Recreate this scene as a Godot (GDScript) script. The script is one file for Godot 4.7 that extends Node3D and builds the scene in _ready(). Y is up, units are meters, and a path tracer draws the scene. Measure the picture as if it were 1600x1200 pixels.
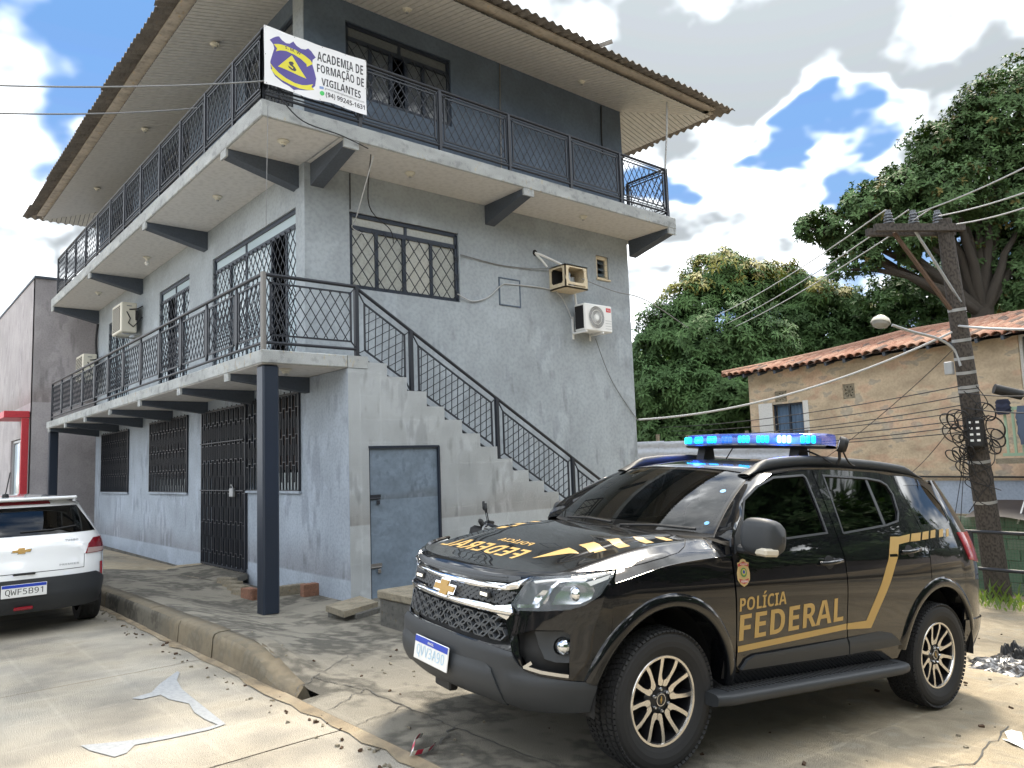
extends Node3D

# ---------------------------------------------------------------- helpers
class MB:
	var v := PackedVector3Array()
	var n := PackedVector3Array()
	var t := PackedVector2Array()
	var half := false

	func tri(a: Vector3, b: Vector3, c: Vector3, na: Vector3, nb: Vector3, nc: Vector3) -> void:
		var g := (c - a).cross(b - a)
		if g.dot(na + nb + nc) < 0.0:
			v.append_array([a, c, b])
			n.append_array([na, nc, nb])
		else:
			v.append_array([a, b, c])
			n.append_array([na, nb, nc])
		var m := (na + nb + nc).abs()
		var from := v.size() - 3
		for i in 3:
			var p := v[from + i]
			if m.y > m.x and m.y > m.z:
				t.append(Vector2(p.x, p.z))
			elif m.x > m.z:
				t.append(Vector2(p.z, -p.y))
			else:
				t.append(Vector2(p.x, -p.y))

	func triuv(a: Vector3, b: Vector3, c: Vector3, na: Vector3, nb: Vector3, nc: Vector3, ta: Vector2, tb: Vector2, tc: Vector2) -> void:
		var g := (c - a).cross(b - a)
		if g.dot(na + nb + nc) < 0.0:
			v.append_array([a, c, b])
			n.append_array([na, nc, nb])
			t.append_array([ta, tc, tb])
		else:
			v.append_array([a, b, c])
			n.append_array([na, nb, nc])
			t.append_array([ta, tb, tc])

	func quad(a: Vector3, b: Vector3, c: Vector3, d: Vector3, out: Vector3) -> void:
		var m := (c - a).cross(b - d).normalized()
		if m.dot(out) < 0.0:
			m = -m
		tri(a, b, c, m, m, m)
		tri(a, c, d, m, m, m)

	func box(c: Vector3, s: Vector3, b := Basis()) -> void:
		for ax in 3:
			var i := Vector3.ZERO
			var j := Vector3.ZERO
			var k := Vector3.ZERO
			i[ax] = s[ax] / 2
			j[(ax + 1) % 3] = s[(ax + 1) % 3] / 2
			k[(ax + 2) % 3] = s[(ax + 2) % 3] / 2
			i = b * i
			j = b * j
			k = b * k
			quad(c + i + j + k, c + i - j + k, c + i - j - k, c + i + j - k, i)
			quad(c - i + j + k, c - i - j + k, c - i - j - k, c - i + j - k, -i)

	func cbox(c: Vector3, s: Vector3, e: float, b := Basis()) -> void:
		var h := s / 2
		var q := func(sx: int, sy: int, sz: int, ax: int) -> Vector3:
			var p := Vector3(sx * h.x, sy * h.y, sz * h.z)
			var sg := Vector3(sx, sy, sz)
			for k in 3:
				if k != ax:
					p[k] -= sg[k] * e
			return c + b * p
		for ax in 3:
			for sg in [-1, 1]:
				var pts := []
				for uv in [[-1, -1], [1, -1], [1, 1], [-1, 1]]:
					var w := [0, 0, 0]
					w[ax] = sg
					w[(ax + 1) % 3] = uv[0]
					w[(ax + 2) % 3] = uv[1]
					pts.append(q.call(w[0], w[1], w[2], ax))
				var o := Vector3.ZERO
				o[ax] = sg
				quad(pts[0], pts[1], pts[2], pts[3], b * o)
		for ax in 3:
			var a1 := (ax + 1) % 3
			var a2 := (ax + 2) % 3
			for s1 in [-1, 1]:
				for s2 in [-1, 1]:
					var w0 := [0, 0, 0]
					w0[ax] = -1
					w0[a1] = s1
					w0[a2] = s2
					var w1 := w0.duplicate()
					w1[ax] = 1
					var o := Vector3.ZERO
					o[a1] = s1
					o[a2] = s2
					quad(q.call(w0[0], w0[1], w0[2], a1), q.call(w1[0], w1[1], w1[2], a1), q.call(w1[0], w1[1], w1[2], a2), q.call(w0[0], w0[1], w0[2], a2), b * o)
		for sx in [-1, 1]:
			for sy in [-1, 1]:
				for sz in [-1, 1]:
					var o := (b * Vector3(sx, sy, sz)).normalized()
					tri(q.call(sx, sy, sz, 0), q.call(sx, sy, sz, 1), q.call(sx, sy, sz, 2), o, o, o)

	func bar(a: Vector3, b: Vector3, w: float, h: float, up := Vector3.UP) -> void:
		var z := (b - a).normalized()
		if absf(z.dot(up)) > 0.99:
			up = Vector3.RIGHT
		var x := up.cross(z).normalized()
		box((a + b) / 2, Vector3(w, h, (b - a).length()), Basis(x, z.cross(x), z))

	func tube(p: Array, r: float, k := 6, close_ends := true, r1 := -1.0) -> void:
		var m := p.size()
		var ring_p := []
		var ring_n := []
		var up := Vector3.UP
		var d0: Vector3 = (p[1] - p[0]).normalized()
		if absf(d0.dot(up)) > 0.9:
			up = Vector3.RIGHT
		var x := up.cross(d0).normalized()
		for i in m:
			var d: Vector3 = ((p[mini(i + 1, m - 1)] - p[maxi(i - 1, 0)]) as Vector3).normalized()
			x = (x - d * x.dot(d)).normalized()
			var y := d.cross(x)
			var rr := r if r1 < 0 else lerpf(r, r1, float(i) / (m - 1))
			var a := []
			var b := []
			for j in k:
				var w := TAU * j / k
				var nn := x * cos(w) + y * sin(w)
				b.append(nn)
				a.append(p[i] + nn * rr)
			ring_p.append(a)
			ring_n.append(b)
		for i in m - 1:
			for j in k:
				var j2 := (j + 1) % k
				tri(ring_p[i][j], ring_p[i + 1][j], ring_p[i + 1][j2], ring_n[i][j], ring_n[i + 1][j], ring_n[i + 1][j2])
				tri(ring_p[i][j], ring_p[i + 1][j2], ring_p[i][j2], ring_n[i][j], ring_n[i + 1][j2], ring_n[i][j2])
		if close_ends:
			for e in [0, m - 1]:
				var o: Vector3 = (p[0] - p[1]) if e == 0 else (p[m - 1] - p[m - 2])
				o = o.normalized()
				for j in k:
					tri(p[e], ring_p[e][j], ring_p[e][(j + 1) % k], o, o, o)

	# profile of (radius, height) turned round an axis; b.y is the axis
	func lathe(prof: Array, k: int, c := Vector3.ZERO, b := Basis(), a0 := 0.0, a1 := TAU) -> void:
		var m := prof.size()
		for i in m - 1:
			var p0: Vector2 = prof[i]
			var p1: Vector2 = prof[i + 1]
			if p0.distance_to(p1) < 1e-6:
				continue
			var e := (p1 - p0).normalized()
			var nn := Vector2(e.y, -e.x)
			for j in k:
				var w0 := lerpf(a0, a1, float(j) / k)
				var w1 := lerpf(a0, a1, float(j + 1) / k)
				var d0 := Vector3(cos(w0), 0, sin(w0))
				var d1 := Vector3(cos(w1), 0, sin(w1))
				var n0 := b * (d0 * nn.x + Vector3.UP * nn.y)
				var n1 := b * (d1 * nn.x + Vector3.UP * nn.y)
				var q00 := c + b * (d0 * p0.x + Vector3.UP * p0.y)
				var q01 := c + b * (d1 * p0.x + Vector3.UP * p0.y)
				var q10 := c + b * (d0 * p1.x + Vector3.UP * p1.y)
				var q11 := c + b * (d1 * p1.x + Vector3.UP * p1.y)
				if p0.x > 1e-5:
					tri(q00, q01, q11, n0, n1, n1)
				if p1.x > 1e-5:
					tri(q00, q11, q10, n0, n1, n0)

	# polygon in the plane (o, ux, uy), pushed out along uz by d
	func prism(poly: PackedVector2Array, o: Vector3, ux: Vector3, uy: Vector3, uz: Vector3, d: float, back := true) -> void:
		var idx := Geometry2D.triangulate_polygon(poly)
		var top := []
		var low := []
		for p in poly:
			low.append(o + ux * p.x + uy * p.y)
			top.append(o + ux * p.x + uy * p.y + uz * d)
		for i in range(0, idx.size(), 3):
			tri(top[idx[i]], top[idx[i + 1]], top[idx[i + 2]], uz, uz, uz)
			if back:
				tri(low[idx[i]], low[idx[i + 1]], low[idx[i + 2]], -uz, -uz, -uz)
		var cw := Geometry2D.is_polygon_clockwise(poly)
		for i in poly.size():
			var j := (i + 1) % poly.size()
			var e := poly[j] - poly[i]
			var o2 := Vector2(e.y, -e.x) * (-1.0 if cw else 1.0)
			quad(low[i], low[j], top[j], top[i], ux * o2.x + uy * o2.y)

	# a polygon of the plane laid on the surface f(Vector2) -> Vector3, cut into cells
	func patch(poly: PackedVector2Array, holes: Array, step: float, f: Callable, ctr: Vector3, off := 0.0, rim := 0.0) -> void:
		var lo := poly[0]
		var hi := poly[0]
		for p in poly:
			lo = lo.min(p)
			hi = hi.max(p)
		var nx := maxi(1, ceili((hi.x - lo.x) / step))
		var ny := maxi(1, ceili((hi.y - lo.y) / step))
		var cell := Vector2((hi.x - lo.x) / nx, (hi.y - lo.y) / ny)
		for i in nx:
			for j in ny:
				var c := lo + Vector2(i * cell.x, j * cell.y)
				var rect := PackedVector2Array([c, c + Vector2(cell.x, 0), c + cell, c + Vector2(0, cell.y)])
				var parts: Array = Geometry2D.intersect_polygons(poly, rect)
				for h in holes:
					var next := []
					for q in parts:
						next.append_array(Geometry2D.clip_polygons(q, h))
					parts = next
				for q: PackedVector2Array in parts:
					var idx := Geometry2D.triangulate_polygon(q)
					var pp := []
					var nn := []
					for w in q:
						var fr := frame(f, w, ctr)
						pp.append(fr[0] + fr[1] * off)
						nn.append(fr[1])
					for k in range(0, idx.size(), 3):
						tri(pp[idx[k]], pp[idx[k + 1]], pp[idx[k + 2]], nn[idx[k]], nn[idx[k + 1]], nn[idx[k + 2]])
		if rim > 0.0:
			var loops := [poly]
			loops.append_array(holes)
			for l: PackedVector2Array in loops:
				for i in l.size():
					var a := l[i]
					var b := l[(i + 1) % l.size()]
					if half and a.x < 0.0005 and b.x < 0.0005:
						continue
					var m := maxi(1, ceili(a.distance_to(b) / step))
					for k in m:
						var u := a.lerp(b, float(k) / m)
						var w := a.lerp(b, float(k + 1) / m)
						var fu := frame(f, u, ctr)
						var fw := frame(f, w, ctr)
						var o: Vector3 = (fw[0] - fu[0]).cross(fu[1])
						quad(fu[0] + fu[1] * off, fw[0] + fw[1] * off, fw[0] + fw[1] * (off - rim), fu[0] + fu[1] * (off - rim), o)

	func frame(f: Callable, w: Vector2, ctr: Vector3) -> Array:
		var e := 0.004
		var p: Vector3 = f.call(w)
		var du: Vector3 = f.call(w + Vector2(e, 0)) - f.call(w - Vector2(e, 0))
		var dv: Vector3 = f.call(w + Vector2(0, e)) - f.call(w - Vector2(0, e))
		var m := du.cross(dv).normalized()
		if m.dot(p - ctr) < 0.0:
			m = -m
		return [p, m]

	# quads between equally long rows of points, smooth
	func loft(rows: Array, closed_rows := false, out_from := Vector3(INF, 0, 0)) -> void:
		var m := rows.size()
		var k: int = rows[0].size()
		var nn := []
		for i in m:
			var l := []
			for j in k:
				var du: Vector3 = rows[mini(i + 1, m - 1)][j] - rows[maxi(i - 1, 0)][j]
				var ja := (j + 1) % k if closed_rows else mini(j + 1, k - 1)
				var jb := (j + k - 1) % k if closed_rows else maxi(j - 1, 0)
				var dv: Vector3 = rows[i][ja] - rows[i][jb]
				l.append(du.cross(dv).normalized())
			nn.append(l)
		if out_from.x != INF:
			var s := 0.0
			for i in m:
				for j in k:
					s += (nn[i][j] as Vector3).dot((rows[i][j] as Vector3) - out_from)
			if s < 0.0:
				for i in m:
					for j in k:
						nn[i][j] = -nn[i][j]
		for i in m - 1:
			for j in (k if closed_rows else k - 1):
				var j2 := (j + 1) % k
				tri(rows[i][j], rows[i + 1][j], rows[i + 1][j2], nn[i][j], nn[i + 1][j], nn[i + 1][j2])
				tri(rows[i][j], rows[i + 1][j2], rows[i][j2], nn[i][j], nn[i + 1][j2], nn[i][j2])

	func mesh() -> ArrayMesh:
		var a := []
		a.resize(Mesh.ARRAY_MAX)
		a[Mesh.ARRAY_VERTEX] = v
		a[Mesh.ARRAY_NORMAL] = n
		a[Mesh.ARRAY_TEX_UV] = t
		a[Mesh.ARRAY_TEX_UV2] = t
		var m := ArrayMesh.new()
		m.add_surface_from_arrays(Mesh.PRIMITIVE_TRIANGLES, a)
		return m

var M := {}
var used := {}
var rng := RandomNumberGenerator.new()

func numbered(s: String) -> String:
	if not used.has(s):
		used[s] = 0
		return s
	used[s] += 1
	return "%s_%03d" % [s, used[s]]

func tag(o: Node, label := "", cat := "", group := "", kind := "") -> void:
	if label:
		o.set_meta("label", label)
	if cat:
		o.set_meta("category", cat)
	if group:
		o.set_meta("group", group)
	if kind:
		o.set_meta("kind", kind)

func thing(called: String, label: String, cat: String, at := Vector3.ZERO, group := "") -> Node3D:
	var o := Node3D.new()
	o.name = numbered(called)
	o.position = at
	add_child(o)
	tag(o, label, cat, group)
	return o

func put(called: String, m, mat: Material, parent: Node = null, label := "") -> MeshInstance3D:
	var o := MeshInstance3D.new()
	o.mesh = m.mesh() if m is MB else m
	o.material_override = mat
	o.cast_shadow = GeometryInstance3D.SHADOW_CASTING_SETTING_ON
	if parent == null:
		o.name = numbered(called)
		add_child(o)
	else:
		o.name = called
		var k := 0
		while parent.has_node(NodePath(o.name)):
			k += 1
			o.name = "%s_%03d" % [called, k]
		parent.add_child(o)
	if label:
		o.set_meta("label", label)
	return o

func sub(called: String, parent: Node, at := Vector3.ZERO) -> Node3D:
	var o := Node3D.new()
	var k := 0
	o.name = called
	while parent.has_node(NodePath(o.name)):
		k += 1
		o.name = "%s_%03d" % [called, k]
	o.position = at
	parent.add_child(o)
	return o

func struct(called: String, m, mat: Material) -> MeshInstance3D:
	var o := put(called, m, mat)
	o.set_meta("kind", "structure")
	return o

func copy(o: Node3D, label: String, at: Vector3) -> Node3D:
	var c: Node3D = o.duplicate()
	c.name = numbered(str(o.name).rstrip("0123456789").trim_suffix("_"))
	add_child(c)
	c.position = at
	c.set_meta("label", label)
	return c

func mat(c: Color, rough := 0.8, metal := 0.0) -> StandardMaterial3D:
	var m := StandardMaterial3D.new()
	m.albedo_color = c
	m.roughness = rough
	m.metallic = metal
	return m

func lin(r: float, g: float, b: float) -> Color:
	return Color(r, g, b).linear_to_srgb()

func noise(sd: int, freq: float, oct := 4, type := FastNoiseLite.TYPE_SIMPLEX_SMOOTH) -> FastNoiseLite:
	var f := FastNoiseLite.new()
	f.seed = sd
	f.noise_type = type
	f.frequency = freq
	f.fractal_octaves = oct
	f.fractal_type = FastNoiseLite.FRACTAL_FBM
	return f

func nbytes(sd: int, w: int, h: int, freq: float, oct := 4, type := FastNoiseLite.TYPE_SIMPLEX_SMOOTH) -> PackedByteArray:
	var im := noise(sd, freq, oct, type).get_seamless_image(w, h, false, false, 0.12)
	im.convert(Image.FORMAT_L8)
	return im.get_data()

func tex_of(im: Image) -> ImageTexture:
	im.generate_mipmaps()
	return ImageTexture.create_from_image(im)

func bytes_tex(d: PackedByteArray, w: int, h: int) -> ImageTexture:
	return tex_of(Image.create_from_data(w, h, false, Image.FORMAT_RGB8, d))

func ss(a: float, b: float, x: float) -> float:
	var t := clampf((x - a) / (b - a), 0.0, 1.0)
	return t * t * (3.0 - 2.0 * t)

func V2(a: Array) -> PackedVector2Array:
	var p := PackedVector2Array()
	for i in range(0, a.size(), 2):
		p.append(Vector2(a[i], a[i + 1]))
	return p

func table(t: PackedVector2Array, x: float) -> float:
	if x <= t[0].x:
		return t[0].y
	for i in range(1, t.size()):
		if x <= t[i].x:
			return lerpf(t[i - 1].y, t[i].y, (x - t[i - 1].x) / (t[i].x - t[i - 1].x))
	return t[t.size() - 1].y

# smooth curve through a table of points (monotone enough for car lines)
func curve(t: PackedVector2Array, x: float) -> float:
	var m := t.size()
	if x <= t[0].x:
		return t[0].y + (t[1].y - t[0].y) / (t[1].x - t[0].x) * (x - t[0].x)
	if x >= t[m - 1].x:
		return t[m - 1].y + (t[m - 1].y - t[m - 2].y) / (t[m - 1].x - t[m - 2].x) * (x - t[m - 1].x)
	var i := 0
	while x > t[i + 1].x:
		i += 1
	var a := t[i]
	var b := t[i + 1]
	var h := b.x - a.x
	var s := (b.y - a.y) / h
	var ma := s
	var mb := s
	if i > 0:
		var s0 := (a.y - t[i - 1].y) / (a.x - t[i - 1].x)
		ma = (s + s0) / 2 if s * s0 > 0 else 0.0
	if i < m - 2:
		var s1 := (t[i + 2].y - b.y) / (t[i + 2].x - b.x)
		mb = (s + s1) / 2 if s * s1 > 0 else 0.0
	var u := (x - a.x) / h
	return (2 * u * u * u - 3 * u * u + 1) * a.y + (u * u * u - 2 * u * u + u) * h * ma + (-2 * u * u * u + 3 * u * u) * b.y + (u * u * u - u * u) * h * mb

func hang(a: Vector3, b: Vector3, sag: float, k := 14) -> Array:
	var p := []
	for i in k + 1:
		var u := float(i) / k
		p.append(a.lerp(b, u) - Vector3(0, 4 * sag * u * (1 - u), 0))
	return p

func lettering(txt: String, font_name: String, bold := true) -> PackedVector2Array:
	# triangles of the glyph faces; height of a capital about 1
	var sf := SystemFont.new()
	sf.font_names = PackedStringArray([font_name])
	if bold:
		sf.font_weight = 700
	var tm := TextMesh.new()
	tm.text = txt
	tm.font = sf
	tm.font_size = 64
	tm.pixel_size = 1.0 / 46.0
	tm.depth = 0.02
	tm.curve_step = 1.0
	var a := tm.get_mesh_arrays()
	var vv: PackedVector3Array = a[Mesh.ARRAY_VERTEX]
	var nn: PackedVector3Array = a[Mesh.ARRAY_NORMAL]
	var ii: PackedInt32Array = a[Mesh.ARRAY_INDEX] if a[Mesh.ARRAY_INDEX] != null else PackedInt32Array(range(vv.size()))
	var out := PackedVector2Array()
	for k in range(0, ii.size(), 3):
		if nn[ii[k]].z > 0.5:
			for q in 3:
				out.append(Vector2(vv[ii[k + q]].x, vv[ii[k + q]].y))
	return out

# lays lettering into the rectangle (r) of surface f; stretches it to fill; mirrored when wide < 0
func write_on(mb: MB, txt: String, font_name: String, r: Rect2, f: Callable, ctr: Vector3, off: float, mirror := false, step := 0.5, slant := 0.0, bold := true) -> void:
	var t := lettering(txt, font_name, bold)
	if t.is_empty():
		return
	var lo := t[0]
	var hi := t[0]
	for p in t:
		lo = lo.min(p)
		hi = hi.max(p)
	var q := PackedVector2Array()
	for p in t:
		var u := (p - lo) / (hi - lo)
		if mirror:
			u.x = 1.0 - u.x
		u.x += slant * u.y
		q.append(r.position + u * r.size)
	for k in range(0, q.size(), 3):
		mb.patch(PackedVector2Array([q[k], q[k + 1], q[k + 2]]), [], step, f, ctr, off)

# ---------------------------------------------------------------- camera, sky, sun
const EYE := Vector3(-4.66837, 1.6, 9.76332)

func make_camera_and_light() -> void:
	var cam := Camera3D.new()
	cam.name = "camera"
	cam.position = EYE
	cam.rotation = Vector3(0.1036, -0.7098, -0.0364)
	cam.fov = 53.354
	cam.near = 0.05
	cam.far = 3000.0
	add_child(cam)
	var env := Environment.new()
	env.background_mode = Environment.BG_SKY
	var sky := Sky.new()
	var pm := PanoramaSkyMaterial.new()
	pm.panorama = sky_picture(cam.basis)
	pm.energy_multiplier = 2.5
	sky.sky_material = pm
	env.sky = sky
	env.background_energy_multiplier = 1.0
	env.tonemap_mode = Environment.TONE_MAPPER_LINEAR
	env.tonemap_exposure = 3.7
	env.sdfgi_enabled = true
	env.ssao_enabled = true
	env.ssil_enabled = true
	var we := WorldEnvironment.new()
	we.name = "world_environment"
	we.environment = env
	add_child(we)
	var sun := DirectionalLight3D.new()
	sun.name = "sun"
	sun.light_energy = 0.6
	sun.light_color = Color(1.0, 0.95, 0.87)
	sun.light_angular_distance = 11.0
	sun.shadow_enabled = true
	add_child(sun)
	sun.look_at_from_position(Vector3.ZERO, -SUN, Vector3.UP)

const SUN := Vector3(0.52, 0.82, -0.24)

func sky_picture(cb: Basis) -> ImageTexture:
	var w := 2560
	var h := 1280
	var d := PackedByteArray()
	d.resize(w * h * 3)
	# clouds seen in the photograph: where (as a view angle), how wide, how much more (or less) cloud
	var spots := [[60, 60, 8, 0.45, -0.1], [330, 70, 5, 0.22, 0.3], [235, 170, 5.5, -0.75, 0], [130, 262, 3.2, 0.5, 0.5], [25, 200, 3.0, -0.5, 0], [60, 350, 7, 0.45, 0.0], [20, 300, 3, 0.2, 0.3], [40, 450, 8, 0.35, -0.2], [215, 70, 4, -0.45, 0], [90, 160, 3, -0.3, 0.2], [110, 235, 2.0, 0.1, 0.5],
		[960, 40, 7, 0.5, -0.55], [1100, 80, 8, 0.5, -0.60], [1270, 130, 5, 0.5, -0.5], [1440, 25, 6, 0.5, 0.5], [1530, 140, 7, 0.55, -0.62], [1400, 130, 4, 0.2, -0.45], [1110, 262, 2.9, -1.5, 0], [1060, 250, 2.0, -0.6, 0], [1285, 215, 2.3, -1.5, 0], [1235, 238, 1.6, -0.7, 0.2], [1370, 190, 2.0, -1.2, 0], [1175, 190, 2.6, 0.35, 0.7], [1160, 340, 4, 0.5, 0.6], [1060, 440, 6, 0.35, -0.25], [1300, 310, 4.0, 0.45, 0.4], [1185, 308, 1.3, -0.3, -0.5]]
	var sd := []
	for s in spots:
		sd.append((cb * Vector3((s[0] - 800.0) / 1194.15, -(s[1] - 600.0) / 1194.15, -1)).normalized())
	var fwd := -cb.z
	var n1 := noise(11, 1.1, 6)
	var n2 := noise(29, 4.0, 5)
	var big := noise(5, 0.22, 2)
	var sun := SUN.normalized()
	var i := 0
	for y in h:
		var el := (0.5 - (y + 0.5) / h) * PI
		var ey := sin(el)
		var ex := cos(el)
		if ey < -0.02:
			for x in w:
				d[i] = 176
				d[i + 1] = 172
				d[i + 2] = 164
				i += 3
			continue
		for x in w:
			var az := (x + 0.5) / w * TAU
			var dir := Vector3(sin(az) * ex, ey, -cos(az) * ex)
			var p := dir / (maxf(ey, 0.0) + 0.28) * 1.35
			var a := n1.get_noise_3dv(p)
			var b := n2.get_noise_3dv(p)
			var cov := 0.10 + 0.35 * big.get_noise_3dv(p) + 0.24 * ss(0.72, 0.45, dir.dot(fwd))
			var glow := 0.0
			if dir.dot(fwd) > 0.6:
				var wob := (dir + Vector3(n2.get_noise_3dv(p * 0.35 + Vector3(7, 0, 0)), n2.get_noise_3dv(p * 0.35 + Vector3(0, 9, 0)), n2.get_noise_3dv(p * 0.35 + Vector3(0, 0, 5))) * 0.13 + Vector3(b, a, -b) * 0.022).normalized()
				for k in sd.size():
					var c := wob.dot(sd[k])
					if c > 0.94:
						var wd: float = spots[k][2] * 0.0174533
						var g2 := exp(-2.0 * (1.0 - c) / (wd * wd))
						cov += spots[k][3] * g2
						glow += spots[k][4] * g2
			var den := a * 0.9 + b * 0.28 + cov * 0.8
			var al := ss(-0.10, 0.34, den)
			var thick := ss(0.10, 0.62, den + b * 0.30)
			# lit rim on the side of the sun
			var a2 := n1.get_noise_3dv(p + sun * 0.10)
			var lit := clampf(0.46 + (a - a2) * 2.8 + 0.55 * b + glow, 0.0, 1.0)
			var bright := lerpf(0.28, 0.068 * pow(11.5, lit), thick)
			bright *= 1.0 + 0.35 * ss(0.75, 1.0, dir.dot(sun))
			var hz := pow(1.0 - clampf(ey, 0.0, 1.0), 3.0)
			var blue := Vector3(0.020, 0.046, 0.098).lerp(Vector3(0.055, 0.078, 0.11), hz)
			var cl := Vector3(0.96, 0.985, 1.0).lerp(Vector3(0.86, 0.94, 1.0), thick * (1.0 - lit)) * bright
			var c3 := blue.lerp(cl, al)
			var g := Color(c3.x, c3.y, c3.z).linear_to_srgb()
			d[i] = mini(255, int(g.r * 255.0))
			d[i + 1] = mini(255, int(g.g * 255.0))
			d[i + 2] = mini(255, int(g.b * 255.0))
			i += 3
	return ImageTexture.create_from_image(Image.create_from_data(w, h, false, Image.FORMAT_RGB8, d))

# ---------------------------------------------------------------- materials
func big_map(w: int, h: int, f: Callable) -> ImageTexture:
	var d := PackedByteArray()
	d.resize(w * h * 3)
	var i := 0
	for y in h:
		for x in w:
			var c: Vector3 = f.call(x, y)
			d[i] = clampi(int(c.x * 255.0), 0, 255)
			d[i + 1] = clampi(int(c.y * 255.0), 0, 255)
			d[i + 2] = clampi(int(c.z * 255.0), 0, 255)
			i += 3
	return bytes_tex(d, w, h)

func surfaced(col: Color, fine: Texture2D, fine_m: float, relief: Texture2D, relief_cm: float, big: Texture2D = null, big_m := Vector2(8, 8), big_off := Vector2.ZERO, rough := 0.9) -> StandardMaterial3D:
	var m := mat(col, rough)
	m.albedo_texture = fine
	m.uv1_scale = Vector3(1 / fine_m, 1 / fine_m, 1)
	if relief:
		m.heightmap_enabled = true
		m.heightmap_texture = relief
		m.heightmap_scale = relief_cm
	if big:
		m.detail_enabled = true
		m.detail_albedo = big
		m.detail_blend_mode = BaseMaterial3D.BLEND_MODE_MUL
		m.detail_uv_layer = BaseMaterial3D.DETAIL_UV_2
		m.uv2_scale = Vector3(1 / big_m.x, 1 / big_m.y, 1)
		m.uv2_offset = Vector3(big_off.x, big_off.y, 0)
	return m

func gray_tex(d: PackedByteArray, w: int, h: int, lo: float, hi: float) -> ImageTexture:
	var o := PackedByteArray()
	o.resize(w * h)
	for i in w * h:
		o[i] = clampi(int(255.0 * lerpf(lo, hi, d[i] / 255.0)), 0, 255)
	return tex_of(Image.create_from_data(w, h, false, Image.FORMAT_L8, o))

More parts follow.
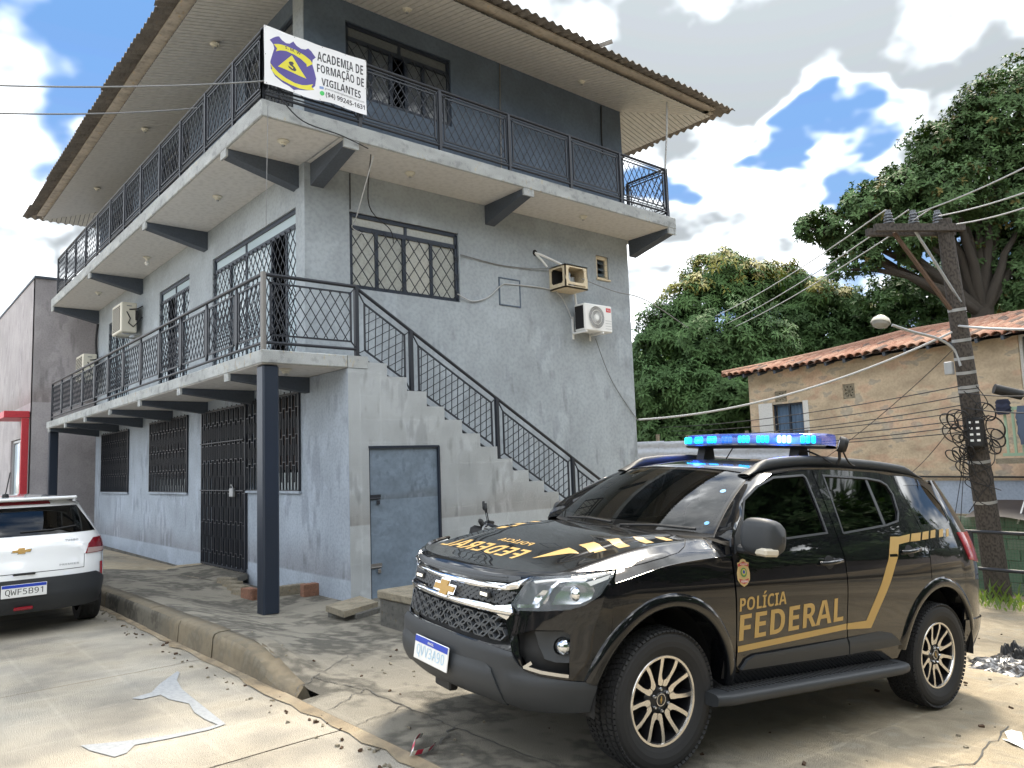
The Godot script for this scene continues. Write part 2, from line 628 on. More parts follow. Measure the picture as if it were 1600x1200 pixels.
func make_materials() -> void:
	var fine := nbytes(3, 512, 512, 0.03, 5)
	var grit := nbytes(4, 512, 512, 0.12, 3)
	var soft := nbytes(7, 1024, 1024, 0.006, 5)
	var soft2 := nbytes(8, 1024, 1024, 0.012, 5)
	var cells := nbytes(9, 1024, 1024, 0.02, 2, FastNoiseLite.TYPE_CELLULAR)
	var streak_im := noise(21, 0.02, 4).get_seamless_image(1024, 1024, false, false, 0.1)
	streak_im.convert(Image.FORMAT_L8)
	streak_im.resize(1024, 64, Image.INTERPOLATE_BILINEAR)
	streak_im.resize(1024, 1024, Image.INTERPOLATE_CUBIC)
	var streak := streak_im.get_data()
	streak_im = noise(22, 0.05, 3).get_seamless_image(1024, 1024, false, false, 0.1)
	streak_im.convert(Image.FORMAT_L8)
	streak_im.resize(1024, 40, Image.INTERPOLATE_BILINEAR)
	streak_im.resize(1024, 1024, Image.INTERPOLATE_CUBIC)
	var streak2 := streak_im.get_data()
	var fine_t := gray_tex(fine, 512, 512, 0.92, 1.06)
	var grit_t := gray_tex(grit, 512, 512, 0.72, 1.22)
	var grit_relief := gray_tex(grit, 512, 512, 0.0, 1.0)
	var fine_relief := gray_tex(fine, 512, 512, 0.0, 1.0)
	M.fine_t = fine_t
	M.grit_t = grit_t
	M.grit_relief = grit_relief
	M.fine_relief = fine_relief
	# painted wall: mottling, rain streaks, splashed dirt; the picture covers 10 m x 5 m, its foot at the bottom
	var wall_map := big_map(1024, 512, func(x: int, y: int) -> Vector3:
		var k := (y * 2) * 1024 + x
		var a := soft[k] / 255.0 - 0.5
		var b := streak[k] / 255.0 - 0.5
		var up := 1.0 - y / 512.0
		var v := 0.95 + a * 0.11 + b * 0.09
		var patchy := ss(0.60, 0.70, soft2[k] / 255.0) * 0.05
		var dirt := ss(0.62, 0.8, streak2[k] / 255.0 * 0.6 + soft2[k] / 255.0 * 0.55) * ss(0.55, 0.10, up) * 0.13
		var foot := ss(0.05, 0.0, up - a * 0.05) * 0.15
		v += patchy - dirt - foot
		return Vector3(v * (1.0 + foot * 0.25), v * (1.0 + foot * 0.1), v * (1.0 + patchy * 0.1)))
	M.wall = surfaced(lin(0.37, 0.41, 0.445), fine_t, 1.3, fine_relief, 0.12, wall_map, Vector2(12, 12), Vector2(0.1, 0.0))
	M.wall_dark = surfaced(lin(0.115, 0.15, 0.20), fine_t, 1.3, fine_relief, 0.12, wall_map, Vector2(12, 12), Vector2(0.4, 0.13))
	M.wall_blue = surfaced(lin(0.39, 0.445, 0.52), fine_t, 0.9, fine_relief, 0.3, wall_map, Vector2(12, 12), Vector2(0.3, 0.02))
	# rough cast of the stair block, and the bare grey slab edges
	var slab_map := big_map(1024, 512, func(x: int, y: int) -> Vector3:
		var k := (y * 2) * 1024 + x
		var a := soft[(k + 300) % 1048576] / 255.0
		var b := streak[(k + 77) % 1048576] / 255.0
		var c := streak2[k] / 255.0
		var v := 0.84 + a * 0.20
		v -= ss(0.52, 0.78, b * 0.7 + c * 0.35) * 0.12
		var rust := ss(0.63, 0.75, c) * ss(0.5, 0.6, a) * 0.10
		return Vector3(v + rust * 0.5, v - rust * 0.1, v - rust))
	M.slab = surfaced(lin(0.47, 0.49, 0.49), grit_t, 0.5, grit_relief, 0.5, slab_map, Vector2(5, 2.5))
	M.cast = surfaced(lin(0.66, 0.70, 0.72), grit_t, 0.30, grit_relief, 1.2, wall_map, Vector2(9, 9), Vector2(0.2, 0.1))
	M.soffit_slab = surfaced(lin(0.60, 0.59, 0.575), fine_t, 1.7, null, 0.0)
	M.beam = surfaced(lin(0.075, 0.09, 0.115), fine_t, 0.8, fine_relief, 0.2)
	M.trim = surfaced(lin(0.62, 0.62, 0.61), fine_t, 0.8, fine_relief, 0.2)
	M.neighbour = surfaced(lin(0.40, 0.375, 0.385), fine_t, 0.9, fine_relief, 0.3, wall_map, Vector2(12, 12), Vector2(0.55, 0.3))
	M.iron = mat(lin(0.013, 0.016, 0.024), 0.5, 0.0)
	M.iron_worn = mat(lin(0.20, 0.19, 0.18), 0.45, 0.5)
	M.frame = mat(lin(0.02, 0.028, 0.045), 0.4, 0.2)
	M.dark = mat(lin(0.012, 0.012, 0.014), 0.9)
	M.room = mat(lin(0.10, 0.10, 0.10), 0.95)
	M.black = mat(lin(0.01, 0.01, 0.011), 0.6)
	M.white = mat(lin(0.75, 0.75, 0.74), 0.5)
	M.cream = mat(lin(0.62, 0.59, 0.50), 0.5)
	M.old_cream = surfaced(lin(0.66, 0.56, 0.40), fine_t, 0.7, null, 0.0)
	M.cable = mat(lin(0.015, 0.015, 0.017), 0.7)
	M.cable_grey = mat(lin(0.20, 0.205, 0.21), 0.6)
	M.cable_pale = mat(lin(0.42, 0.43, 0.44), 0.6)
	M.door_blue = surfaced(lin(0.165, 0.215, 0.275), fine_t, 1.4, fine_relief, 0.1, wall_map, Vector2(6, 3), Vector2(0.3, 0.4), 0.55)
	var pane := mat(Color(0.55, 0.62, 0.66, 0.30), 0.03)
	pane.transparency = BaseMaterial3D.TRANSPARENCY_ALPHA
	M.pane = pane
	var frosted := mat(lin(0.42, 0.47, 0.48), 0.25)
	M.frosted = frosted
	M.frosted_sky = mat(lin(0.46, 0.56, 0.62), 0.12)
	M.curtain_pane = surfaced(lin(0.40, 0.41, 0.38), fine_t, 0.9, null, 0.0, null, Vector2.ONE, Vector2.ZERO, 0.2)
	M.curtain_pane2 = surfaced(lin(0.46, 0.46, 0.42), fine_t, 0.7, null, 0.0, null, Vector2.ONE, Vector2.ZERO, 0.2)
	M.dim_pane = surfaced(lin(0.10, 0.11, 0.12), fine_t, 0.9, null, 0.0, null, Vector2.ONE, Vector2.ZERO, 0.12)
	M.shutter = surfaced(lin(0.035, 0.022, 0.02), fine_t, 0.5, null, 0.0)
	M.curtain = surfaced(lin(0.50, 0.48, 0.42), fine_t, 0.8, null, 0.0)
	M.pvc = surfaced(lin(0.60, 0.585, 0.55), fine_t, 2.2, null, 0.0, null, Vector2.ONE, Vector2.ZERO, 0.5)
	M.fascia = surfaced(lin(0.52, 0.47, 0.41), fine_t, 1.1, null, 0.0, slab_map, Vector2(5, 2.5), Vector2.ZERO, 0.6)
	# weathered fibre cement
	M.roof_sheet = surfaced(lin(0.26, 0.235, 0.21), grit_t, 0.8, grit_relief, 0.5, slab_map, Vector2(3, 3), Vector2.ZERO, 0.95)
	# concrete of the road, 16 m x 16 m
	var road_map := big_map(1024, 1024, func(x: int, y: int) -> Vector3:
		var k := y * 1024 + x
		var a := soft[k] / 255.0 - 0.5
		var b := soft2[k] / 255.0 - 0.5
		var c := cells[k] / 255.0
		var v := 0.93 + a * 0.20 + b * 0.20
		var warm := clampf(0.5 + b * 1.6 - a, 0.0, 1.0)
		var dirt := ss(0.12, 0.3, b) * 0.07 + ss(0.75, 0.9, c) * 0.05
		v -= dirt
		return Vector3(v * 1.0, v * lerpf(0.99, 0.965, warm), v * lerpf(0.965, 0.90, warm)))
	M.road = surfaced(lin(0.50, 0.475, 0.43), grit_t, 0.55, grit_relief, 0.8, road_map, Vector2(9, 9))
	# mouldy concrete of the pavement, the yard fades to pale sandy cement; 16 m x 16 m from (-2.4, -4)
	var yard_map := big_map(1024, 1024, func(x: int, y: int) -> Vector3:
		var k := y * 1024 + x
		var wx := -2.4 + x / 64.0
		var wz := -4.0 + y / 64.0
		var a := soft[k] / 255.0 - 0.5
		var b := soft2[k] / 255.0 - 0.5
		var k2 := ((y * 5) % 1024) * 1024 + (x * 5) % 1024
		var f := soft2[k2] / 255.0 - 0.5
		var g := soft[((y * 3) % 1024) * 1024 + (x * 3) % 1024] / 255.0 - 0.5
		# pale cement in the yard to the right, dark mould on the pavement and under the front of the truck
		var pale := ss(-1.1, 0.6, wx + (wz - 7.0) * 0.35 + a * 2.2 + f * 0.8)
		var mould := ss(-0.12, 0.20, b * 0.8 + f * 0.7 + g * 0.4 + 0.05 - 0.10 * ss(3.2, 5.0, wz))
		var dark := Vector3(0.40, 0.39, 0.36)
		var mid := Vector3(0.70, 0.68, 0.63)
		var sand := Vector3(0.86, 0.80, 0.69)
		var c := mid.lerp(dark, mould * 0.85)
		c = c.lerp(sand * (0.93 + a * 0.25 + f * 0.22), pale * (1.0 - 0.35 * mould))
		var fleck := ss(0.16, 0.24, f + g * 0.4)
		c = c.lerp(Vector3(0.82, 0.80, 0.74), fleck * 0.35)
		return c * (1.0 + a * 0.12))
	M.yard = surfaced(lin(0.66, 0.645, 0.62), grit_t, 0.5, grit_relief, 1.0, yard_map, Vector2(16, 16), Vector2(0.15, 0.25))
	var kerb_map := big_map(1024, 256, func(x: int, y: int) -> Vector3:
		var k := (y * 4) * 1024 + x
		var a := soft2[k] / 255.0
		var b := streak2[k] / 255.0
		var mould := ss(0.35, 0.6, b * 0.6 + a * 0.5 + (0.18 if y < 128 else 0.0) - 0.1)
		var c := Vector3(0.85, 0.82, 0.74).lerp(Vector3(0.36, 0.35, 0.325), mould)
		return c)
	M.kerb = surfaced(lin(0.30, 0.29, 0.27), grit_t, 0.4, null, 0.0, yard_map, Vector2(9, 9), Vector2(0.1, 0.4))
	M.mould_stone = surfaced(lin(0.17, 0.165, 0.15), grit_t, 0.4, grit_relief, 1.2, slab_map, Vector2(2, 1))
	M.stone = surfaced(lin(0.40, 0.35, 0.26), grit_t, 0.4, grit_relief, 1.2, slab_map, Vector2(2, 1))
	M.brick = surfaced(lin(0.34, 0.17, 0.11), grit_t, 0.4, grit_relief, 0.6, slab_map, Vector2(1, 0.5))
	M.sand = surfaced(lin(0.46, 0.385, 0.285), grit_t, 0.35, grit_relief, 0.8, road_map, Vector2(3, 3))
	M.earth = surfaced(lin(0.26, 0.21, 0.14), grit_t, 0.5, grit_relief, 1.0, road_map, Vector2(8, 8))
	# buff plaster of the house behind
	var plaster_map := big_map(1024, 512, func(x: int, y: int) -> Vector3:
		var k := (y * 2) * 1024 + x
		var a := soft[(k + 5000) % 1048576] / 255.0 - 0.5
		var b := soft2[k] / 255.0 - 0.5
		var c := streak[(k + 400) % 1048576] / 255.0 - 0.5
		var v := 0.94 + a * 0.22 + b * 0.16 + c * 0.08
		var bare := ss(0.17, 0.24, b + a * 0.4) * 0.16
		var pinky := ss(0.0, 0.3, a - b)
		return Vector3(v - bare, v * lerpf(1.0, 0.95, pinky) - bare * 0.8, v * lerpf(0.98, 0.93, pinky) - bare * 0.5))
	M.plaster = surfaced(lin(0.58, 0.465, 0.345), fine_t, 1.2, fine_relief, 0.3, plaster_map, Vector2(9, 4.5), Vector2(0.1, 0.3))
	M.band_blue = surfaced(lin(0.36, 0.42, 0.52), fine_t, 1.2, fine_relief, 0.2, wall_map, Vector2(12, 12), Vector2(0.2, 0.4))
	M.tile_a = surfaced(lin(0.27, 0.125, 0.078), grit_t, 0.5, grit_relief, 0.4)
	M.tile_b = surfaced(lin(0.33, 0.185, 0.125), grit_t, 0.5, grit_relief, 0.4)
	M.tile_c = surfaced(lin(0.11, 0.072, 0.058), grit_t, 0.5, grit_relief, 0.4)
	var wood_im := noise(61, 0.03, 4).get_seamless_image(512, 512, false, false, 0.1)
	wood_im.convert(Image.FORMAT_L8)
	wood_im.resize(512, 24, Image.INTERPOLATE_BILINEAR)
	wood_im.resize(512, 512, Image.INTERPOLATE_CUBIC)
	var wood := gray_tex(wood_im.get_data(), 512, 512, 0.5, 1.35)
	M.pole_wood = surfaced(lin(0.072, 0.062, 0.055), wood, 0.7, wood, 1.2)
	M.bark = surfaced(lin(0.085, 0.070, 0.055), grit_t, 0.7, grit_relief, 2.5)
	M.strobe_white = mat(lin(0.85, 0.82, 0.70), 0.2)
	M.strobe_white.emission_enabled = true
	M.strobe_white.emission = lin(0.8, 0.75, 0.6)
	M.strobe_white.emission_energy_multiplier = 0.5
	for q in [["led_flash", lin(0.25, 0.85, 1.0), 2.6], ["led_glow", lin(0.0, 0.45, 1.0), 1.3], ["led_dim", lin(0.02, 0.18, 0.6), 0.35]]:
		var e := mat(lin(0.02, 0.15, 0.5), 0.3)
		e.emission_enabled = true
		e.emission = q[1]
		e.emission_energy_multiplier = q[2]
		M[q[0]] = e
	M.red = surfaced(lin(0.55, 0.045, 0.06), fine_t, 1.0, null, 0.0, null, Vector2.ONE, Vector2.ZERO, 0.45)
	M.rust = mat(lin(0.10, 0.062, 0.042), 0.9)
	M.rack_green = mat(lin(0.30, 0.42, 0.30), 0.6)
	M.block_a = surfaced(lin(0.20, 0.27, 0.20), grit_t, 0.5, grit_relief, 0.8)
	M.block_b = surfaced(lin(0.26, 0.31, 0.24), grit_t, 0.5, grit_relief, 0.8)
	var sack_d := nbytes(91, 256, 256, 0.05, 3)
	M.sack = mat(lin(0.5, 0.5, 0.52), 0.25)
	M.sack.albedo_texture = gray_tex(sack_d, 256, 256, -0.35, 0.85)
	M.sack.uv1_scale = Vector3(1.6, 1.6, 1)
	M.leaf = mat(Color.WHITE, 0.62)
	M.leaf.metallic_specular = 0.25
	M.leaf.vertex_color_use_as_albedo = true
	M.leaf.backlight_enabled = true
	M.leaf.backlight = Color(0.45, 0.5, 0.2)
	M.leaf_weed = mat(lin(0.045, 0.085, 0.02), 0.6)
	M.leaf_weed.backlight_enabled = true
	M.leaf_weed.backlight = Color(0.5, 0.6, 0.2)
	M.galv = mat(lin(0.36, 0.37, 0.38), 0.45, 0.5)
	M.zinc = surfaced(lin(0.48, 0.52, 0.60), fine_t, 1.5, null, 0.0, null, Vector2.ONE, Vector2.ZERO, 0.4)

# ---------------------------------------------------------------- the ground
const KERB_X := -2.26

func gy(x: float, z: float) -> float:
	var yard := -0.085 - 0.0835 * (x + 1.29) - 0.028 * (z - 6.87)
	yard = lerpf(yard, 0.022, ss(-1.85, -2.26, x))
	var up := lerpf(0.235, 0.20, ss(4.0, -6.0, z))
	var side := lerpf(up, -0.02, ss(-2.2, -0.95, x))
	side = lerpf(side, lerpf(0.20, 0.02, ss(-2.2, -0.3, x)), ss(0.4, -2.2, z))
	if x > -0.6:
		side = lerpf(side, minf(side, yard + 0.1), ss(-0.6, 0.6, x))
	var y := lerpf(side, yard, ss(1.6, 4.4, z) if x > -1.9 else ss(3.4, 4.45, z))
	if x > 12.0:
		y += 0.0835 * (x - 12.0)
	return y

func sheet(x0: float, x1: float, z0: float, z1: float, step: float, f: Callable, lift := 0.0) -> MB:
	var mb := MB.new()
	var nx := maxi(1, ceili((x1 - x0) / step))
	var nz := maxi(1, ceili((z1 - z0) / step))
	var rows := []
	for i in nx + 1:
		var l := []
		for j in nz + 1:
			var x := lerpf(x0, x1, float(i) / nx)
			var z := lerpf(z0, z1, float(j) / nz)
			l.append(Vector3(x, f.call(x, z) + lift, z))
		rows.append(l)
	for i in nx:
		for j in nz:
			var nn := []
			for q in [[i, j], [i + 1, j], [i + 1, j + 1], [i, j + 1]]:
				var a: int = q[0]
				var b: int = q[1]
				var du: Vector3 = rows[mini(a + 1, nx)][b] - rows[maxi(a - 1, 0)][b]
				var dv: Vector3 = rows[a][mini(b + 1, nz)] - rows[a][maxi(b - 1, 0)]
				nn.append(dv.cross(du).normalized())
			mb.tri(rows[i][j], rows[i + 1][j], rows[i + 1][j + 1], nn[0], nn[1], nn[2])
			mb.tri(rows[i][j], rows[i + 1][j + 1], rows[i][j + 1], nn[0], nn[2], nn[3])
	return mb

func road_y(x: float, z: float) -> float:
	var bump := noise_road.get_noise_2d(x, z) * 0.006
	return bump + 0.012 * ss(-3.2, -2.3, x) * 0.0

var noise_road: FastNoiseLite

func make_ground() -> void:
	noise_road = noise(77, 0.5, 2)
	# far ground in one sheet that reaches the horizon
	var far := MB.new()
	var f_y := func(x: float, z: float) -> float:
		return -1.6
	far.quad(Vector3(-900, -1.62, -900), Vector3(900, -1.62, -900), Vector3(900, -1.62, 900), Vector3(-900, -1.62, 900), Vector3.UP)
	struct("ground", far, M.earth)
	# slabs of the road, with open joints
	var road := MB.new()
	var edges := [-60.0, -24.0, -18.0, -14.0, -9.3, -5.2, -1.0, 2.75, 5.3, 9.4, 14.0, 40.0]
	var base := sheet(-40, KERB_X + 0.02, -60, 40, 10.0, func(_x: float, _z: float) -> float: return -0.02)
	struct("road_bed", base, M.earth)
	var road_o := Node3D.new()
	road_o.name = "road"
	add_child(road_o)
	road_o.set_meta("kind", "structure")
	for i in edges.size() - 1:
		for xr in [[-40.0, -13.0], [-13.0, -7.4], [-7.4, KERB_X + 0.005]]:
			var z0: float = edges[i]
			var z1: float = edges[i + 1]
			var tilt := rng.randf_range(-0.0015, 0.0015)
			var f := func(x: float, z: float) -> float:
				return road_y(x, z) + tilt
			var near: bool = z0 > -2 and z1 < 10 and xr[0] > -8
			var g := 0.006
			put("road_slab", sheet(xr[0] + g, xr[1] - (0.0 if xr[1] > -3 else g), z0 + g, z1 - g, 0.22 if near else 2.0, f), M.road, road_o)
	# pavement and driveway: one worn concrete sheet
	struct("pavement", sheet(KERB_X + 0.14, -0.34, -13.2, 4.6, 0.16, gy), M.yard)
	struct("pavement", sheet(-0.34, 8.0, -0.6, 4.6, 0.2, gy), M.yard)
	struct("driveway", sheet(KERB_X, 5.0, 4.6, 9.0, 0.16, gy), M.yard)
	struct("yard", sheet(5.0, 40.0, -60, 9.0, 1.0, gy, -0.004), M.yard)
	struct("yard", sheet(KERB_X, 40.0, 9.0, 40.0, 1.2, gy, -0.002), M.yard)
	struct("yard", sheet(8.0, 8.01, 4.0, 4.01, 1.0, gy, -0.02), M.yard)
	# front edge of the driveway towards the road
	var lip := MB.new()
	for k in 40:
		var z0 := 4.45 + k * 0.9
		var z1 := z0 + 0.9
		lip.quad(Vector3(KERB_X, gy(KERB_X, z0), z0), Vector3(KERB_X, gy(KERB_X, z1), z1), Vector3(KERB_X - 0.02, -0.03, z1), Vector3(KERB_X - 0.02, -0.03, z0), Vector3(-1, 0.3, 0))
	struct("driveway_edge", lip, M.kerb)
	# kerb stones, each with worn top edge and its own length
	var ke := Node3D.new()
	ke.name = "kerb"
	add_child(ke)
	ke.set_meta("kind", "structure")
	var z := 4.47
	var k := 0
	while z > -13.0:
		var l := 0.96 + 0.06 * sin(k * 2.3)
		if k == 0:
			l = 0.62
		var a := z - l
		var mb := MB.new()
		var prof := []
		var jx := 0.006 * sin(k * 1.7)
		var jy := 0.005 * sin(k * 2.9 + 1.0)
		var rows := []
		for q in 9:
			var zz := lerpf(a + 0.006, z - 0.006, q / 8.0)
			var end := 0.0
			if k == 0:
				end = ss(z - 0.14, z, zz)
			var w1 := 0.003 * noise_road.get_noise_2d(zz * 5.0, 3.0 + k)
			var w2 := 0.004 * noise_road.get_noise_2d(zz * 7.0, 9.0 + k)
			var top := gy(KERB_X + 0.15, zz) + jy + w2 * 0.6 - end * 0.09
			rows.append([Vector3(KERB_X - 0.015 + jx, -0.05, zz), Vector3(KERB_X + jx + w1 + end * 0.02, top * 0.55, zz), Vector3(KERB_X + 0.004 + jx + w1 + end * 0.03, top - 0.045, zz), Vector3(KERB_X + 0.022 + jx + w2 + end * 0.04, top - 0.012, zz), Vector3(KERB_X + 0.06 + jx, top, zz), Vector3(KERB_X + 0.165 - end * 0.03, top + 0.002, zz), Vector3(KERB_X + 0.175 - end * 0.03, -0.05, zz)])
		mb.loft(rows, false, Vector3(KERB_X + 0.09, 0.1, (a + z) / 2))
		for e in [0, 8]:
			var r: Array = rows[e]
			var c := Vector3(KERB_X + 0.09, 0.08, (r[0] as Vector3).z)
			var o := Vector3(0, 0, -1 if e == 0 else 1)
			for q in r.size() - 1:
				mb.tri(c, r[q], r[q + 1], o, o, o)
		put("kerb_stone", mb, M.kerb, ke)
		z = a
		k += 1
	cracks()

func crack_line(pts: Array, w: float) -> MB:
	var mb := MB.new()
	var p := []
	for i in pts.size() - 1:
		var m := 10
		for q in m:
			var u := float(q) / m
			var c: Vector2 = (pts[i] as Vector2).lerp(pts[i + 1], u)
			c += Vector2(noise_road.get_noise_2d(c.x * 14, c.y * 14), noise_road.get_noise_2d(c.x * 14 + 50, c.y * 14)) * 0.035
			p.append(c)
	p.append(pts[pts.size() - 1])
	for i in p.size() - 1:
		var d: Vector2 = ((p[i + 1] - p[i]) as Vector2).orthogonal().normalized()
		var wa := w * (0.5 + 0.9 * absf(noise_road.get_noise_2d(i * 3.1, 7)) * 2.0)
		var wb := w * (0.5 + 0.9 * absf(noise_road.get_noise_2d((i + 1) * 3.1, 7)) * 2.0)
		var q := []
		for c in [p[i] + d * wa, p[i] - d * wa, p[i + 1] - d * wb, p[i + 1] + d * wb]:
			q.append(Vector3(c.x, (gy(c.x, c.y) if c.x > KERB_X else road_y(c.x, c.y)) + 0.005, c.y))
		mb.quad(q[0], q[1], q[2], q[3], Vector3.UP)
	return mb

func cracks() -> void:
	var o := Node3D.new()
	o.name = "ground_cracks"
	add_child(o)
	o.set_meta("kind", "structure")
	for c in [[[-1.99, 4.25, -1.82, 4.7, -1.80, 5.2, -1.79, 5.75, -1.72, 6.6, -1.6, 8.6], 0.011], [[-2.25, 4.95, -2.05, 4.85, -1.82, 4.7], 0.007], [[-2.25, 5.35, -2.0, 5.3, -1.8, 5.2], 0.006], [[-2.24, 6.1, -2.05, 5.95, -1.79, 5.75], 0.012], [[-2.25, 4.47, -2.1, 4.3, -1.99, 4.25, -1.4, 3.7, -0.6, 3.4], 0.006], [[-1.79, 5.75, -1.2, 5.5, -0.7, 5.2], 0.006], [[-0.5, 7.6, 0.4, 7.9, 1.5, 7.75], 0.008], [[-6.4, 5.2, -4.0, 5.2, -3.2, 5.3, -2.9, 5.32], 0.004], [[-1.6, 0.2, -1.2, 1.6, -0.9, 2.8], 0.004]]:
		var pts := []
		for i in range(0, c[0].size(), 2):
			pts.append(Vector2(c[0][i], c[0][i + 1]))
		put("crack", crack_line(pts, c[1] * 0.5), M.mould_stone, o)
	# loose sand gathered along the gutter
	var s := MB.new()
	for k in 64:
		var z0 := -3.0 + k * 0.2
		var wa := 0.05 + 0.10 * absf(noise_road.get_noise_2d(z0 * 3, 1))
		var wb := 0.05 + 0.10 * absf(noise_road.get_noise_2d((z0 + 0.2) * 3, 1))
		var x := KERB_X + 0.004
		s.quad(Vector3(x, 0.022, z0), Vector3(x, 0.022, z0 + 0.2), Vector3(x - wb, 0.0075 + road_y(x - wb, z0 + 0.2) * 0.5, z0 + 0.2), Vector3(x - wa, 0.0075 + road_y(x - wa, z0) * 0.5, z0), Vector3.UP)
	struct("gutter_sand", s, M.sand)
	# repaired patch of the road, a grey film of cement
	var film := MB.new()
	var outl := V2([-2.6,3.02,-2.82,3.31,-2.93,3.5,-3.08,3.55,-3.04,3.63,-2.9,3.62,-2.89,3.79,-2.82,4.0,-2.86,4.24,-2.86,4.45,-2.84,4.62,-2.93,4.62,-3.18,4.57,-3.37,4.48,-3.57,4.37,-3.55,4.51,-3.47,4.74,-3.4,4.72,-3.33,4.61,-3.15,4.65,-2.91,4.68,-2.8,4.65,-2.77,4.14,-2.74,3.59,-2.69,3.3,-2.6,3.08])
	film.patch(outl, [], 0.1, func(p: Vector2) -> Vector3: return Vector3(p.x, road_y(p.x, p.y) + 0.0052, p.y), Vector3(-3.5, -5, 4))
	struct("road_patch", film, surfaced(lin(0.33, 0.34, 0.345), M.fine_t, 0.7, M.fine_relief, 0.3))
	# grit, pebbles and leaf litter
	for kind in [["gravel", M.stone, 260, 0.006, 0.018], ["leaf_litter", mat(lin(0.07, 0.04, 0.022), 0.9), 130, 0.008, 0.022]]:
		var mb := MB.new()
		for i in kind[2]:
			var x := rng.randf_range(-2.1, 6.0)
			var zz := rng.randf_range(3.0, 8.6)
			if rng.randf() < 0.35:
				x = KERB_X - rng.randf_range(0.0, 0.25)
				zz = rng.randf_range(-2.0, 8.0)
			var r := rng.randf_range(kind[3], kind[4])
			var y := gy(x, zz) if x > KERB_X else road_y(x, zz)
			mb.box(Vector3(x, y + r * 0.3, zz), Vector3(r * 1.6, r * 0.8, r), Basis.from_euler(Vector3(rng.randf() * 0.5, rng.randf() * TAU, rng.randf() * 0.5)))
		struct(kind[0], mb, kind[1]).set_meta("kind", "stuff")

# ---------------------------------------------------------------- the grey corner building
# a wall in the plane (o; ux along, up; nn outwards) with rectangular openings [u0, v0, u1, v1]
func wall(mb: MB, o: Vector3, ux: Vector3, nn: Vector3, u0: float, u1: float, v0: float, v1: float, holes: Array, th := 0.2) -> void:
	var us = [u0, u1]
	var vs = [v0, v1]
	for h in holes:
		us.append_array([h[0], h[2]])
		vs.append_array([h[1], h[3]])
	us.sort()
	vs.sort()
	var pt = func(u: float, v: float, d: float) -> Vector3: return o + ux * u + Vector3.UP * v - nn * d
	for i in us.size() - 1:
		for j in vs.size() - 1:
			var a: float = us[i]
			var b: float = us[i + 1]
			var c: float = vs[j]
			var e: float = vs[j + 1]
			if b - a < 1e-4 or e - c < 1e-4:
				continue
			var open = false
			for h in holes:
				if (a + b) / 2 > h[0] and (a + b) / 2 < h[2] and (c + e) / 2 > h[1] and (c + e) / 2 < h[3]:
					open = true
			if not open:
				mb.quad(pt.call(a, c, 0), pt.call(b, c, 0), pt.call(b, e, 0), pt.call(a, e, 0), nn)
				mb.quad(pt.call(a, c, th), pt.call(b, c, th), pt.call(b, e, th), pt.call(a, e, th), -nn)
	for h in holes:
		mb.quad(pt.call(h[0], h[1], 0), pt.call(h[2], h[1], 0), pt.call(h[2], h[1], th), pt.call(h[0], h[1], th), Vector3.UP)
		mb.quad(pt.call(h[0], h[3], 0), pt.call(h[2], h[3], 0), pt.call(h[2], h[3], th), pt.call(h[0], h[3], th), Vector3.DOWN)
		mb.quad(pt.call(h[0], h[1], 0), pt.call(h[0], h[3], 0), pt.call(h[0], h[3], th), pt.call(h[0], h[1], th), ux)
		mb.quad(pt.call(h[2], h[1], 0), pt.call(h[2], h[3], 0), pt.call(h[2], h[3], th), pt.call(h[2], h[1], th), -ux)
	for q in [[u0, v0, u0, v1, -ux], [u1, v0, u1, v1, ux], [u0, v1, u1, v1, Vector3.UP]]:
		mb.quad(pt.call(q[0], q[1], 0), pt.call(q[2], q[3], 0), pt.call(q[2], q[3], th), pt.call(q[0], q[1], th), q[4])

# bars of one direction filling a rectangle (or any convex polygon) of the plane (o, ux, uy)
func lattice(mb: MB, poly: PackedVector2Array, dir: Vector2, pitch: float, w: float, o: Vector3, ux: Vector3, uy: Vector3, lift: float) -> void:
	dir = dir.normalized()
	var nn = dir.orthogonal()
	var lo = INF
	var hi = -INF
	for p in poly:
		lo = minf(lo, p.dot(nn))
		hi = maxf(hi, p.dot(nn))
	var k = ceilf(lo / pitch)
	var uz = ux.cross(uy)
	while k * pitch < hi:
		var c = nn * (k * pitch)
		var seg = Geometry2D.intersect_polyline_with_polygon(PackedVector2Array([c - dir * 40, c + dir * 40]), poly)
		for s: PackedVector2Array in seg:
			if s.size() >= 2 and s[0].distance_to(s[-1]) > 0.03:
				var a = o + ux * s[0].x + uy * s[0].y + uz * lift
				var b = o + ux * s[-1].x + uy * s[-1].y + uz * lift
				mb.bar(a, b, w, w, uz)
		k += 1.0

func frame_of(mb: MB, poly: PackedVector2Array, w: float, d: float, o: Vector3, ux: Vector3, uy: Vector3) -> void:
	var uz = ux.cross(uy)
	for i in poly.size():
		var a = poly[i]
		var b = poly[(i + 1) % poly.size()]
		var e = (b - a).normalized() * w * 0.5
		mb.bar(o + ux * (a.x - e.x) + uy * (a.y - e.y), o + ux * (b.x + e.x) + uy * (b.y + e.y), d, w, uz)

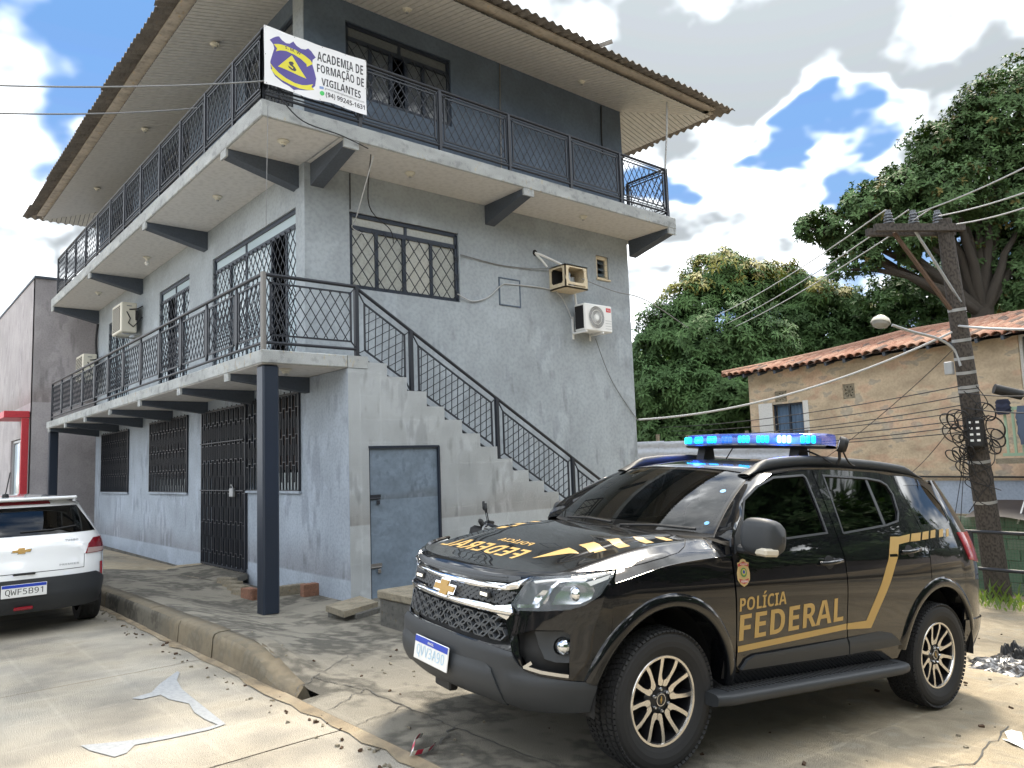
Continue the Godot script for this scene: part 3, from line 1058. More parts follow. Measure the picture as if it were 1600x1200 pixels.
func window(parent: Node, o: Vector3, ux: Vector3, nn: Vector3, w: float, h: float, transom: float, mullions: Array, glass: Array, pitch := 0.0, open_pane := -1, top_split := 0.5, set_back := 0.06) -> void:
	var uy = Vector3.UP
	var win = sub("window", parent)
	var f = MB.new()
	var c = o - nn * set_back
	var fw = 0.055
	for q in [[0, 0, 0, h], [w, 0, w, h], [0, 0, w, 0], [0, h, w, h], [0, h - transom, w, h - transom]]:
		var a = Vector2(clampf(q[0], fw / 2, w - fw / 2), clampf(q[1], fw / 2, h - fw / 2))
		var b = Vector2(clampf(q[2], fw / 2, w - fw / 2), clampf(q[3], fw / 2, h - fw / 2))
		f.bar(c + ux * a.x + uy * a.y, c + ux * b.x + uy * b.y, 0.07, fw, nn)
	for m in mullions:
		f.bar(c + ux * m + nn * 0.002, c + ux * m + uy * (h - transom) + nn * 0.002, 0.06, 0.045, nn)
	if transom > 0.05:
		f.bar(c + ux * w * top_split + uy * (h - transom) + nn * 0.002, c + ux * w * top_split + uy * h + nn * 0.002, 0.05, 0.035, nn)
	put("frame", f, M.frame, win)
	var xs = [0.0]
	xs.append_array(mullions)
	xs.append(w)
	for i in xs.size() - 1:
		if i == open_pane:
			continue
		var p = MB.new()
		p.box(c + ux * (xs[i] + xs[i + 1]) / 2 + uy * (h - transom) / 2 - nn * (0.012 if i % 2 else -0.006), Vector3(absf(ux.x), 0, absf(ux.z)) * (xs[i + 1] - xs[i] - 0.03) + uy * (h - transom - 0.04) + nn.abs() * 0.006)
		put("pane", p, glass[i % glass.size()], win)
	if transom > 0.05:
		for s in [[0.0, top_split], [top_split, 1.0]]:
			var p = MB.new()
			p.box(c + ux * w * (s[0] + s[1]) / 2 + uy * (h - transom / 2), Vector3(absf(ux.x), 0, absf(ux.z)) * (w * (s[1] - s[0]) - 0.03) + uy * (transom - 0.03) + nn.abs() * 0.006)
			put("pane", p, glass[0], win)
	if pitch > 0.0:
		var l = MB.new()
		var r = V2([0.03, 0.03, w - 0.03, 0.03, w - 0.03, h - transom - 0.02, 0.03, h - transom - 0.02])
		var base = o - nn * (set_back - 0.05)
		lattice(l, r, Vector2(0.72, 1), pitch, 0.011, base, ux, uy, 0.0)
		lattice(l, r, Vector2(-0.72, 1), pitch, 0.011, base, ux, uy, 0.012 * signf(ux.cross(uy).dot(nn)))
		put("lattice", l, M.iron, win)

func bars(parent: Node, called: String, o: Vector3, ux: Vector3, nn: Vector3, w: float, h: float, rows: Array) -> void:
	var mb = MB.new()
	var uy = Vector3.UP
	frame_of(mb, V2([0, 0, w, 0, w, h, 0, h]), 0.03, 0.03, o, ux, uy)
	var k = maxi(4, roundi(w / 0.105))
	for i in range(1, k):
		var x = w * i / k
		mb.bar(o + ux * x, o + ux * x + uy * h, 0.014, 0.022, nn)
	for r in rows:
		for i in k:
			var y: float = r + (0.025 if i % 2 else -0.025)
			mb.bar(o + ux * (w * i / k) + uy * y + nn * 0.004, o + ux * (w * (i + 1) / k) + uy * y + nn * 0.004, 0.012, 0.016, nn)
			mb.bar(o + ux * (w * (i + 0.5) / k) + uy * (y - 0.0) + nn * 0.003, o + ux * (w * (i + 0.5) / k) + uy * (y + (0.24 if i % 2 else -0.24)) + nn * 0.003, 0.010, 0.016, nn)
	put(called, mb, M.iron, parent)

# one railing run along ux from the posts at the distances us; panels between them
func railing(parent: Node, o: Vector3, ux: Vector3, us: Array, y_bot: float, y_top: float, style: int) -> void:
	var uy = Vector3.UP
	var nn = ux.cross(uy)
	var a: float = us[0]
	var b: float = us[-1]
	var rail = MB.new()
	rail.tube([o + ux * a + uy * y_top, o + ux * b + uy * y_top], 0.024, 8)
	put("handrail", rail, M.iron, parent)
	rail = MB.new()
	rail.tube([o + ux * a + uy * y_bot, o + ux * b + uy * y_bot], 0.019, 8)
	put("bottom_rail", rail, M.iron, parent)
	for i in us.size():
		var p = MB.new()
		var u: float = us[i]
		if style == 1 and i > 0 and i < us.size() - 1:
			# a flat picket that runs to a point at both ends
			p.prism(V2([-0.045, y_bot + 0.12, 0, y_bot, 0.045, y_bot + 0.12, 0.045, y_top - 0.14, 0, y_top - 0.01, -0.045, y_top - 0.14]), o + ux * u - nn * 0.015, ux, uy, nn, 0.03)
		else:
			p.bar(o + ux * u + uy * (y_bot - 0.08), o + ux * u + uy * y_top, 0.045, 0.045, nn)
		put("post", p, M.iron, parent)
	for i in us.size() - 1:
		var u0: float = us[i]
		var u1: float = us[i + 1]
		var in0 = 0.085
		var dy = 0.095
		var r = V2([u0 + in0, y_bot + dy, u1 - in0, y_bot + dy, u1 - in0, y_top - dy, u0 + in0, y_top - dy])
		var f = MB.new()
		frame_of(f, r, 0.02, 0.02, o, ux, uy)
		if style != 1:
			for s in [[0, u0, y_bot], [1, u1, y_bot], [2, u1, y_top], [3, u0, y_top]]:
				var c = r[s[0]]
				f.bar(o + ux * c.x + uy * c.y, o + ux * s[1] + uy * s[2], 0.012, 0.018, nn)
			if style == 2:
				frame_of(f, V2([u0 + 0.04, y_bot + 0.045, u1 - 0.04, y_bot + 0.045, u1 - 0.04, y_top - 0.045, u0 + 0.04, y_top - 0.045]), 0.014, 0.014, o, ux, uy)
		put("panel_frame", f, M.iron, parent)
		var l = MB.new()
		var pitch = 0.122 if style == 2 else 0.115
		lattice(l, r, Vector2(0.62, 1), pitch, 0.0095, o, ux, uy, -0.005)
		lattice(l, r, Vector2(-0.62, 1), pitch, 0.0095, o, ux, uy, 0.006)
		put("lattice", l, M.iron, parent)

func make_building() -> void:
	var B = thing("building", "grey two-storey-over-ground corner building with wraparound balconies and wide corrugated roof", "building")
	var X = Vector3.RIGHT
	var Z = Vector3.BACK
	var G1 = [-11.45, 1.27, -9.0, 2.67]
	var G2 = [-7.32, 1.285, -4.94, 2.70]
	var G3 = [-4.12, 0.06, -2.10, 2.695]
	var G4 = [-2.10, 1.33, -0.21, 2.695]
	# left face: ground floor, first floor, top floor (u runs along z)
	var m = MB.new()
	wall(m, Vector3.ZERO, Z, -X, -12.2, 1.155, -0.9, 2.872, [G1, G2, G3, G4])
	put("ground_floor_wall", m, M.wall_blue, B)
	m = MB.new()
	wall(m, Vector3.ZERO, Z, -X, -12.2, -0.001, 2.872, 5.965, [[-11.05, 3.06, -9.12, 5.43], [-6.83, 3.06, -4.95, 5.41], [-3.70, 3.06, -0.29, 5.39]])
	put("first_floor_wall", m, M.wall, B)
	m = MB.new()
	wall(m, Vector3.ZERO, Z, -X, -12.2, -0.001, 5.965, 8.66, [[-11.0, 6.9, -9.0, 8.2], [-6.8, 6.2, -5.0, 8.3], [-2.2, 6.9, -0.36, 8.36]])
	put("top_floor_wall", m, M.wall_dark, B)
	# right face
	m = MB.new()
	wall(m, Vector3.ZERO, X, Z, 0.004, 6.88, -1.2, 5.965, [[0.69, 4.228, 2.68, 5.376], [5.95, 5.04, 6.30, 5.52]])
	put("side_wall", m, M.wall, B)
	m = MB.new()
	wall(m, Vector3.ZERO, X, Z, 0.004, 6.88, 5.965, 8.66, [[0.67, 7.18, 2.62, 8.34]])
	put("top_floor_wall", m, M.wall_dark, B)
	# back and far side
	m = MB.new()
	wall(m, Vector3(6.88, 0, 0), Z, X, -12.2, -0.001, -1.2, 8.66, [])
	wall(m, Vector3(0, 0, -12.2), X, -Z, 0.001, 6.88, -1.2, 8.66, [])
	put("rear_wall", m, M.wall, B)
	# corner pilaster, a little proud and paler on the street side
	m = MB.new()
	m.box(Vector3(-0.006, 4.42, -0.145), Vector3(0.012, 3.08, 0.286))
	m.box(Vector3(-0.006, 7.41, -0.17), Vector3(0.012, 2.48, 0.336))
	put("pilaster", m, M.wall, B)
	# floors inside, dark rooms
	for y in [0.0, 2.9, 5.98]:
		m = MB.new()
		m.box(Vector3(3.44, y - 0.06, -6.1), Vector3(6.4, 0.1, 11.7))
		m.box(Vector3(2.6, y + 1.35, -6.1), Vector3(0.1, 2.7, 11.6))
		m.box(Vector3(3.4, y + 1.35, -2.7), Vector3(6.3, 2.7, 0.1))
		put("room_partition", m, M.room, B)
	# upper slab
	m = MB.new()
	m.cbox(Vector3(3.047, 6.0755, -5.654), Vector3(8.209, 0.221, 13.356), 0.012)
	put("balcony_slab", m, M.slab, B)
	m = MB.new()
	m.box(Vector3(-0.515, 5.962, -5.6), Vector3(1.02, 0.006, 13.2))
	m.box(Vector3(3.58, 5.962, 0.506), Vector3(7.1, 0.006, 0.99))
	put("slab_underside", m, M.soffit_slab, B)
	# lower slab and landing
	m = MB.new()
	m.cbox(Vector3(-0.556, 2.959, -5.506), Vector3(1.122, 0.162, 13.328), 0.012)
	m.box(Vector3(0.155, 2.96, 0.578), Vector3(0.29, 0.155, 1.15))
	put("balcony_slab", m, M.slab, B)
	m = MB.new()
	m.box(Vector3(-0.56, 2.875, -5.5), Vector3(1.08, 0.006, 13.25))
	put("slab_underside", m, M.soffit_slab, B)
	for z in [-0.27, -4.05, -8.16, -12.2]:
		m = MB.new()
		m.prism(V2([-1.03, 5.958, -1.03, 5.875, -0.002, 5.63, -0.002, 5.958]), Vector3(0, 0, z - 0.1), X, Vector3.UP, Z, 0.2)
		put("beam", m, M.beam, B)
		m = MB.new()
		m.box(Vector3(-1.042, 5.907, z), Vector3(0.028, 0.112, 0.21))
		put("beam_end", m, M.slab, B)
	for x in [0.18, 3.35, 7.03]:
		m = MB.new()
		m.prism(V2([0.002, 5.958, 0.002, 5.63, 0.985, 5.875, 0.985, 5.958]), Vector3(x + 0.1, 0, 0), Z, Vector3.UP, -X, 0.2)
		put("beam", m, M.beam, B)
		m = MB.new()
		m.box(Vector3(x, 5.907, 1.003), Vector3(0.22, 0.112, 0.034))
		put("beam_end", m, M.slab, B)
	for z in [0.02, -1.89, -3.97, -5.95, -8.0, -9.98, -11.9]:
		m = MB.new()
		m.prism(V2([-1.09, 2.871, -1.09, 2.80, -0.002, 2.66, -0.002, 2.871]), Vector3(0, 0, z - 0.07), X, Vector3.UP, Z, 0.14)
		put("beam", m, M.beam, B)
		m = MB.new()
		m.box(Vector3(-1.10, 2.825, z), Vector3(0.03, 0.10, 0.15))
		put("beam_end", m, M.slab, B)
	# steel posts under the lower balcony
	for z in [1.02, -12.02]:
		m = MB.new()
		var y0 = gy(-0.99, z) if z > 0 else -0.1
		m.cbox(Vector3(-0.985, (y0 + 2.873) / 2 - 0.01, z), Vector3(0.2, 2.873 - y0, 0.2), 0.02)
		put("post", m, M.frame, B)
	# openings of the side face
	window(B, Vector3(0.69, 4.228, 0), X, Z, 1.99, 1.148, 0.225, [0.47, 0.96, 1.46], [M.curtain_pane, M.curtain_pane, M.curtain_pane2, M.curtain_pane], 0.165)
	window(B, Vector3(0.67, 7.18, 0), X, Z, 1.95, 1.16, 0.25, [0.44, 0.81, 1.09, 1.42], [M.dim_pane, M.dim_pane, M.dim_pane], 0.165, 2)
	m = MB.new()
	for k in 3:
		m.box(Vector3(6.125, 5.16 + k * 0.12, -0.07), Vector3(0.32, 0.006, 0.11), Basis(X, 0.75))
	var v = sub("vent_window", B)
	put("louvre", m, M.pane, v)
	m = MB.new()
	frame_of(m, V2([0.02, 0.02, 0.33, 0.02, 0.33, 0.46, 0.02, 0.46]), 0.035, 0.09, Vector3(5.95, 5.04, -0.05), X, Vector3.UP)
	m.box(Vector3(6.125, 5.05, 0.01), Vector3(0.38, 0.03, 0.05))
	put("frame", m, M.old_cream, v)
	# openings of the street face, upper floor
	window(B, Vector3(0, 3.06, -3.70), Z, -X, 3.41, 2.33, 0.25, [0.75, 1.45, 2.45, 2.98], [M.frosted_sky, M.frosted_sky, M.frosted_sky, M.frosted_sky, M.frosted_sky], 0.14, 3, 0.42)
	window(B, Vector3(0, 3.06, -6.83), Z, -X, 1.88, 2.35, 0.24, [0.5, 0.95, 1.4], [M.frosted_sky], 0.14, 1)
	window(B, Vector3(0, 3.06, -11.05), Z, -X, 1.93, 2.37, 0.24, [0.6, 1.2], [M.frosted_sky], 0.14)
	window(B, Vector3(0, 6.9, -11.0), Z, -X, 2.0, 1.3, 0.2, [0.6, 1.2], [M.dim_pane], 0.14)
	window(B, Vector3(0, 6.2, -6.8), Z, -X, 1.8, 2.1, 0.2, [0.6, 1.2], [M.dim_pane], 0.14)
	window(B, Vector3(0, 6.9, -2.2), Z, -X, 1.84, 1.46, 0.25, [0.6, 1.2], [M.dim_pane], 0.14)
	# barred openings of the ground floor
	for g in [G1, G2, G4]:
		var w: float = g[2] - g[0]
		var h: float = g[3] - g[1]
		var win = sub("barred_window", B)
		bars(win, "grille", Vector3(-0.02, g[1], g[0]), Z, -X, w, h, [h * 0.28, h * 0.56, h * 0.84])
		m = MB.new()
		m.box(Vector3(0.15, (g[1] + g[3]) / 2 + 0.15, (g[0] + g[2]) / 2), Vector3(0.02, h - 0.3, w))
		put("shutter", m, M.shutter, win)
		m = MB.new()
		m.box(Vector3(0.16, g[1] + 0.13, (g[0] + g[2]) / 2), Vector3(0.02, 0.25, w))
		put("pane", m, M.frosted, win)
		m = MB.new()
		m.box(Vector3(0.02, g[1] - 0.018, (g[0] + g[2]) / 2), Vector3(0.12, 0.034, w + 0.06))
		put("sill", m, M.wall_blue, win)
	var gate = sub("gate", B)
	bars(gate, "grille", Vector3(-0.03, 0.09, -4.10), Z, -X, 1.98, 2.59, [0.22, 0.72, 1.22, 1.72, 2.02, 2.36])
	m = MB.new()
	for y in [1.33, 2.13]:
		m.bar(Vector3(-0.05, y, -4.1), Vector3(-0.05, y, -2.12), 0.016, 0.04, X)
	put("rail", m, M.iron_worn if false else M.iron, gate)
	m = MB.new()
	m.cbox(Vector3(-0.075, 1.30, -2.55), Vector3(0.05, 0.14, 0.16), 0.01)
	m.tube([Vector3(-0.085, 1.37, -2.60), Vector3(-0.095, 1.42, -2.58), Vector3(-0.095, 1.42, -2.52), Vector3(-0.085, 1.37, -2.50)], 0.008)
	put("lock", m, M.galv, gate)
	m = MB.new()
	m.box(Vector3(0.17, 1.38, -3.1), Vector3(0.03, 2.6, 2.0))
	put("door_leaf", m, M.dark, gate)
	# railings
	var r = sub("upper_railing", B)
	railing(r, Vector3(-1.02, 0, 0), Z, [-11.72, -10.75, -9.70, -8.66, -7.6, -6.5, -5.45, -4.35, -3.25, -2.17, -1.06, 0.02, 0.985], 6.27, 7.10, 2)
	railing(r, Vector3(0, 0, 0.985), X, [-1.02, 0.33, 1.655, 2.99, 4.35, 5.63, 6.95], 6.27, 7.12, 2)
	railing(r, Vector3(6.97, 0, 0), Z, [0.02, 0.985], 6.27, 7.14, 2)
	r = sub("lower_railing", B)
	railing(r, Vector3(-1.07, 0, 0), Z, [-11.77, -10.63, -9.54, -8.45, -7.37, -6.28, -5.17, -4.06, -3.0, -1.93, -0.83, 0.26, 1.11], 3.13, 3.96, 1)
	railing(r, Vector3(0, 0, 1.11), X, [-1.07, 0.165], 3.13, 3.95, 0)
	m = MB.new()
	m.tube([Vector3(-1.075, 3.0, 1.115), Vector3(-1.075, 3.975, 1.115)], 0.034, 10)
	put("corner_post", m, M.iron_worn, r)
	make_roof(B)

func make_roof(B: Node) -> void:
	var X = Vector3.RIGHT
	var Z = Vector3.BACK
	# soffit of narrow boards, mitred at the corners: [wall corner a, wall corner b, outer corner a, outer corner b]
	var yi = 8.645
	var yo = 8.335
	var wc = [Vector3(0, yi, -12.2), Vector3(0, yi, 0), Vector3(6.88, yi, 0), Vector3(6.88, yi, -12.2)]
	var oc = [Vector3(-1.23, yo, -12.72), Vector3(-1.23, yo, 1.375), Vector3(8.0, yo, 1.375), Vector3(8.0, yo, -12.72)]
	for s in 4:
		var a: Vector3 = oc[s]
		var b: Vector3 = oc[(s + 1) % 4]
		var wa: Vector3 = wc[s]
		var wb: Vector3 = wc[(s + 1) % 4]
		var along = (b - a).normalized()
		var L = (b - a).length()
		var k = int(L / 0.10)
		var m = MB.new()
		for i in k:
			var u0 = L * i / k + 0.007
			var u1 = L * (i + 1) / k - 0.007
			var q = []
			for u in [u0, u1]:
				var p = a + along * u
				# how far towards the wall this board runs
				var t0: float = clampf(u / maxf(0.01, (wa - a).dot(along)), 0.0, 1.0)
				var t1: float = clampf((L - u) / maxf(0.01, (b - wb).dot(along)), 0.0, 1.0)
				var t = minf(t0, t1)
				var inward: Vector3 = (wa - a) - along * (wa - a).dot(along)
				q.append([p, p + inward * t])
			m.quad(q[0][0], q[1][0], q[1][1], q[0][1], Vector3.DOWN)
			var d = Vector3(0, 0.012, 0)
			m.quad(q[1][0], q[1][1], q[1][1] + d, q[1][0] + d, along)
			m.quad(q[0][0], q[0][1], q[0][1] + d, q[0][0] + d, -along)
		put("soffit_boards", m, M.pvc, B).set_meta("kind", "stuff")
		m = MB.new()
		var up = Vector3(0, 0.014, 0)
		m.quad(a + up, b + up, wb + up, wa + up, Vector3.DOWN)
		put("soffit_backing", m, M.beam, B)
		# fascia in lengths
		var out = along.cross(Vector3.UP)
		if out.dot(a - Vector3(3.4, 8, -6)) < 0:
			out = -out
		var nb = maxi(3, roundi(L / 2.0))
		for i in nb:
			m = MB.new()
			var p0 = a + along * (L * i / nb + 0.002)
			var p1 = a + along * (L * (i + 1) / nb - 0.002)
			m.bar((p0 + Vector3(0, 0.105, 0)) + out * 0.012, (p1 + Vector3(0, 0.105, 0)) + out * 0.012, 0.024, 0.25, out)
			put("fascia", m, M.fascia, B)
	# corrugated sheets on four slopes, each sheet its own piece
	var ex = [-1.62, 8.36]
	var ez = [-13.05, 1.72]
	var ye = 8.44
	var slope = 0.24
	var sides = [[Vector3(ex[0], ye, ez[1]), X, -Z, ex[1] - ex[0]], [Vector3(ex[0], ye, ez[0]), Z, X, ez[1] - ez[0]], [Vector3(ex[1], ye, ez[0]), Z, -X, ez[1] - ez[0]], [Vector3(ex[0], ye, ez[0]), X, Z, ex[1] - ex[0]]]
	var run_max: float = (ex[1] - ex[0]) / 2
	for s in sides:
		var o: Vector3 = s[0]
		var al: Vector3 = s[1]
		var inn: Vector3 = s[2]
		var L: float = s[3]
		var n_sheet = roundi(L / 1.062)
		var sw = L / n_sheet
		for i in n_sheet:
			var m = MB.new()
			var jog = rng.randf_range(-0.03, 0.03)
			var lift = 0.008 * (i % 2)
			var rows_t = []
			var rows_b = []
			var steps = 36
			for q in steps + 1:
				var u = clampf(sw * i + (sw + 0.05) * q / steps, 0.001, L - 0.001)
				var wv = 0.026 * cos(TAU * u / 0.177)
				var reach = maxf(0.02, minf(minf(u, L - u), run_max))
				var lt = []
				var lb = []
				for e in [0.0, 0.35, 1.0]:
					var d: float = lerpf(jog, reach, e) if e > 0 else jog
					if e == 0.35:
						d = minf(0.7, reach * 0.5)
					var p = o + al * u + inn * d + Vector3(0, d * slope + wv + lift, 0)
					lt.append(p)
					lb.append(p - Vector3(0, 0.007, 0))
				rows_t.append(lt)
				rows_b.append(lb)
			m.loft(rows_t, false, Vector3(3.4, 0, -6))
			m.loft(rows_b, false, Vector3(3.4, 40, -6))
			for q in steps:
				m.quad(rows_t[q][0], rows_t[q + 1][0], rows_b[q + 1][0], rows_b[q][0], -inn)
			put("roof_sheet", m, M.roof_sheet, B)
	# broken end of a sheet sticking up on the side eave
	var m2 = MB.new()
	m2.bar(Vector3(4.62, 8.60, 1.45), Vector3(4.80, 8.66, 1.68), 0.02, 0.07, Vector3.UP)
	put("loose_batten", m2, M.roof_sheet, B)

# ---------------------------------------------------------------- outside stair
func make_stair() -> void:
	var S = thing("staircase", "grey roughcast outside stair with iron handrail and steel door beneath", "staircase")
	var X = Vector3.RIGHT
	var Z = Vector3.BACK
	var noses = [0.285, 0.57, 0.875, 1.185, 1.475, 1.77, 2.085, 2.395, 2.675, 2.985, 3.29, 3.59, 3.89, 4.19, 4.49, 4.79, 5.09, 5.39]
	var ys = [2.96, 2.79, 2.61, 2.41, 2.23, 2.04, 1.85, 1.67, 1.49, 1.32, 1.14, 0.96, 0.78, 0.60, 0.42, 0.24, 0.06]
	var poly = PackedVector2Array()
	poly.append_array([Vector2(0.004, -0.75), Vector2(0.004, 2.874), Vector2(0.288, 2.874)])
	for i in ys.size():
		poly.append(Vector2(noses[i] + 0.003, ys[i] + 0.004))
		poly.append(Vector2(noses[i + 1] + 0.003, ys[i] + 0.004))
	poly.append_array([Vector2(5.393, -0.75), Vector2(1.372, -0.75), Vector2(1.372, 1.88), Vector2(0.285, 1.88), Vector2(0.285, -0.75)])
	var m = MB.new()
	m.prism(poly, Vector3(0, 0, 0.96), X, Vector3.UP, Z, 0.198)
	put("side_wall", m, M.cast, S)
	for i in ys.size():
		m = MB.new()
		var y: float = ys[i]
		m.cbox(Vector3((noses[i] + noses[i + 1]) / 2 - 0.01, y - 0.1, 0.481), Vector3(noses[i + 1] - noses[i] + 0.02, 0.2, 0.955), 0.008)
		put("step", m, M.slab, S)
	m = MB.new()
	m.box(Vector3(0.83, 0.5, 0.5), Vector3(1.1, 2.8, 0.02))
	put("cupboard_back", m, M.dark, S)
	var d = sub("door", S)
	m = MB.new()
	m.cbox(Vector3(0.825, 0.865, 1.12), Vector3(1.05, 2.0, 0.035), 0.006)
	put("leaf", m, M.door_blue, d)
	m = MB.new()
	m.box(Vector3(0.825, 1.872, 1.14), Vector3(1.09, 0.03, 0.06))
	m.box(Vector3(1.362, 0.86, 1.14), Vector3(0.03, 2.02, 0.06))
	m.box(Vector3(0.293, 0.86, 1.125), Vector3(0.016, 2.02, 0.05))
	put("frame", m, M.frame, d)
	for y in [1.22, 0.36]:
		var h = MB.new()
		h.box(Vector3(0.37, y + 0.03, 1.145), Vector3(0.16, 0.035, 0.02))
		h.tube([Vector3(0.29, y, 1.152), Vector3(0.44, y, 1.152)], 0.011, 6)
		h.cbox(Vector3(0.41, y - 0.05, 1.155), Vector3(0.045, 0.055, 0.02), 0.006)
		put("latch", h, M.iron_worn if y < 1 else M.iron, d)
	# sloping handrail with panels of sheared lattice
	var r = sub("railing", S)
	var k = -0.598
	var top = func(x: float) -> float: return 3.94 + k * (x - 0.165)
	var bot = func(x: float) -> float: return 3.07 + k * (x - 0.165)
	var px = [0.165, 0.99, 2.46, 3.98, 5.33]
	var z = 1.10
	m = MB.new()
	m.tube([Vector3(px[0], top.call(px[0]), z), Vector3(px[-1], top.call(px[-1]), z)], 0.024, 8)
	put("handrail", m, M.iron, r)
	m = MB.new()
	m.tube([Vector3(px[0], bot.call(px[0]), z), Vector3(px[-1], bot.call(px[-1]), z)], 0.019, 8)
	put("bottom_rail", m, M.iron, r)
	for i in px.size():
		m = MB.new()
		m.bar(Vector3(px[i], bot.call(px[i]) - 0.09, z), Vector3(px[i], top.call(px[i]), z), 0.05, 0.05, Z)
		put("post", m, M.iron, r)
		if i == px.size() - 1:
			break
		var a: float = px[i] + 0.12
		var b: float = px[i + 1] - 0.10
		var q = PackedVector2Array([Vector2(a, bot.call(a) + 0.13), Vector2(b, bot.call(b) + 0.13), Vector2(b, top.call(b) - 0.13), Vector2(a, top.call(a) - 0.13)])
		m = MB.new()
		frame_of(m, q, 0.02, 0.02, Vector3(0, 0, z), X, Vector3.UP)
		for e in [[q[0], px[i], bot], [q[1], px[i + 1], bot], [q[2], px[i + 1], top], [q[3], px[i], top]]:
			m.bar(Vector3(e[0].x, e[0].y, z), Vector3(e[1], (e[2] as Callable).call(e[1]), z), 0.012, 0.018, Z)
		put("panel_frame", m, M.iron, r)
		m = MB.new()
		lattice(m, q, Vector2(0.04, 1), 0.103, 0.0095, Vector3(0, 0, z), X, Vector3.UP, 0.005)
		lattice(m, q, Vector2(1, 0.52), 0.105, 0.0095, Vector3(0, 0, z), X, Vector3.UP, -0.005)
		put("lattice", m, M.iron, r)

# ---------------------------------------------------------------- the black police car
# its own axes: x from the front hub backwards, y up, z towards the driver's side
const FR := -0.25
const RR := 3.22
var T_base = V2([0.2, 0.86, 0.40, 0.895, 0.55, 0.925, 0.75, 0.938, 0.92, 0.945, 1.05, 0.935, 1.15, 0.915, 1.25, 0.885, 1.70, 0.70, 1.9, 0.62])
var T_nose = V2([0.2, -0.68, 0.33, -0.80, 0.40, -0.89, 0.50, -0.925, 0.62, -0.925, 0.70, -0.905, 0.85, -0.885, 0.97, -0.865, 1.02, -0.855, 1.045, -0.838, 1.075, -0.79, 1.2, -0.58])
var T_tail = V2([0.3, 3.72, 0.45, 3.84, 0.58, 3.92, 0.72, 3.90, 1.0, 3.87, 1.3, 3.80, 1.5, 3.68, 1.68, 3.50, 1.75, 3.42])
var T_hood = V2([-1.0, 0.93, -0.9, 1.03, -0.83, 1.048, -0.75, 1.058, -0.6, 1.080, -0.36, 1.138, -0.05, 1.205, 0.2, 1.235, 0.4, 1.25, 0.9, 1.27])
var T_roof = V2([0.9, 1.645, 1.0, 1.683, 1.15, 1.718, 1.5, 1.765, 2.0, 1.785, 2.6, 1.78, 3.0, 1.755, 3.3, 1.70, 3.5, 1.655])
var T_th = PackedFloat32Array()
var T_s = PackedFloat32Array()
var T_sr = PackedFloat32Array()
const CTR := Vector3(1.4, 0.75, 0)

func t_w(x: float, y: float) -> float:
	var w = curve(T_base, y)
	if x < 0.75 and y > 1.0:
		w = lerpf(w, maxf(w, 0.925), ss(0.75, 0.35, x))
	if x > 2.4:
		var q = (x - 2.4) / 0.85
		w -= (0.030 + 0.05 * clampf(y - 1.1, 0.0, 0.6)) * q * q
	return w

func t_side(p: Vector2) -> Vector3:
	var w = t_w(p.x, p.y)
	if p.x < FR:
		var a = clampf((FR - p.x) / (FR - curve(T_nose, p.y)), 0.0, 1.0)
		w = t_w(FR, p.y) * pow(1.0 - pow(a, 2.5), 0.4)
	elif p.x > RR:
		var a = clampf((p.x - RR) / (curve(T_tail, p.y) - RR), 0.0, 1.0)
		w = t_w(RR, p.y) * pow(1.0 - pow(a, 2.8), 1.0 / 2.8)
	# doors swell a little, and a crease runs through the handles
	if p.x > FR:
		w += 0.006 * exp(-pow((p.y - 1.12) / 0.035, 2.0)) * ss(0.2, 0.6, p.x)
	return Vector3(p.x, p.y, w)

func t_side_m(p: Vector2) -> Vector3:
	return t_side(p) * Vector3(1, 1, -1)

func t_tables() -> void:
	var len = 0.0
	var lr = 0.0
	var last = Vector2.ZERO
	var lastr = Vector2.ZERO
	for i in 301:
		var th = PI / 2 * i / 300.0
		var q = Vector2(FR - (FR + 0.92) * pow(maxf(0.0, cos(th)), 0.8), 0.945 * pow(maxf(0.0, sin(th)), 0.8))
		var qr = Vector2(RR + 0.65 * pow(maxf(0.0, cos(th)), 2 / 2.8), 0.90 * pow(maxf(0.0, sin(th)), 2 / 2.8))
		if i > 0:
			len += q.distance_to(last)
			lr += qr.distance_to(lastr)
		last = q
		lastr = qr
		T_th.append(th)
		T_s.append(len)
		T_sr.append(lr)

func look_up(tab: PackedFloat32Array, s: float) -> float:
	var i = clampi(tab.bsearch(s), 1, 300)
	return lerpf(T_th[i - 1], T_th[i], clampf((s - tab[i - 1]) / maxf(1e-6, tab[i] - tab[i - 1]), 0.0, 1.0))

func t_front(p: Vector2) -> Vector3:
	var th = look_up(T_s, absf(p.x))
	var xf = curve(T_nose, p.y)
	return Vector3(FR - (FR - xf) * pow(maxf(0.0, cos(th)), 0.8), p.y, signf(p.x) * t_w(FR, p.y) * pow(maxf(0.0, sin(th)), 0.8))

func t_rear(p: Vector2) -> Vector3:
	var th = look_up(T_sr, absf(p.x))
	var xr = curve(T_tail, p.y)
	return Vector3(RR + (xr - RR) * pow(maxf(0.0, cos(th)), 2 / 2.8), p.y, signf(p.x) * t_w(RR, p.y) * pow(maxf(0.0, sin(th)), 2 / 2.8))

func t_s_at(x: float, y: float) -> float:
	var lo = 0.0
	var hi = T_s[300]
	for i in 30:
		var m = (lo + hi) / 2
		if t_front(Vector2(m, y)).x < x:
			lo = m
		else:
			hi = m
	return lo

func t_hood(p: Vector2) -> Vector3:
	var z = absf(p.y)
	var y = curve(T_hood, p.x) - 0.012 * pow(z / 0.75, 2) - 0.36 * maxf(0.0, z - 0.735) * ss(0.70, 0.77, z) - 0.25 * maxf(0.0, z - 0.86)
	y += 0.016 * ss(0.60, 0.52, z) * ss(-0.62, -0.30, p.x)
	return Vector3(p.x, y, p.y)

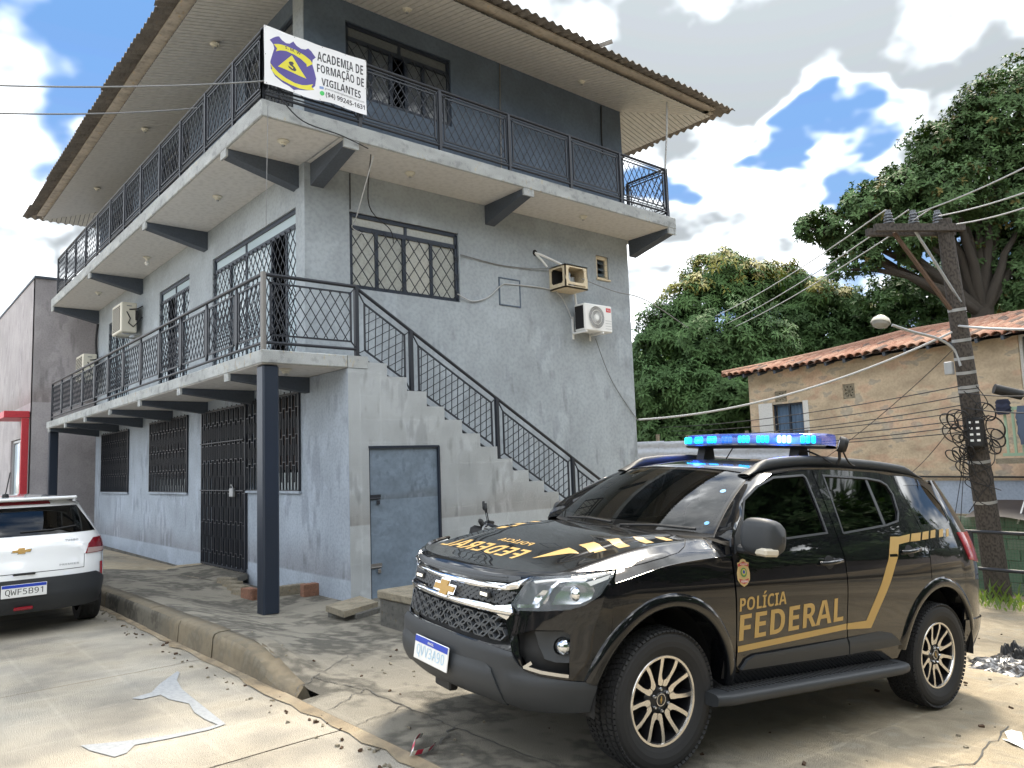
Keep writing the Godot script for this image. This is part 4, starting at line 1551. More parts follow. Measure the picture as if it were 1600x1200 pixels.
func t_roof(p: Vector2) -> Vector3:
	return Vector3(p.x, curve(T_roof, p.x) - 0.055 * pow(absf(p.y) / 0.69, 2.5), p.y)

func t_screen(p: Vector2) -> Vector3:
	var u = absf(p.x)
	var a = Vector3(0.35 + 0.15 * pow(u, 2.2), 1.250 + 0.012 * u * u, 0.79 * p.x)
	var b = Vector3(1.0 + 0.04 * u * u, 1.683 - 0.038 * u * u, 0.625 * p.x)
	return a.lerp(b, p.y) + Vector3(-0.5, 0.62, 0) * 0.035 * 4.0 * p.y * (1.0 - p.y)

func arc(c: Vector2, r: float, a0: float, a1: float, k := 24) -> PackedVector2Array:
	var p = PackedVector2Array()
	for i in k + 1:
		var a = deg_to_rad(lerpf(a0, a1, float(i) / k))
		p.append(c + Vector2(cos(a), sin(a)) * r)
	return p

func mirrored(p: PackedVector2Array) -> PackedVector2Array:
	var q = PackedVector2Array()
	for i in range(p.size() - 1, -1, -1):
		q.append(Vector2(-p[i].x, p[i].y))
	return q

func shrink(p: PackedVector2Array, d: float) -> PackedVector2Array:
	var r = Geometry2D.offset_polygon(p, d, Geometry2D.JOIN_MITER)
	return r[0] if r.size() else p

func make_truck() -> void:
	t_tables()
	var C = thing("police_car", "black gloss police sport utility car with gold lettering and blue light bar", "car")
	var b = Basis(Vector3.UP, -0.1159) * Basis(Vector3.BACK, -0.0794) * Basis(Vector3.RIGHT, 0.0368)
	C.transform = Transform3D(b, Vector3(-1.1972, -0.0652, 6.0777))
	var paint = mat(lin(0.0035, 0.0040, 0.0052), 0.3)
	paint.metallic_specular = 0.15
	paint.clearcoat_enabled = true
	paint.clearcoat = 1.0
	paint.clearcoat_roughness = 0.02
	var plastic = mat(lin(0.024, 0.027, 0.031), 0.55)
	plastic.heightmap_enabled = true
	plastic.heightmap_texture = M.grit_relief
	plastic.heightmap_scale = 0.02
	plastic.uv1_scale = Vector3(6, 6, 1)
	var rubber = mat(lin(0.016, 0.016, 0.017), 0.75)
	var chrome = mat(lin(0.75, 0.76, 0.78), 0.06, 1.0)
	var satin = mat(lin(0.50, 0.50, 0.50), 0.25, 1.0)
	var gold = mat(lin(0.42, 0.27, 0.085), 0.45)
	var tint = mat(Color(0.004, 0.006, 0.007, 0.97), 0.02)
	tint.transparency = BaseMaterial3D.TRANSPARENCY_ALPHA
	var screen = mat(Color(0.010, 0.016, 0.016, 0.60), 0.02)
	screen.transparency = BaseMaterial3D.TRANSPARENCY_ALPHA
	var clear = mat(Color(0.85, 0.9, 0.95, 0.10), 0.02)
	clear.transparency = BaseMaterial3D.TRANSPARENCY_ALPHA
	var lamp_dark = mat(lin(0.03, 0.03, 0.034), 0.3)
	var mirror_bowl = mat(lin(0.62, 0.64, 0.67), 0.10, 1.0)
	var seat = mat(lin(0.045, 0.042, 0.04), 0.8)
	var trim_line = mat(lin(0.055, 0.058, 0.065), 0.3)
	M.paint = paint
	M.rubber = rubber
	M.chrome = chrome
	M.plastic = plastic
	M.tint = tint
	M.clear = clear
	var A1 = Vector2(0, 0.40)
	var A2 = Vector2(2.84, 0.40)
	var ytop = V2([0, 1.048, 0.37, 1.049, 0.60, 1.056, 0.83, 1.072, 1.0, 1.090, 1.16, 1.104, 1.34, 1.12])
	var grille_m = mat(lin(0.05, 0.055, 0.062), 0.35)
	# ---- front end
	var fascia = PackedVector2Array()
	for i in 21:
		var s = 1.15 * i / 20.0
		fascia.append(Vector2(s, table(ytop, s)))
	for y in [0.98, 0.85, 0.72, 0.66]:
		fascia.append(Vector2(1.15, y))
	for y in [0.62, 0.57, 0.53]:
		fascia.append(Vector2(t_s_at(-sqrt(0.2401 - pow(y - 0.40, 2)), y), y))
	fascia.append_array(V2([0.96, 0.535, 0.80, 0.547, 0.72, 0.562, 0.68, 0.587, 0.63, 0.645, 0.5, 0.655, 0.0, 0.665]))
	var fogh = V2([0.634, 0.737, 0.667, 0.652, 0.703, 0.575, 0.95, 0.560, 0.924, 0.766, 0.881, 0.785, 0.721, 0.771])
	var head = V2([0.567, 0.885, 0.633, 0.991, 0.666, 1.035, 0.827, 1.056, 1.003, 1.079, 1.142, 1.094, 1.13, 1.055, 1.066, 0.97, 0.982, 0.916, 0.902, 0.89, 0.758, 0.87, 0.609, 0.856])
	var ugr = V2([-0.01, 0.855, 0.54, 0.868, 0.60, 0.945, -0.01, 0.945])
	var lgr = V2([-0.01, 0.822, 0.45, 0.830, 0.545, 0.805, 0.605, 0.68, 0.5, 0.667, -0.01, 0.672])
	for sg in [1, -1]:
		var fm: Callable = t_front if sg > 0 else func(p: Vector2) -> Vector3: return t_front(p) * Vector3(1, 1, -1)
		var mb = MB.new()
		mb.half = true
		mb.patch(fascia, [fogh, head, ugr, lgr], 0.06, fm, CTR, 0.0, 0.02)
		put("front_bumper", mb, paint, C)
		mb = MB.new()
		mb.half = true
		mb.patch(fascia, [], 0.08, fm, CTR, -0.075)
		put("front_bulkhead", mb, M.black, C)
		# head lamp
		var hl = sub("headlight", C)
		mb = MB.new()
		mb.half = true
		mb.patch(head, [], 0.05, fm, CTR, -0.045)
		put("housing", mb, lamp_dark, hl)
		mb = MB.new()
		mb.half = true
		var big = V2([0.79, 0.905, 0.80, 0.956, 0.845, 1.020, 0.915, 1.038, 0.985, 1.022, 1.008, 0.99, 0.985, 0.95, 0.918, 0.918])
		mb.patch(big, [], 0.02, func(p: Vector2) -> Vector3:
			var q: Vector3 = fm.call(p)
			var d = p.distance_to(Vector2(0.905, 0.972)) / 0.12
			return q + Vector3(0.052 - 0.030 * d * d, 0, 0), CTR, 0.0)
		put("reflector", mb, mirror_bowl, hl)
		mb = MB.new()
		mb.half = true
		mb.lathe([Vector2(0.0, 0.028), Vector2(0.02, 0.024), Vector2(0.034, 0.01), Vector2(0.038, 0.0)], 16, fm.call(Vector2(0.90, 0.968)) + Vector3(0.030, 0, 0), Basis(Vector3.BACK, PI / 2))
		put("bulb_shield", mb, chrome, hl)
		mb = MB.new()
		mb.half = true
		mb.patch(V2([0.675, 0.895, 0.678, 0.935, 0.714, 0.97, 0.768, 0.975, 0.770, 0.953, 0.740, 0.905]), [], 0.02, func(p: Vector2) -> Vector3:
			var q: Vector3 = fm.call(p)
			var d = p.distance_to(Vector2(0.72, 0.935)) / 0.06
			return q + Vector3(0.042 - 0.02 * d * d, 0, 0), CTR, 0.0)
		put("reflector", mb, mirror_bowl, hl)
		mb = MB.new()
		mb.half = true
		for l in [V2([0.60, 0.878, 0.726, 0.893, 0.80, 1.0, 0.826, 1.03, 0.90, 1.046, 0.98, 1.048])]:
			for poly in Geometry2D.offset_polyline(l, 0.0085, Geometry2D.JOIN_MITER, Geometry2D.END_BUTT):
				mb.patch(poly, [], 0.04, fm, CTR, -0.014, 0.02)
		put("divider", mb, chrome, hl)
		mb = MB.new()
		mb.half = true
		mb.patch(V2([0.985, 1.034, 1.118, 1.076, 1.112, 1.052, 1.012, 1.015]), [], 0.04, fm, CTR, -0.012, 0.02)
		mb.patch(V2([0.68, 1.018, 0.82, 1.046, 1.0, 1.070, 1.125, 1.088, 1.12, 1.080, 1.0, 1.056, 0.825, 1.036, 0.69, 1.006]), [], 0.04, fm, CTR, -0.010, 0.02)
		put("day_light", mb, M.white, hl)
		mb = MB.new()
		mb.half = true
		mb.patch(head, [], 0.05, fm, CTR, 0.001)
		put("lens", mb, clear, hl)
		# grilles
		mb = MB.new()
		mb.half = true
		mb.patch(ugr, [], 0.06, fm, CTR, -0.05)
		put("grille_back", mb, M.black, C)
		mb = MB.new()
		mb.patch(lgr, [], 0.06, fm, CTR, -0.06)
		put("grille_back", mb, M.black, C)
		mb = MB.new()
		mb.patch(fogh, [], 0.06, fm, CTR, -0.07)
		put("fog_recess", mb, M.black, C)
		for g in [[lgr, 0.125, 0.060, -0.012], [ugr, 0.050, 0.028, -0.012]]:
			mb = MB.new()
			mb.half = true
			var w: float = g[1]
			var h: float = g[2]
			for r in 12:
				for c in 18:
					var o = Vector2(c * w + (w / 2 if r % 2 else 0.0), 0.66 + r * h * 0.5 if g[0] == lgr else 0.86 + r * h * 0.5)
					if not Geometry2D.is_point_in_polygon(o, g[0]):
						continue
					var hx = V2([-w * 0.5, 0, -w * 0.30, h * 0.44, w * 0.30, h * 0.44, w * 0.5, 0, w * 0.30, -h * 0.44, -w * 0.30, -h * 0.44])
					for k in 6:
						var p0 = o + hx[k]
						var p1 = o + hx[(k + 1) % 6]
						if not (Geometry2D.is_point_in_polygon(p0, g[0]) and Geometry2D.is_point_in_polygon(p1, g[0])):
							continue
						var a3: Vector3 = fm.call(p0) + Vector3(0.014, 0, 0)
						var b3: Vector3 = fm.call(p1) + Vector3(0.014, 0, 0)
						mb.bar(a3, b3, 0.0085, 0.030, Vector3.LEFT)
			put("grille", mb, grille_m, C)
		mb = MB.new()
		mb.half = true
		mb.patch(V2([0.0, 0.975, 0.40, 0.983, 0.54, 0.992, 0.61, 1.016, 0.60, 1.028, 0.37, 1.021, 0.0, 1.018]), [], 0.05, fm, CTR, 0.003, 0.0)
		for e in [0.985, 1.002]:
			mb.patch(V2([0.0, e, 0.36, e + 0.004, 0.52, e + 0.012, 0.52, e + 0.017, 0.36, e + 0.009, 0.0, e + 0.005]), [], 0.06, fm, CTR, 0.008, 0.006)
		put("grille_top", mb, grille_m, C)
		# chrome bars of the grille
		mb = MB.new()
		mb.half = true
		mb.patch(V2([-0.0, 0.937, 0.12, 0.937, 0.35, 0.940, 0.53, 0.950, 0.60, 0.968, 0.628, 0.99, 0.665, 1.034, 0.63, 1.018, 0.536, 0.984, 0.40, 0.976, 0.19, 0.969, 0.0, 0.967]), [], 0.04, func(p: Vector2) -> Vector3:
			var q: Vector3 = fm.call(p)
			var t = ss(0.93, 0.985, p.y - 0.04 * clampf((p.x - 0.5) / 0.12, 0.0, 1.0))
			return q - Vector3(0.026 * sin(PI * clampf(t, 0.05, 0.95)), 0, 0), CTR, 0.0, 0.03)
		put("chrome_bar", mb, chrome, C)
		mb = MB.new()
		mb.half = true
		mb.patch(V2([0.0, 0.822, 0.125, 0.822, 0.326, 0.828, 0.454, 0.830, 0.556, 0.800, 0.606, 0.848, 0.570, 0.884, 0.54, 0.876, 0.49, 0.866, 0.31, 0.864, 0.11, 0.857, 0.0, 0.855]), [], 0.04, func(p: Vector2) -> Vector3:
			var q: Vector3 = fm.call(p)
			return q - Vector3(0.022 * sin(PI * clampf((p.y - 0.815) / 0.055, 0.05, 0.95)), 0, 0), CTR, 0.0, 0.03)
		put("chrome_bar", mb, chrome, C)
		# strobe in the upper grille
		mb = MB.new()
		mb.half = true
		var c3: Vector3 = fm.call(Vector2(0.385, 0.912))
		mb.cbox(c3 + Vector3(-0.012, 0, 0), Vector3(0.02, 0.036, 0.10), 0.006)
		var st = sub("strobe_light", C)
		put("case", mb, M.black, st)
		for k in 3:
			mb = MB.new()
			mb.half = true
			mb.box(c3 + Vector3(-0.024, 0, -0.024 + 0.024 * k), Vector3(0.004, 0.016, 0.018))
			put("lens", mb, M.strobe_white, st)
		# fog lamp
		var fg = sub("fog_lamp", C)
		mb = MB.new()
		mb.half = true
		var ring = V2([0.722, 0.765, 0.880, 0.778, 0.918, 0.758, 0.93, 0.672, 0.915, 0.624, 0.841, 0.620, 0.786, 0.632, 0.744, 0.694])
		mb.patch(ring, [arc(Vector2(0.853, 0.703), 0.046, 0, 345, 20)], 0.03, func(p: Vector2) -> Vector3:
			var q: Vector3 = fm.call(p)
			return q + Vector3(0.012 + 0.035 * ss(0.16, 0.05, p.distance_to(Vector2(0.853, 0.703))), 0, 0), CTR, 0.0, 0.03)
		put("bezel", mb, plastic, fg)
		mb = MB.new()
		mb.half = true
		mb.lathe([Vector2(0.0, 0.030), Vector2(0.018, 0.027), Vector2(0.034, 0.016), Vector2(0.045, 0.0), Vector2(0.047, -0.02)], 20, fm.call(Vector2(0.853, 0.703)) + Vector3(0.044, 0, 0), Basis(Vector3.BACK, PI / 2 - 0.15))
		put("lens", mb, mirror_bowl, fg)
		mb = MB.new()
		mb.half = true
		for poly in Geometry2D.offset_polyline(V2([0.748, 0.612, 0.712, 0.585, 0.80, 0.571, 0.945, 0.562]), 0.0085, Geometry2D.JOIN_MITER, Geometry2D.END_BUTT):
			mb.patch(poly, [], 0.05, fm, CTR, 0.004, 0.02)
		put("trim", mb, satin, fg)
		# lower bumper of grained plastic, with a crease and a raised middle shield
		var low = V2([0.0, 0.667, 0.5, 0.657, 0.63, 0.647, 0.68, 0.589, 0.72, 0.564, 0.80, 0.549, 0.96, 0.537])
		for y in [0.531, 0.48, 0.43, 0.385]:
			low.append(Vector2(t_s_at(-sqrt(0.2401 - pow(y - 0.40, 2)), y), y))
		low.append_array(V2([0.9, 0.372, 0.69, 0.360, 0.62, 0.385, 0.0, 0.385]))
		mb = MB.new()
		mb.half = true
		mb.patch(low, [], 0.045, func(p: Vector2) -> Vector3:
			var q: Vector3 = fm.call(p)
			var out = 0.020 * ss(0.545, 0.50, p.y) * ss(0.55, 0.70, p.x) + 0.022 * ss(0.66, 0.625, p.y) * ss(0.72, 0.6, p.x)
			var dirn = (q - Vector3(0.2, q.y, 0)).normalized()
			return q + dirn * out, CTR, 0.004, 0.03)
		put("lower_bumper", mb, plastic, C)
		mb = MB.new()
		mb.half = true
		mb.patch(V2([-0.0, 0.566, 0.319, 0.570, 0.478, 0.576, 0.536, 0.552, 0.575, 0.50, 0.611, 0.440, 0.625, 0.372, 0.32, 0.418, 0.10, 0.39, 0.0, 0.385]), [], 0.04, func(p: Vector2) -> Vector3:
			var q: Vector3 = fm.call(p)
			return q - Vector3(0.022 + 0.014 * ss(0.58, 0.53, p.y), 0, 0), CTR, 0.004, 0.05)
		put("skid_plate", mb, plastic, C)
	# emblem
	var bow = V2([-0.118, 0.872, -0.038, 0.872, -0.046, 0.85, 0.040, 0.85, 0.048, 0.872, 0.105, 0.872, 0.118, 0.905, 0.038, 0.905, 0.046, 0.93, -0.040, 0.93, -0.048, 0.905, -0.105, 0.905])
	var mb = MB.new()
	mb.patch(shrink(bow, 0.010), [], 0.05, t_front, CTR, 0.026, 0.03)
	put("emblem_frame", mb, chrome, C)
	mb = MB.new()
	mb.patch(bow, [], 0.05, t_front, CTR, 0.031, 0.01)
	put("emblem", mb, mat(lin(0.42, 0.25, 0.06), 0.35, 0.3), C)
	# number plate
	var pl = sub("number_plate", C)
	var pc = Vector3(-0.978, 0.533, 0.022)
	var pb = Basis(Vector3.BACK, -0.06)
	mb = MB.new()
	mb.cbox(pc, Vector3(0.008, 0.134, 0.40), 0.003, pb)
	put("plate", mb, M.white, pl)
	mb = MB.new()
	mb.box(pc + pb * Vector3(-0.0045, 0.047, 0), Vector3(0.004, 0.033, 0.388), pb)
	put("band", mb, mat(lin(0.015, 0.05, 0.42), 0.4), pl)
	var pf = func(p: Vector2) -> Vector3: return pc + pb * Vector3(-0.0052, p.y, p.x)
	mb = MB.new()
	write_on(mb, "QVV3A90", "Droid Sans Mono", Rect2(-0.165, -0.052, 0.33, 0.072), pf, Vector3(0, 0.5, 0), 0.001)
	put("characters", mb, mat(lin(0.38, 0.56, 0.70), 0.5), pl)
	mb = MB.new()
	write_on(mb, "BRASIL", "Droid Sans", Rect2(-0.035, 0.040, 0.07, 0.013), func(p: Vector2) -> Vector3: return pc + pb * Vector3(-0.0072, p.y, p.x), Vector3(0, 0.5, 0), 0.001)
	put("country_name", mb, M.white, pl)
	# tow hook
	mb = MB.new()
	mb.cbox(Vector3(-0.84, 0.35, -0.02), Vector3(0.06, 0.06, 0.18), 0.01)
	put("tow_hook", mb, M.black, C)
	# ---- bonnet
	var hood = PackedVector2Array()
	for i in 41:
		var s = lerpf(-0.99, 0.99, i / 40.0)
		var q = t_front(Vector2(s, table(ytop, absf(s)) + 0.004))
		hood.append(Vector2(q.x, q.z))
	var cut = V2([-0.39, 0.845, -0.277, 0.858, -0.146, 0.868, -0.007, 0.868, 0.132, 0.850, 0.235, 0.800, 0.37, 0.674])
	hood.append_array(cut)
	hood.append_array(V2([0.365, 0.4, 0.35, 0.2, 0.345, 0.0, 0.35, -0.2, 0.365, -0.4]))
	for i in range(cut.size() - 1, -1, -1):
		hood.append(Vector2(cut[i].x, -cut[i].y))
	mb = MB.new()
	mb.patch(shrink(hood, -0.002), [], 0.05, t_hood, CTR, 0.0, 0.03)
	put("bonnet", mb, paint, C)
	mb = MB.new()
	mb.patch(hood, [], 0.1, t_hood, CTR, -0.03)
	mb.patch(V2([0.2, -0.80, 0.62, -0.80, 0.62, 0.80, 0.2, 0.80]), [], 0.1, t_hood, CTR, -0.018)
	put("scuttle", mb, M.black, C)
	# gold blocks and mirror-written lettering on the bonnet
	var hm = sub("bonnet_markings", C)
	for sg in [1.0, -1.0]:
		for pz in ([[-0.54, 0.352, -0.325, 0.423, -0.357, 0.56], [-0.258, 0.429, -0.168, 0.46, -0.209, 0.624, -0.304, 0.603], [-0.098, 0.482, -0.025, 0.512, -0.076, 0.675, -0.144, 0.659], [0.070, 0.534, 0.130, 0.561, 0.085, 0.70, 0.03, 0.69], [0.21, 0.575, 0.265, 0.59, 0.225, 0.715, 0.18, 0.705]]).slice(0 if sg > 0 else 2):
			var p2 = V2(pz)
			for i in p2.size():
				p2[i].y *= sg
			mb = MB.new()
			mb.patch(p2, [], 0.05, t_hood, CTR, 0.0012)
			put("stripe_block", mb, gold, hm)
	mb = MB.new()
	write_on(mb, "FEDERAL", "Droid Sans", Rect2(-0.24, -0.60, 0.88, 0.145), func(p: Vector2) -> Vector3: return t_hood(Vector2(p.y, -p.x)), CTR, 0.0012, false, 0.06)
	put("lettering", mb, gold, hm)
	mb = MB.new()
	write_on(mb, "POLÍCIA", "Droid Sans", Rect2(-0.13, -0.405, 0.36, 0.065), func(p: Vector2) -> Vector3: return t_hood(Vector2(p.y, -p.x)), CTR, 0.0012, false, 0.06)
	put("lettering", mb, gold, hm)
	# ---- sides
	for sg in [1, -1]:
		truck_side(C, sg, A1, A2, ytop, cut, gold, trim_line, chrome)
	# ---- screen, roof, rear
	mb = MB.new()
	mb.patch(V2([-0.985, 0.015, 0.985, 0.015, 0.985, 0.985, -0.985, 0.985]), [], 0.1, t_screen, CTR, 0.002)
	put("windscreen", mb, screen, C)
	mb = MB.new()
	mb.patch(V2([-1.0, -0.02, 1.0, -0.02, 1.0, 1.0, -1.0, 1.0]), [V2([-0.955, 0.10, 0.955, 0.10, 0.95, 0.955, -0.95, 0.955])], 0.1, t_screen, CTR, -0.004)
	put("windscreen_border", mb, M.black, C)
	mb = MB.new()
	for st in [[0.86, 0.62, 0.028, 0.03], [0.90, 0.14, 0.02, 0.024]]:
		mb.patch(arc(Vector2(st[0], st[1]), 1.0, 0, 345, 14), [], 0.5, func(p: Vector2) -> Vector3:
			var q = (p - Vector2(st[0], st[1])) * Vector2(st[2], st[3]) + Vector2(st[0], st[1])
			return t_screen(q), CTR, 0.004)
	put("sticker", mb, mat(lin(0.10, 0.32, 0.62), 0.5), C)
	for wz in [[0.15, 0.86], [-0.66, 0.02]]:
		mb = MB.new()
		mb.tube([t_screen(Vector2(wz[0], 0.01)) + Vector3(-0.02, 0.015, 0), t_screen(Vector2((wz[0] + wz[1]) / 2, 0.035)) + Vector3(-0.02, 0.02, 0), t_screen(Vector2(wz[1], 0.03)) + Vector3(-0.015, 0.016, 0)], 0.009, 6)
		put("wiper", mb, M.black, C)
	var roof = PackedVector2Array()
	for i in 17:
		var u = lerpf(-1.0, 1.0, i / 16.0)
		var q = t_screen(Vector2(u, 1.0))
		roof.append(Vector2(q.x - 0.006, q.z))
	roof.append_array(V2([1.10, 0.69, 1.6, 0.692, 2.6, 0.69, 3.1, 0.665, 3.3, 0.64, 3.42, 0.60, 3.50, 0.3, 3.52, 0.0, 3.50, -0.3, 3.42, -0.60, 3.3, -0.64, 3.1, -0.665, 2.6, -0.69, 1.6, -0.692, 1.10, -0.69]))
	mb = MB.new()
	mb.patch(roof, [], 0.08, t_roof, CTR, 0.0, 0.03)
	put("roof", mb, paint, C)
	mb = MB.new()
	mb.patch(roof, [], 0.15, t_roof, CTR, -0.05)
	put("headlining", mb, seat, C)
	# tail
	var sr = T_sr[300]
	mb = MB.new()
	mb.patch(V2([-sr, 0.62, sr, 0.62, sr, 1.69, -sr, 1.69]), [V2([-0.62, 1.30, 0.62, 1.30, 0.60, 1.62, -0.60, 1.62]), V2([0.70, 1.02, 1.20, 1.08, 1.25, 1.285, 0.70, 1.285]), mirrored(V2([0.70, 1.02, 1.20, 1.08, 1.25, 1.285, 0.70, 1.285]))], 0.1, t_rear, CTR, 0.0, 0.02)
	put("tailgate", mb, paint, C)
	mb = MB.new()
	mb.patch(V2([-0.62, 1.30, 0.62, 1.30, 0.60, 1.62, -0.60, 1.62]), [], 0.1, t_rear, CTR, -0.004)
	put("rear_window", mb, tint, C)
	mb = MB.new()
	mb.patch(V2([-sr, 0.36, sr, 0.36, sr, 0.62, -sr, 0.62]), [], 0.1, t_rear, CTR, 0.012, 0.03)
	put("rear_bumper", mb, paint, C)
	for sg in [1, -1]:
		var tl = V2([0.70, 1.02, 1.20, 1.08, 1.25, 1.285, 0.70, 1.285])
		mb = MB.new()
		mb.patch(tl if sg > 0 else mirrored(tl), [], 0.05, t_rear, CTR, 0.006, 0.03)
		put("tail_light", mb, mat(lin(0.28, 0.02, 0.03), 0.12), C)
	# under body and cabin
	mb = MB.new()
	mb.box(Vector3(1.42, 0.40, 0), Vector3(1.75, 0.12, 1.62))
	mb.box(Vector3(1.42, 0.46, 0), Vector3(4.2, 0.14, 0.9))
	mb.box(Vector3(3.45, 0.52, 0), Vector3(0.5, 0.2, 1.4))
	put("floor_pan", mb, M.black, C)
	mb = MB.new()
	mb.cbox(Vector3(0.72, 1.08, 0), Vector3(0.5, 0.26, 1.5), 0.06)
	put("dashboard", mb, M.black, C)
	mb = MB.new()
	var ringp = []
	for i in 25:
		var a = TAU * i / 24.0
		ringp.append(Vector3(1.02 + 0.08 * sin(a), 1.20 + 0.17 * sin(a), 0.38 + 0.19 * cos(a)))
	mb.tube(ringp, 0.016, 6)
	mb.bar(Vector3(1.02, 1.20, 0.20), Vector3(1.02, 1.20, 0.56), 0.03, 0.05)
	put("steering_wheel", mb, M.black, C)
	for p in [[1.55, 0.38], [1.55, -0.38], [2.35, 0.38], [2.35, -0.38], [2.35, 0.0]]:
		mb = MB.new()
		mb.cbox(Vector3(p[0] - 0.1, 0.82, p[1]), Vector3(0.52, 0.2, 0.5), 0.06)
		mb.cbox(Vector3(p[0] + 0.16, 1.12, p[1]), Vector3(0.16, 0.6, 0.48), 0.06, Basis(Vector3.BACK, -0.2))
		mb.cbox(Vector3(p[0] + 0.24, 1.48, p[1]), Vector3(0.10, 0.18, 0.26), 0.04, Basis(Vector3.BACK, -0.2))
		put("seat", mb, seat, C)
	# wheels
	var wheel0 = truck_wheel(C)
	wheel0.position = Vector3(0, 0.385, 0.79)
	wheel0.rotation.z = 0.12
	var n = 0
	for w in [[2.845, 0.79, 0.4], [0.0, -0.79, 0.3], [2.845, -0.79, 1.0]]:
		n += 1
		var d: Node3D = wheel0.duplicate()
		d.name = "wheel_%03d" % n
		C.add_child(d)
		d.position = Vector3(w[0], 0.385, w[1])
		d.rotation = Vector3(0, PI if w[1] < 0 else 0.0, w[2])
	light_bar(C)

func truck_side(C: Node3D, sg: int, A1: Vector2, A2: Vector2, ytop: PackedVector2Array, cut: PackedVector2Array, gold: Material, line: Material, chrome: Material) -> void:
	var f: Callable = t_side if sg > 0 else t_side_m
	var S = Vector3(1, 1, sg)
	var rt = func(x: float) -> float: return t_roof(Vector2(x, 0.69)).y
	# the fender follows the bonnet's level at its outer edge
	var ysh = func(x: float) -> float: return t_hood(Vector2(x, 0.915)).y
	var fender = PackedVector2Array([Vector2(-0.42, 1.092)])
	for i in 16:
		var x = lerpf(-0.40, 0.49, i / 15.0)
		fender.append(Vector2(x, ysh.call(x)))
	fender.append_array(V2([0.505, 1.0, 0.535, 0.7, 0.545, 0.47]))
	fender.append_array(arc(A1, 0.51, 8, 149.5, 20))
	fender.append_array(V2([-0.42, 0.70, -0.42, 0.9]))
	var mb = MB.new()
	mb.patch(shrink(fender, -0.002), [], 0.05, f, CTR, 0.0, 0.015)
	put("front_fender", mb, M.paint, C)
	# top of the fender between bonnet cut and shoulder, up to the screen corner
	var top = PackedVector2Array()
	for p in cut:
		top.append(Vector2(p.x, p.y + 0.003))
	top.append_array(V2([0.47, 0.745, 0.52, 0.80, 0.56, 0.86]))
	for i in 16:
		var x = lerpf(0.50, -0.42, i / 15.0)
		top.append(Vector2(x, f.call(Vector2(x, ysh.call(x))).z * sg - 0.0005))
	var fh = func(p: Vector2) -> Vector3: return t_hood(p) * S
	mb = MB.new()
	mb.patch(top, [], 0.05, fh, CTR, 0.0, 0.015)
	put("fender_top", mb, M.paint, C)
	# windscreen pillar
	var dl = V2([0.50, 1.235, 0.522, 1.300, 0.614, 1.393, 0.72, 1.462, 0.848, 1.533, 0.96, 1.588, 1.082, 1.640, 1.12, 1.658])
	var rows = []
	for i in dl.size():
		var v = float(i) / (dl.size() - 1)
		var a = t_screen(Vector2(1.0, v)) * S
		var d: Vector3 = f.call(dl[i]) + Vector3(0, 0, 0.002 * sg)
		var r = []
		for k in 6:
			var u = k / 5.0
			r.append(a.lerp(d, u) + Vector3(-0.2, 0.35, 0.4 * sg) * 0.05 * u * (1 - u))
		rows.append(r)
	mb = MB.new()
	mb.loft(rows, false, Vector3(1.4, 1.2, 0))
	put("screen_pillar", mb, M.paint, C)
	# doors and rear quarter
	var fd = V2([0.515, 1.0, 0.497, 1.2, 0.502, 1.245, 0.527, 1.306, 0.617, 1.397, 0.722, 1.466, 0.848, 1.537, 0.96, 1.592, 1.082, 1.644])
	for x in [1.15, 1.3, 1.45, 1.573]:
		fd.append(Vector2(x, rt.call(x) - 0.012))
	fd.append_array(V2([1.60, 1.27, 1.618, 1.1, 1.625, 0.7, 1.652, 0.50, 1.652, 0.478, 0.60, 0.478, 0.555, 0.52]))
	var fw = V2([0.672, 1.262, 0.676, 1.36, 0.759, 1.482, 0.931, 1.57, 1.122, 1.632, 1.455, 1.660, 1.478, 1.645, 1.490, 1.50, 1.500, 1.285, 1.07, 1.252])
	mb = MB.new()
	mb.patch(shrink(fd, -0.0025), [fw], 0.06, f, CTR, 0.0, 0.012)
	var door = sub("front_door", C)
	put("skin", mb, M.paint, door)
	mb = MB.new()
	mb.patch(fw, [], 0.08, f, CTR, -0.008)
	put("window", mb, M.tint, door)
	var rd = V2([1.577, 0.0])
	rd[0].y = rt.call(1.577) - 0.012
	for x in [1.8, 2.1, 2.4, 2.57]:
		rd.append(Vector2(x, rt.call(x) - 0.012 - (0.012 if x > 2.5 else 0.0)))
	rd.append_array(V2([2.605, 1.66, 2.69, 1.314, 2.70, 1.2, 2.68, 0.97]))
	rd.append_array(arc(A2, 0.52, 107, 172, 10))
	rd.append_array(V2([2.31, 0.478, 1.657, 0.478, 1.657, 0.50, 1.630, 0.7, 1.623, 1.1, 1.605, 1.27]))
	var rw = V2([1.680, 1.283, 1.688, 1.668, 2.222, 1.668, 2.38, 1.656, 2.455, 1.628, 2.488, 1.56, 2.462, 1.43, 2.41, 1.368, 2.236, 1.338])
	mb = MB.new()
	mb.patch(shrink(rd, -0.0025), [rw], 0.06, f, CTR, 0.0, 0.012)
	door = sub("rear_door", C)
	put("skin", mb, M.paint, door)
	mb = MB.new()
	mb.patch(rw, [], 0.08, f, CTR, -0.008)
	put("window", mb, M.tint, door)
	mb = MB.new()
	mb.patch(V2([2.210, 1.338, 2.242, 1.342, 2.228, 1.665, 2.200, 1.665]), [], 0.1, f, CTR, -0.004, 0.004)
	put("window_bar", mb, line, door)
	var qp = V2([2.575, 0.0])
	qp[0].y = rt.call(2.575) - 0.024
	for x in [2.8, 3.0, 3.22]:
		qp.append(Vector2(x, rt.call(x) - 0.012))
	qp.append_array(V2([3.225, 1.4, 3.225, 0.9, 3.225, 0.7]))
	qp.append_array(arc(A2, 0.52, 42, 107, 12))
	qp.append_array(V2([2.686, 0.97, 2.705, 1.2, 2.695, 1.314, 2.61, 1.66]))
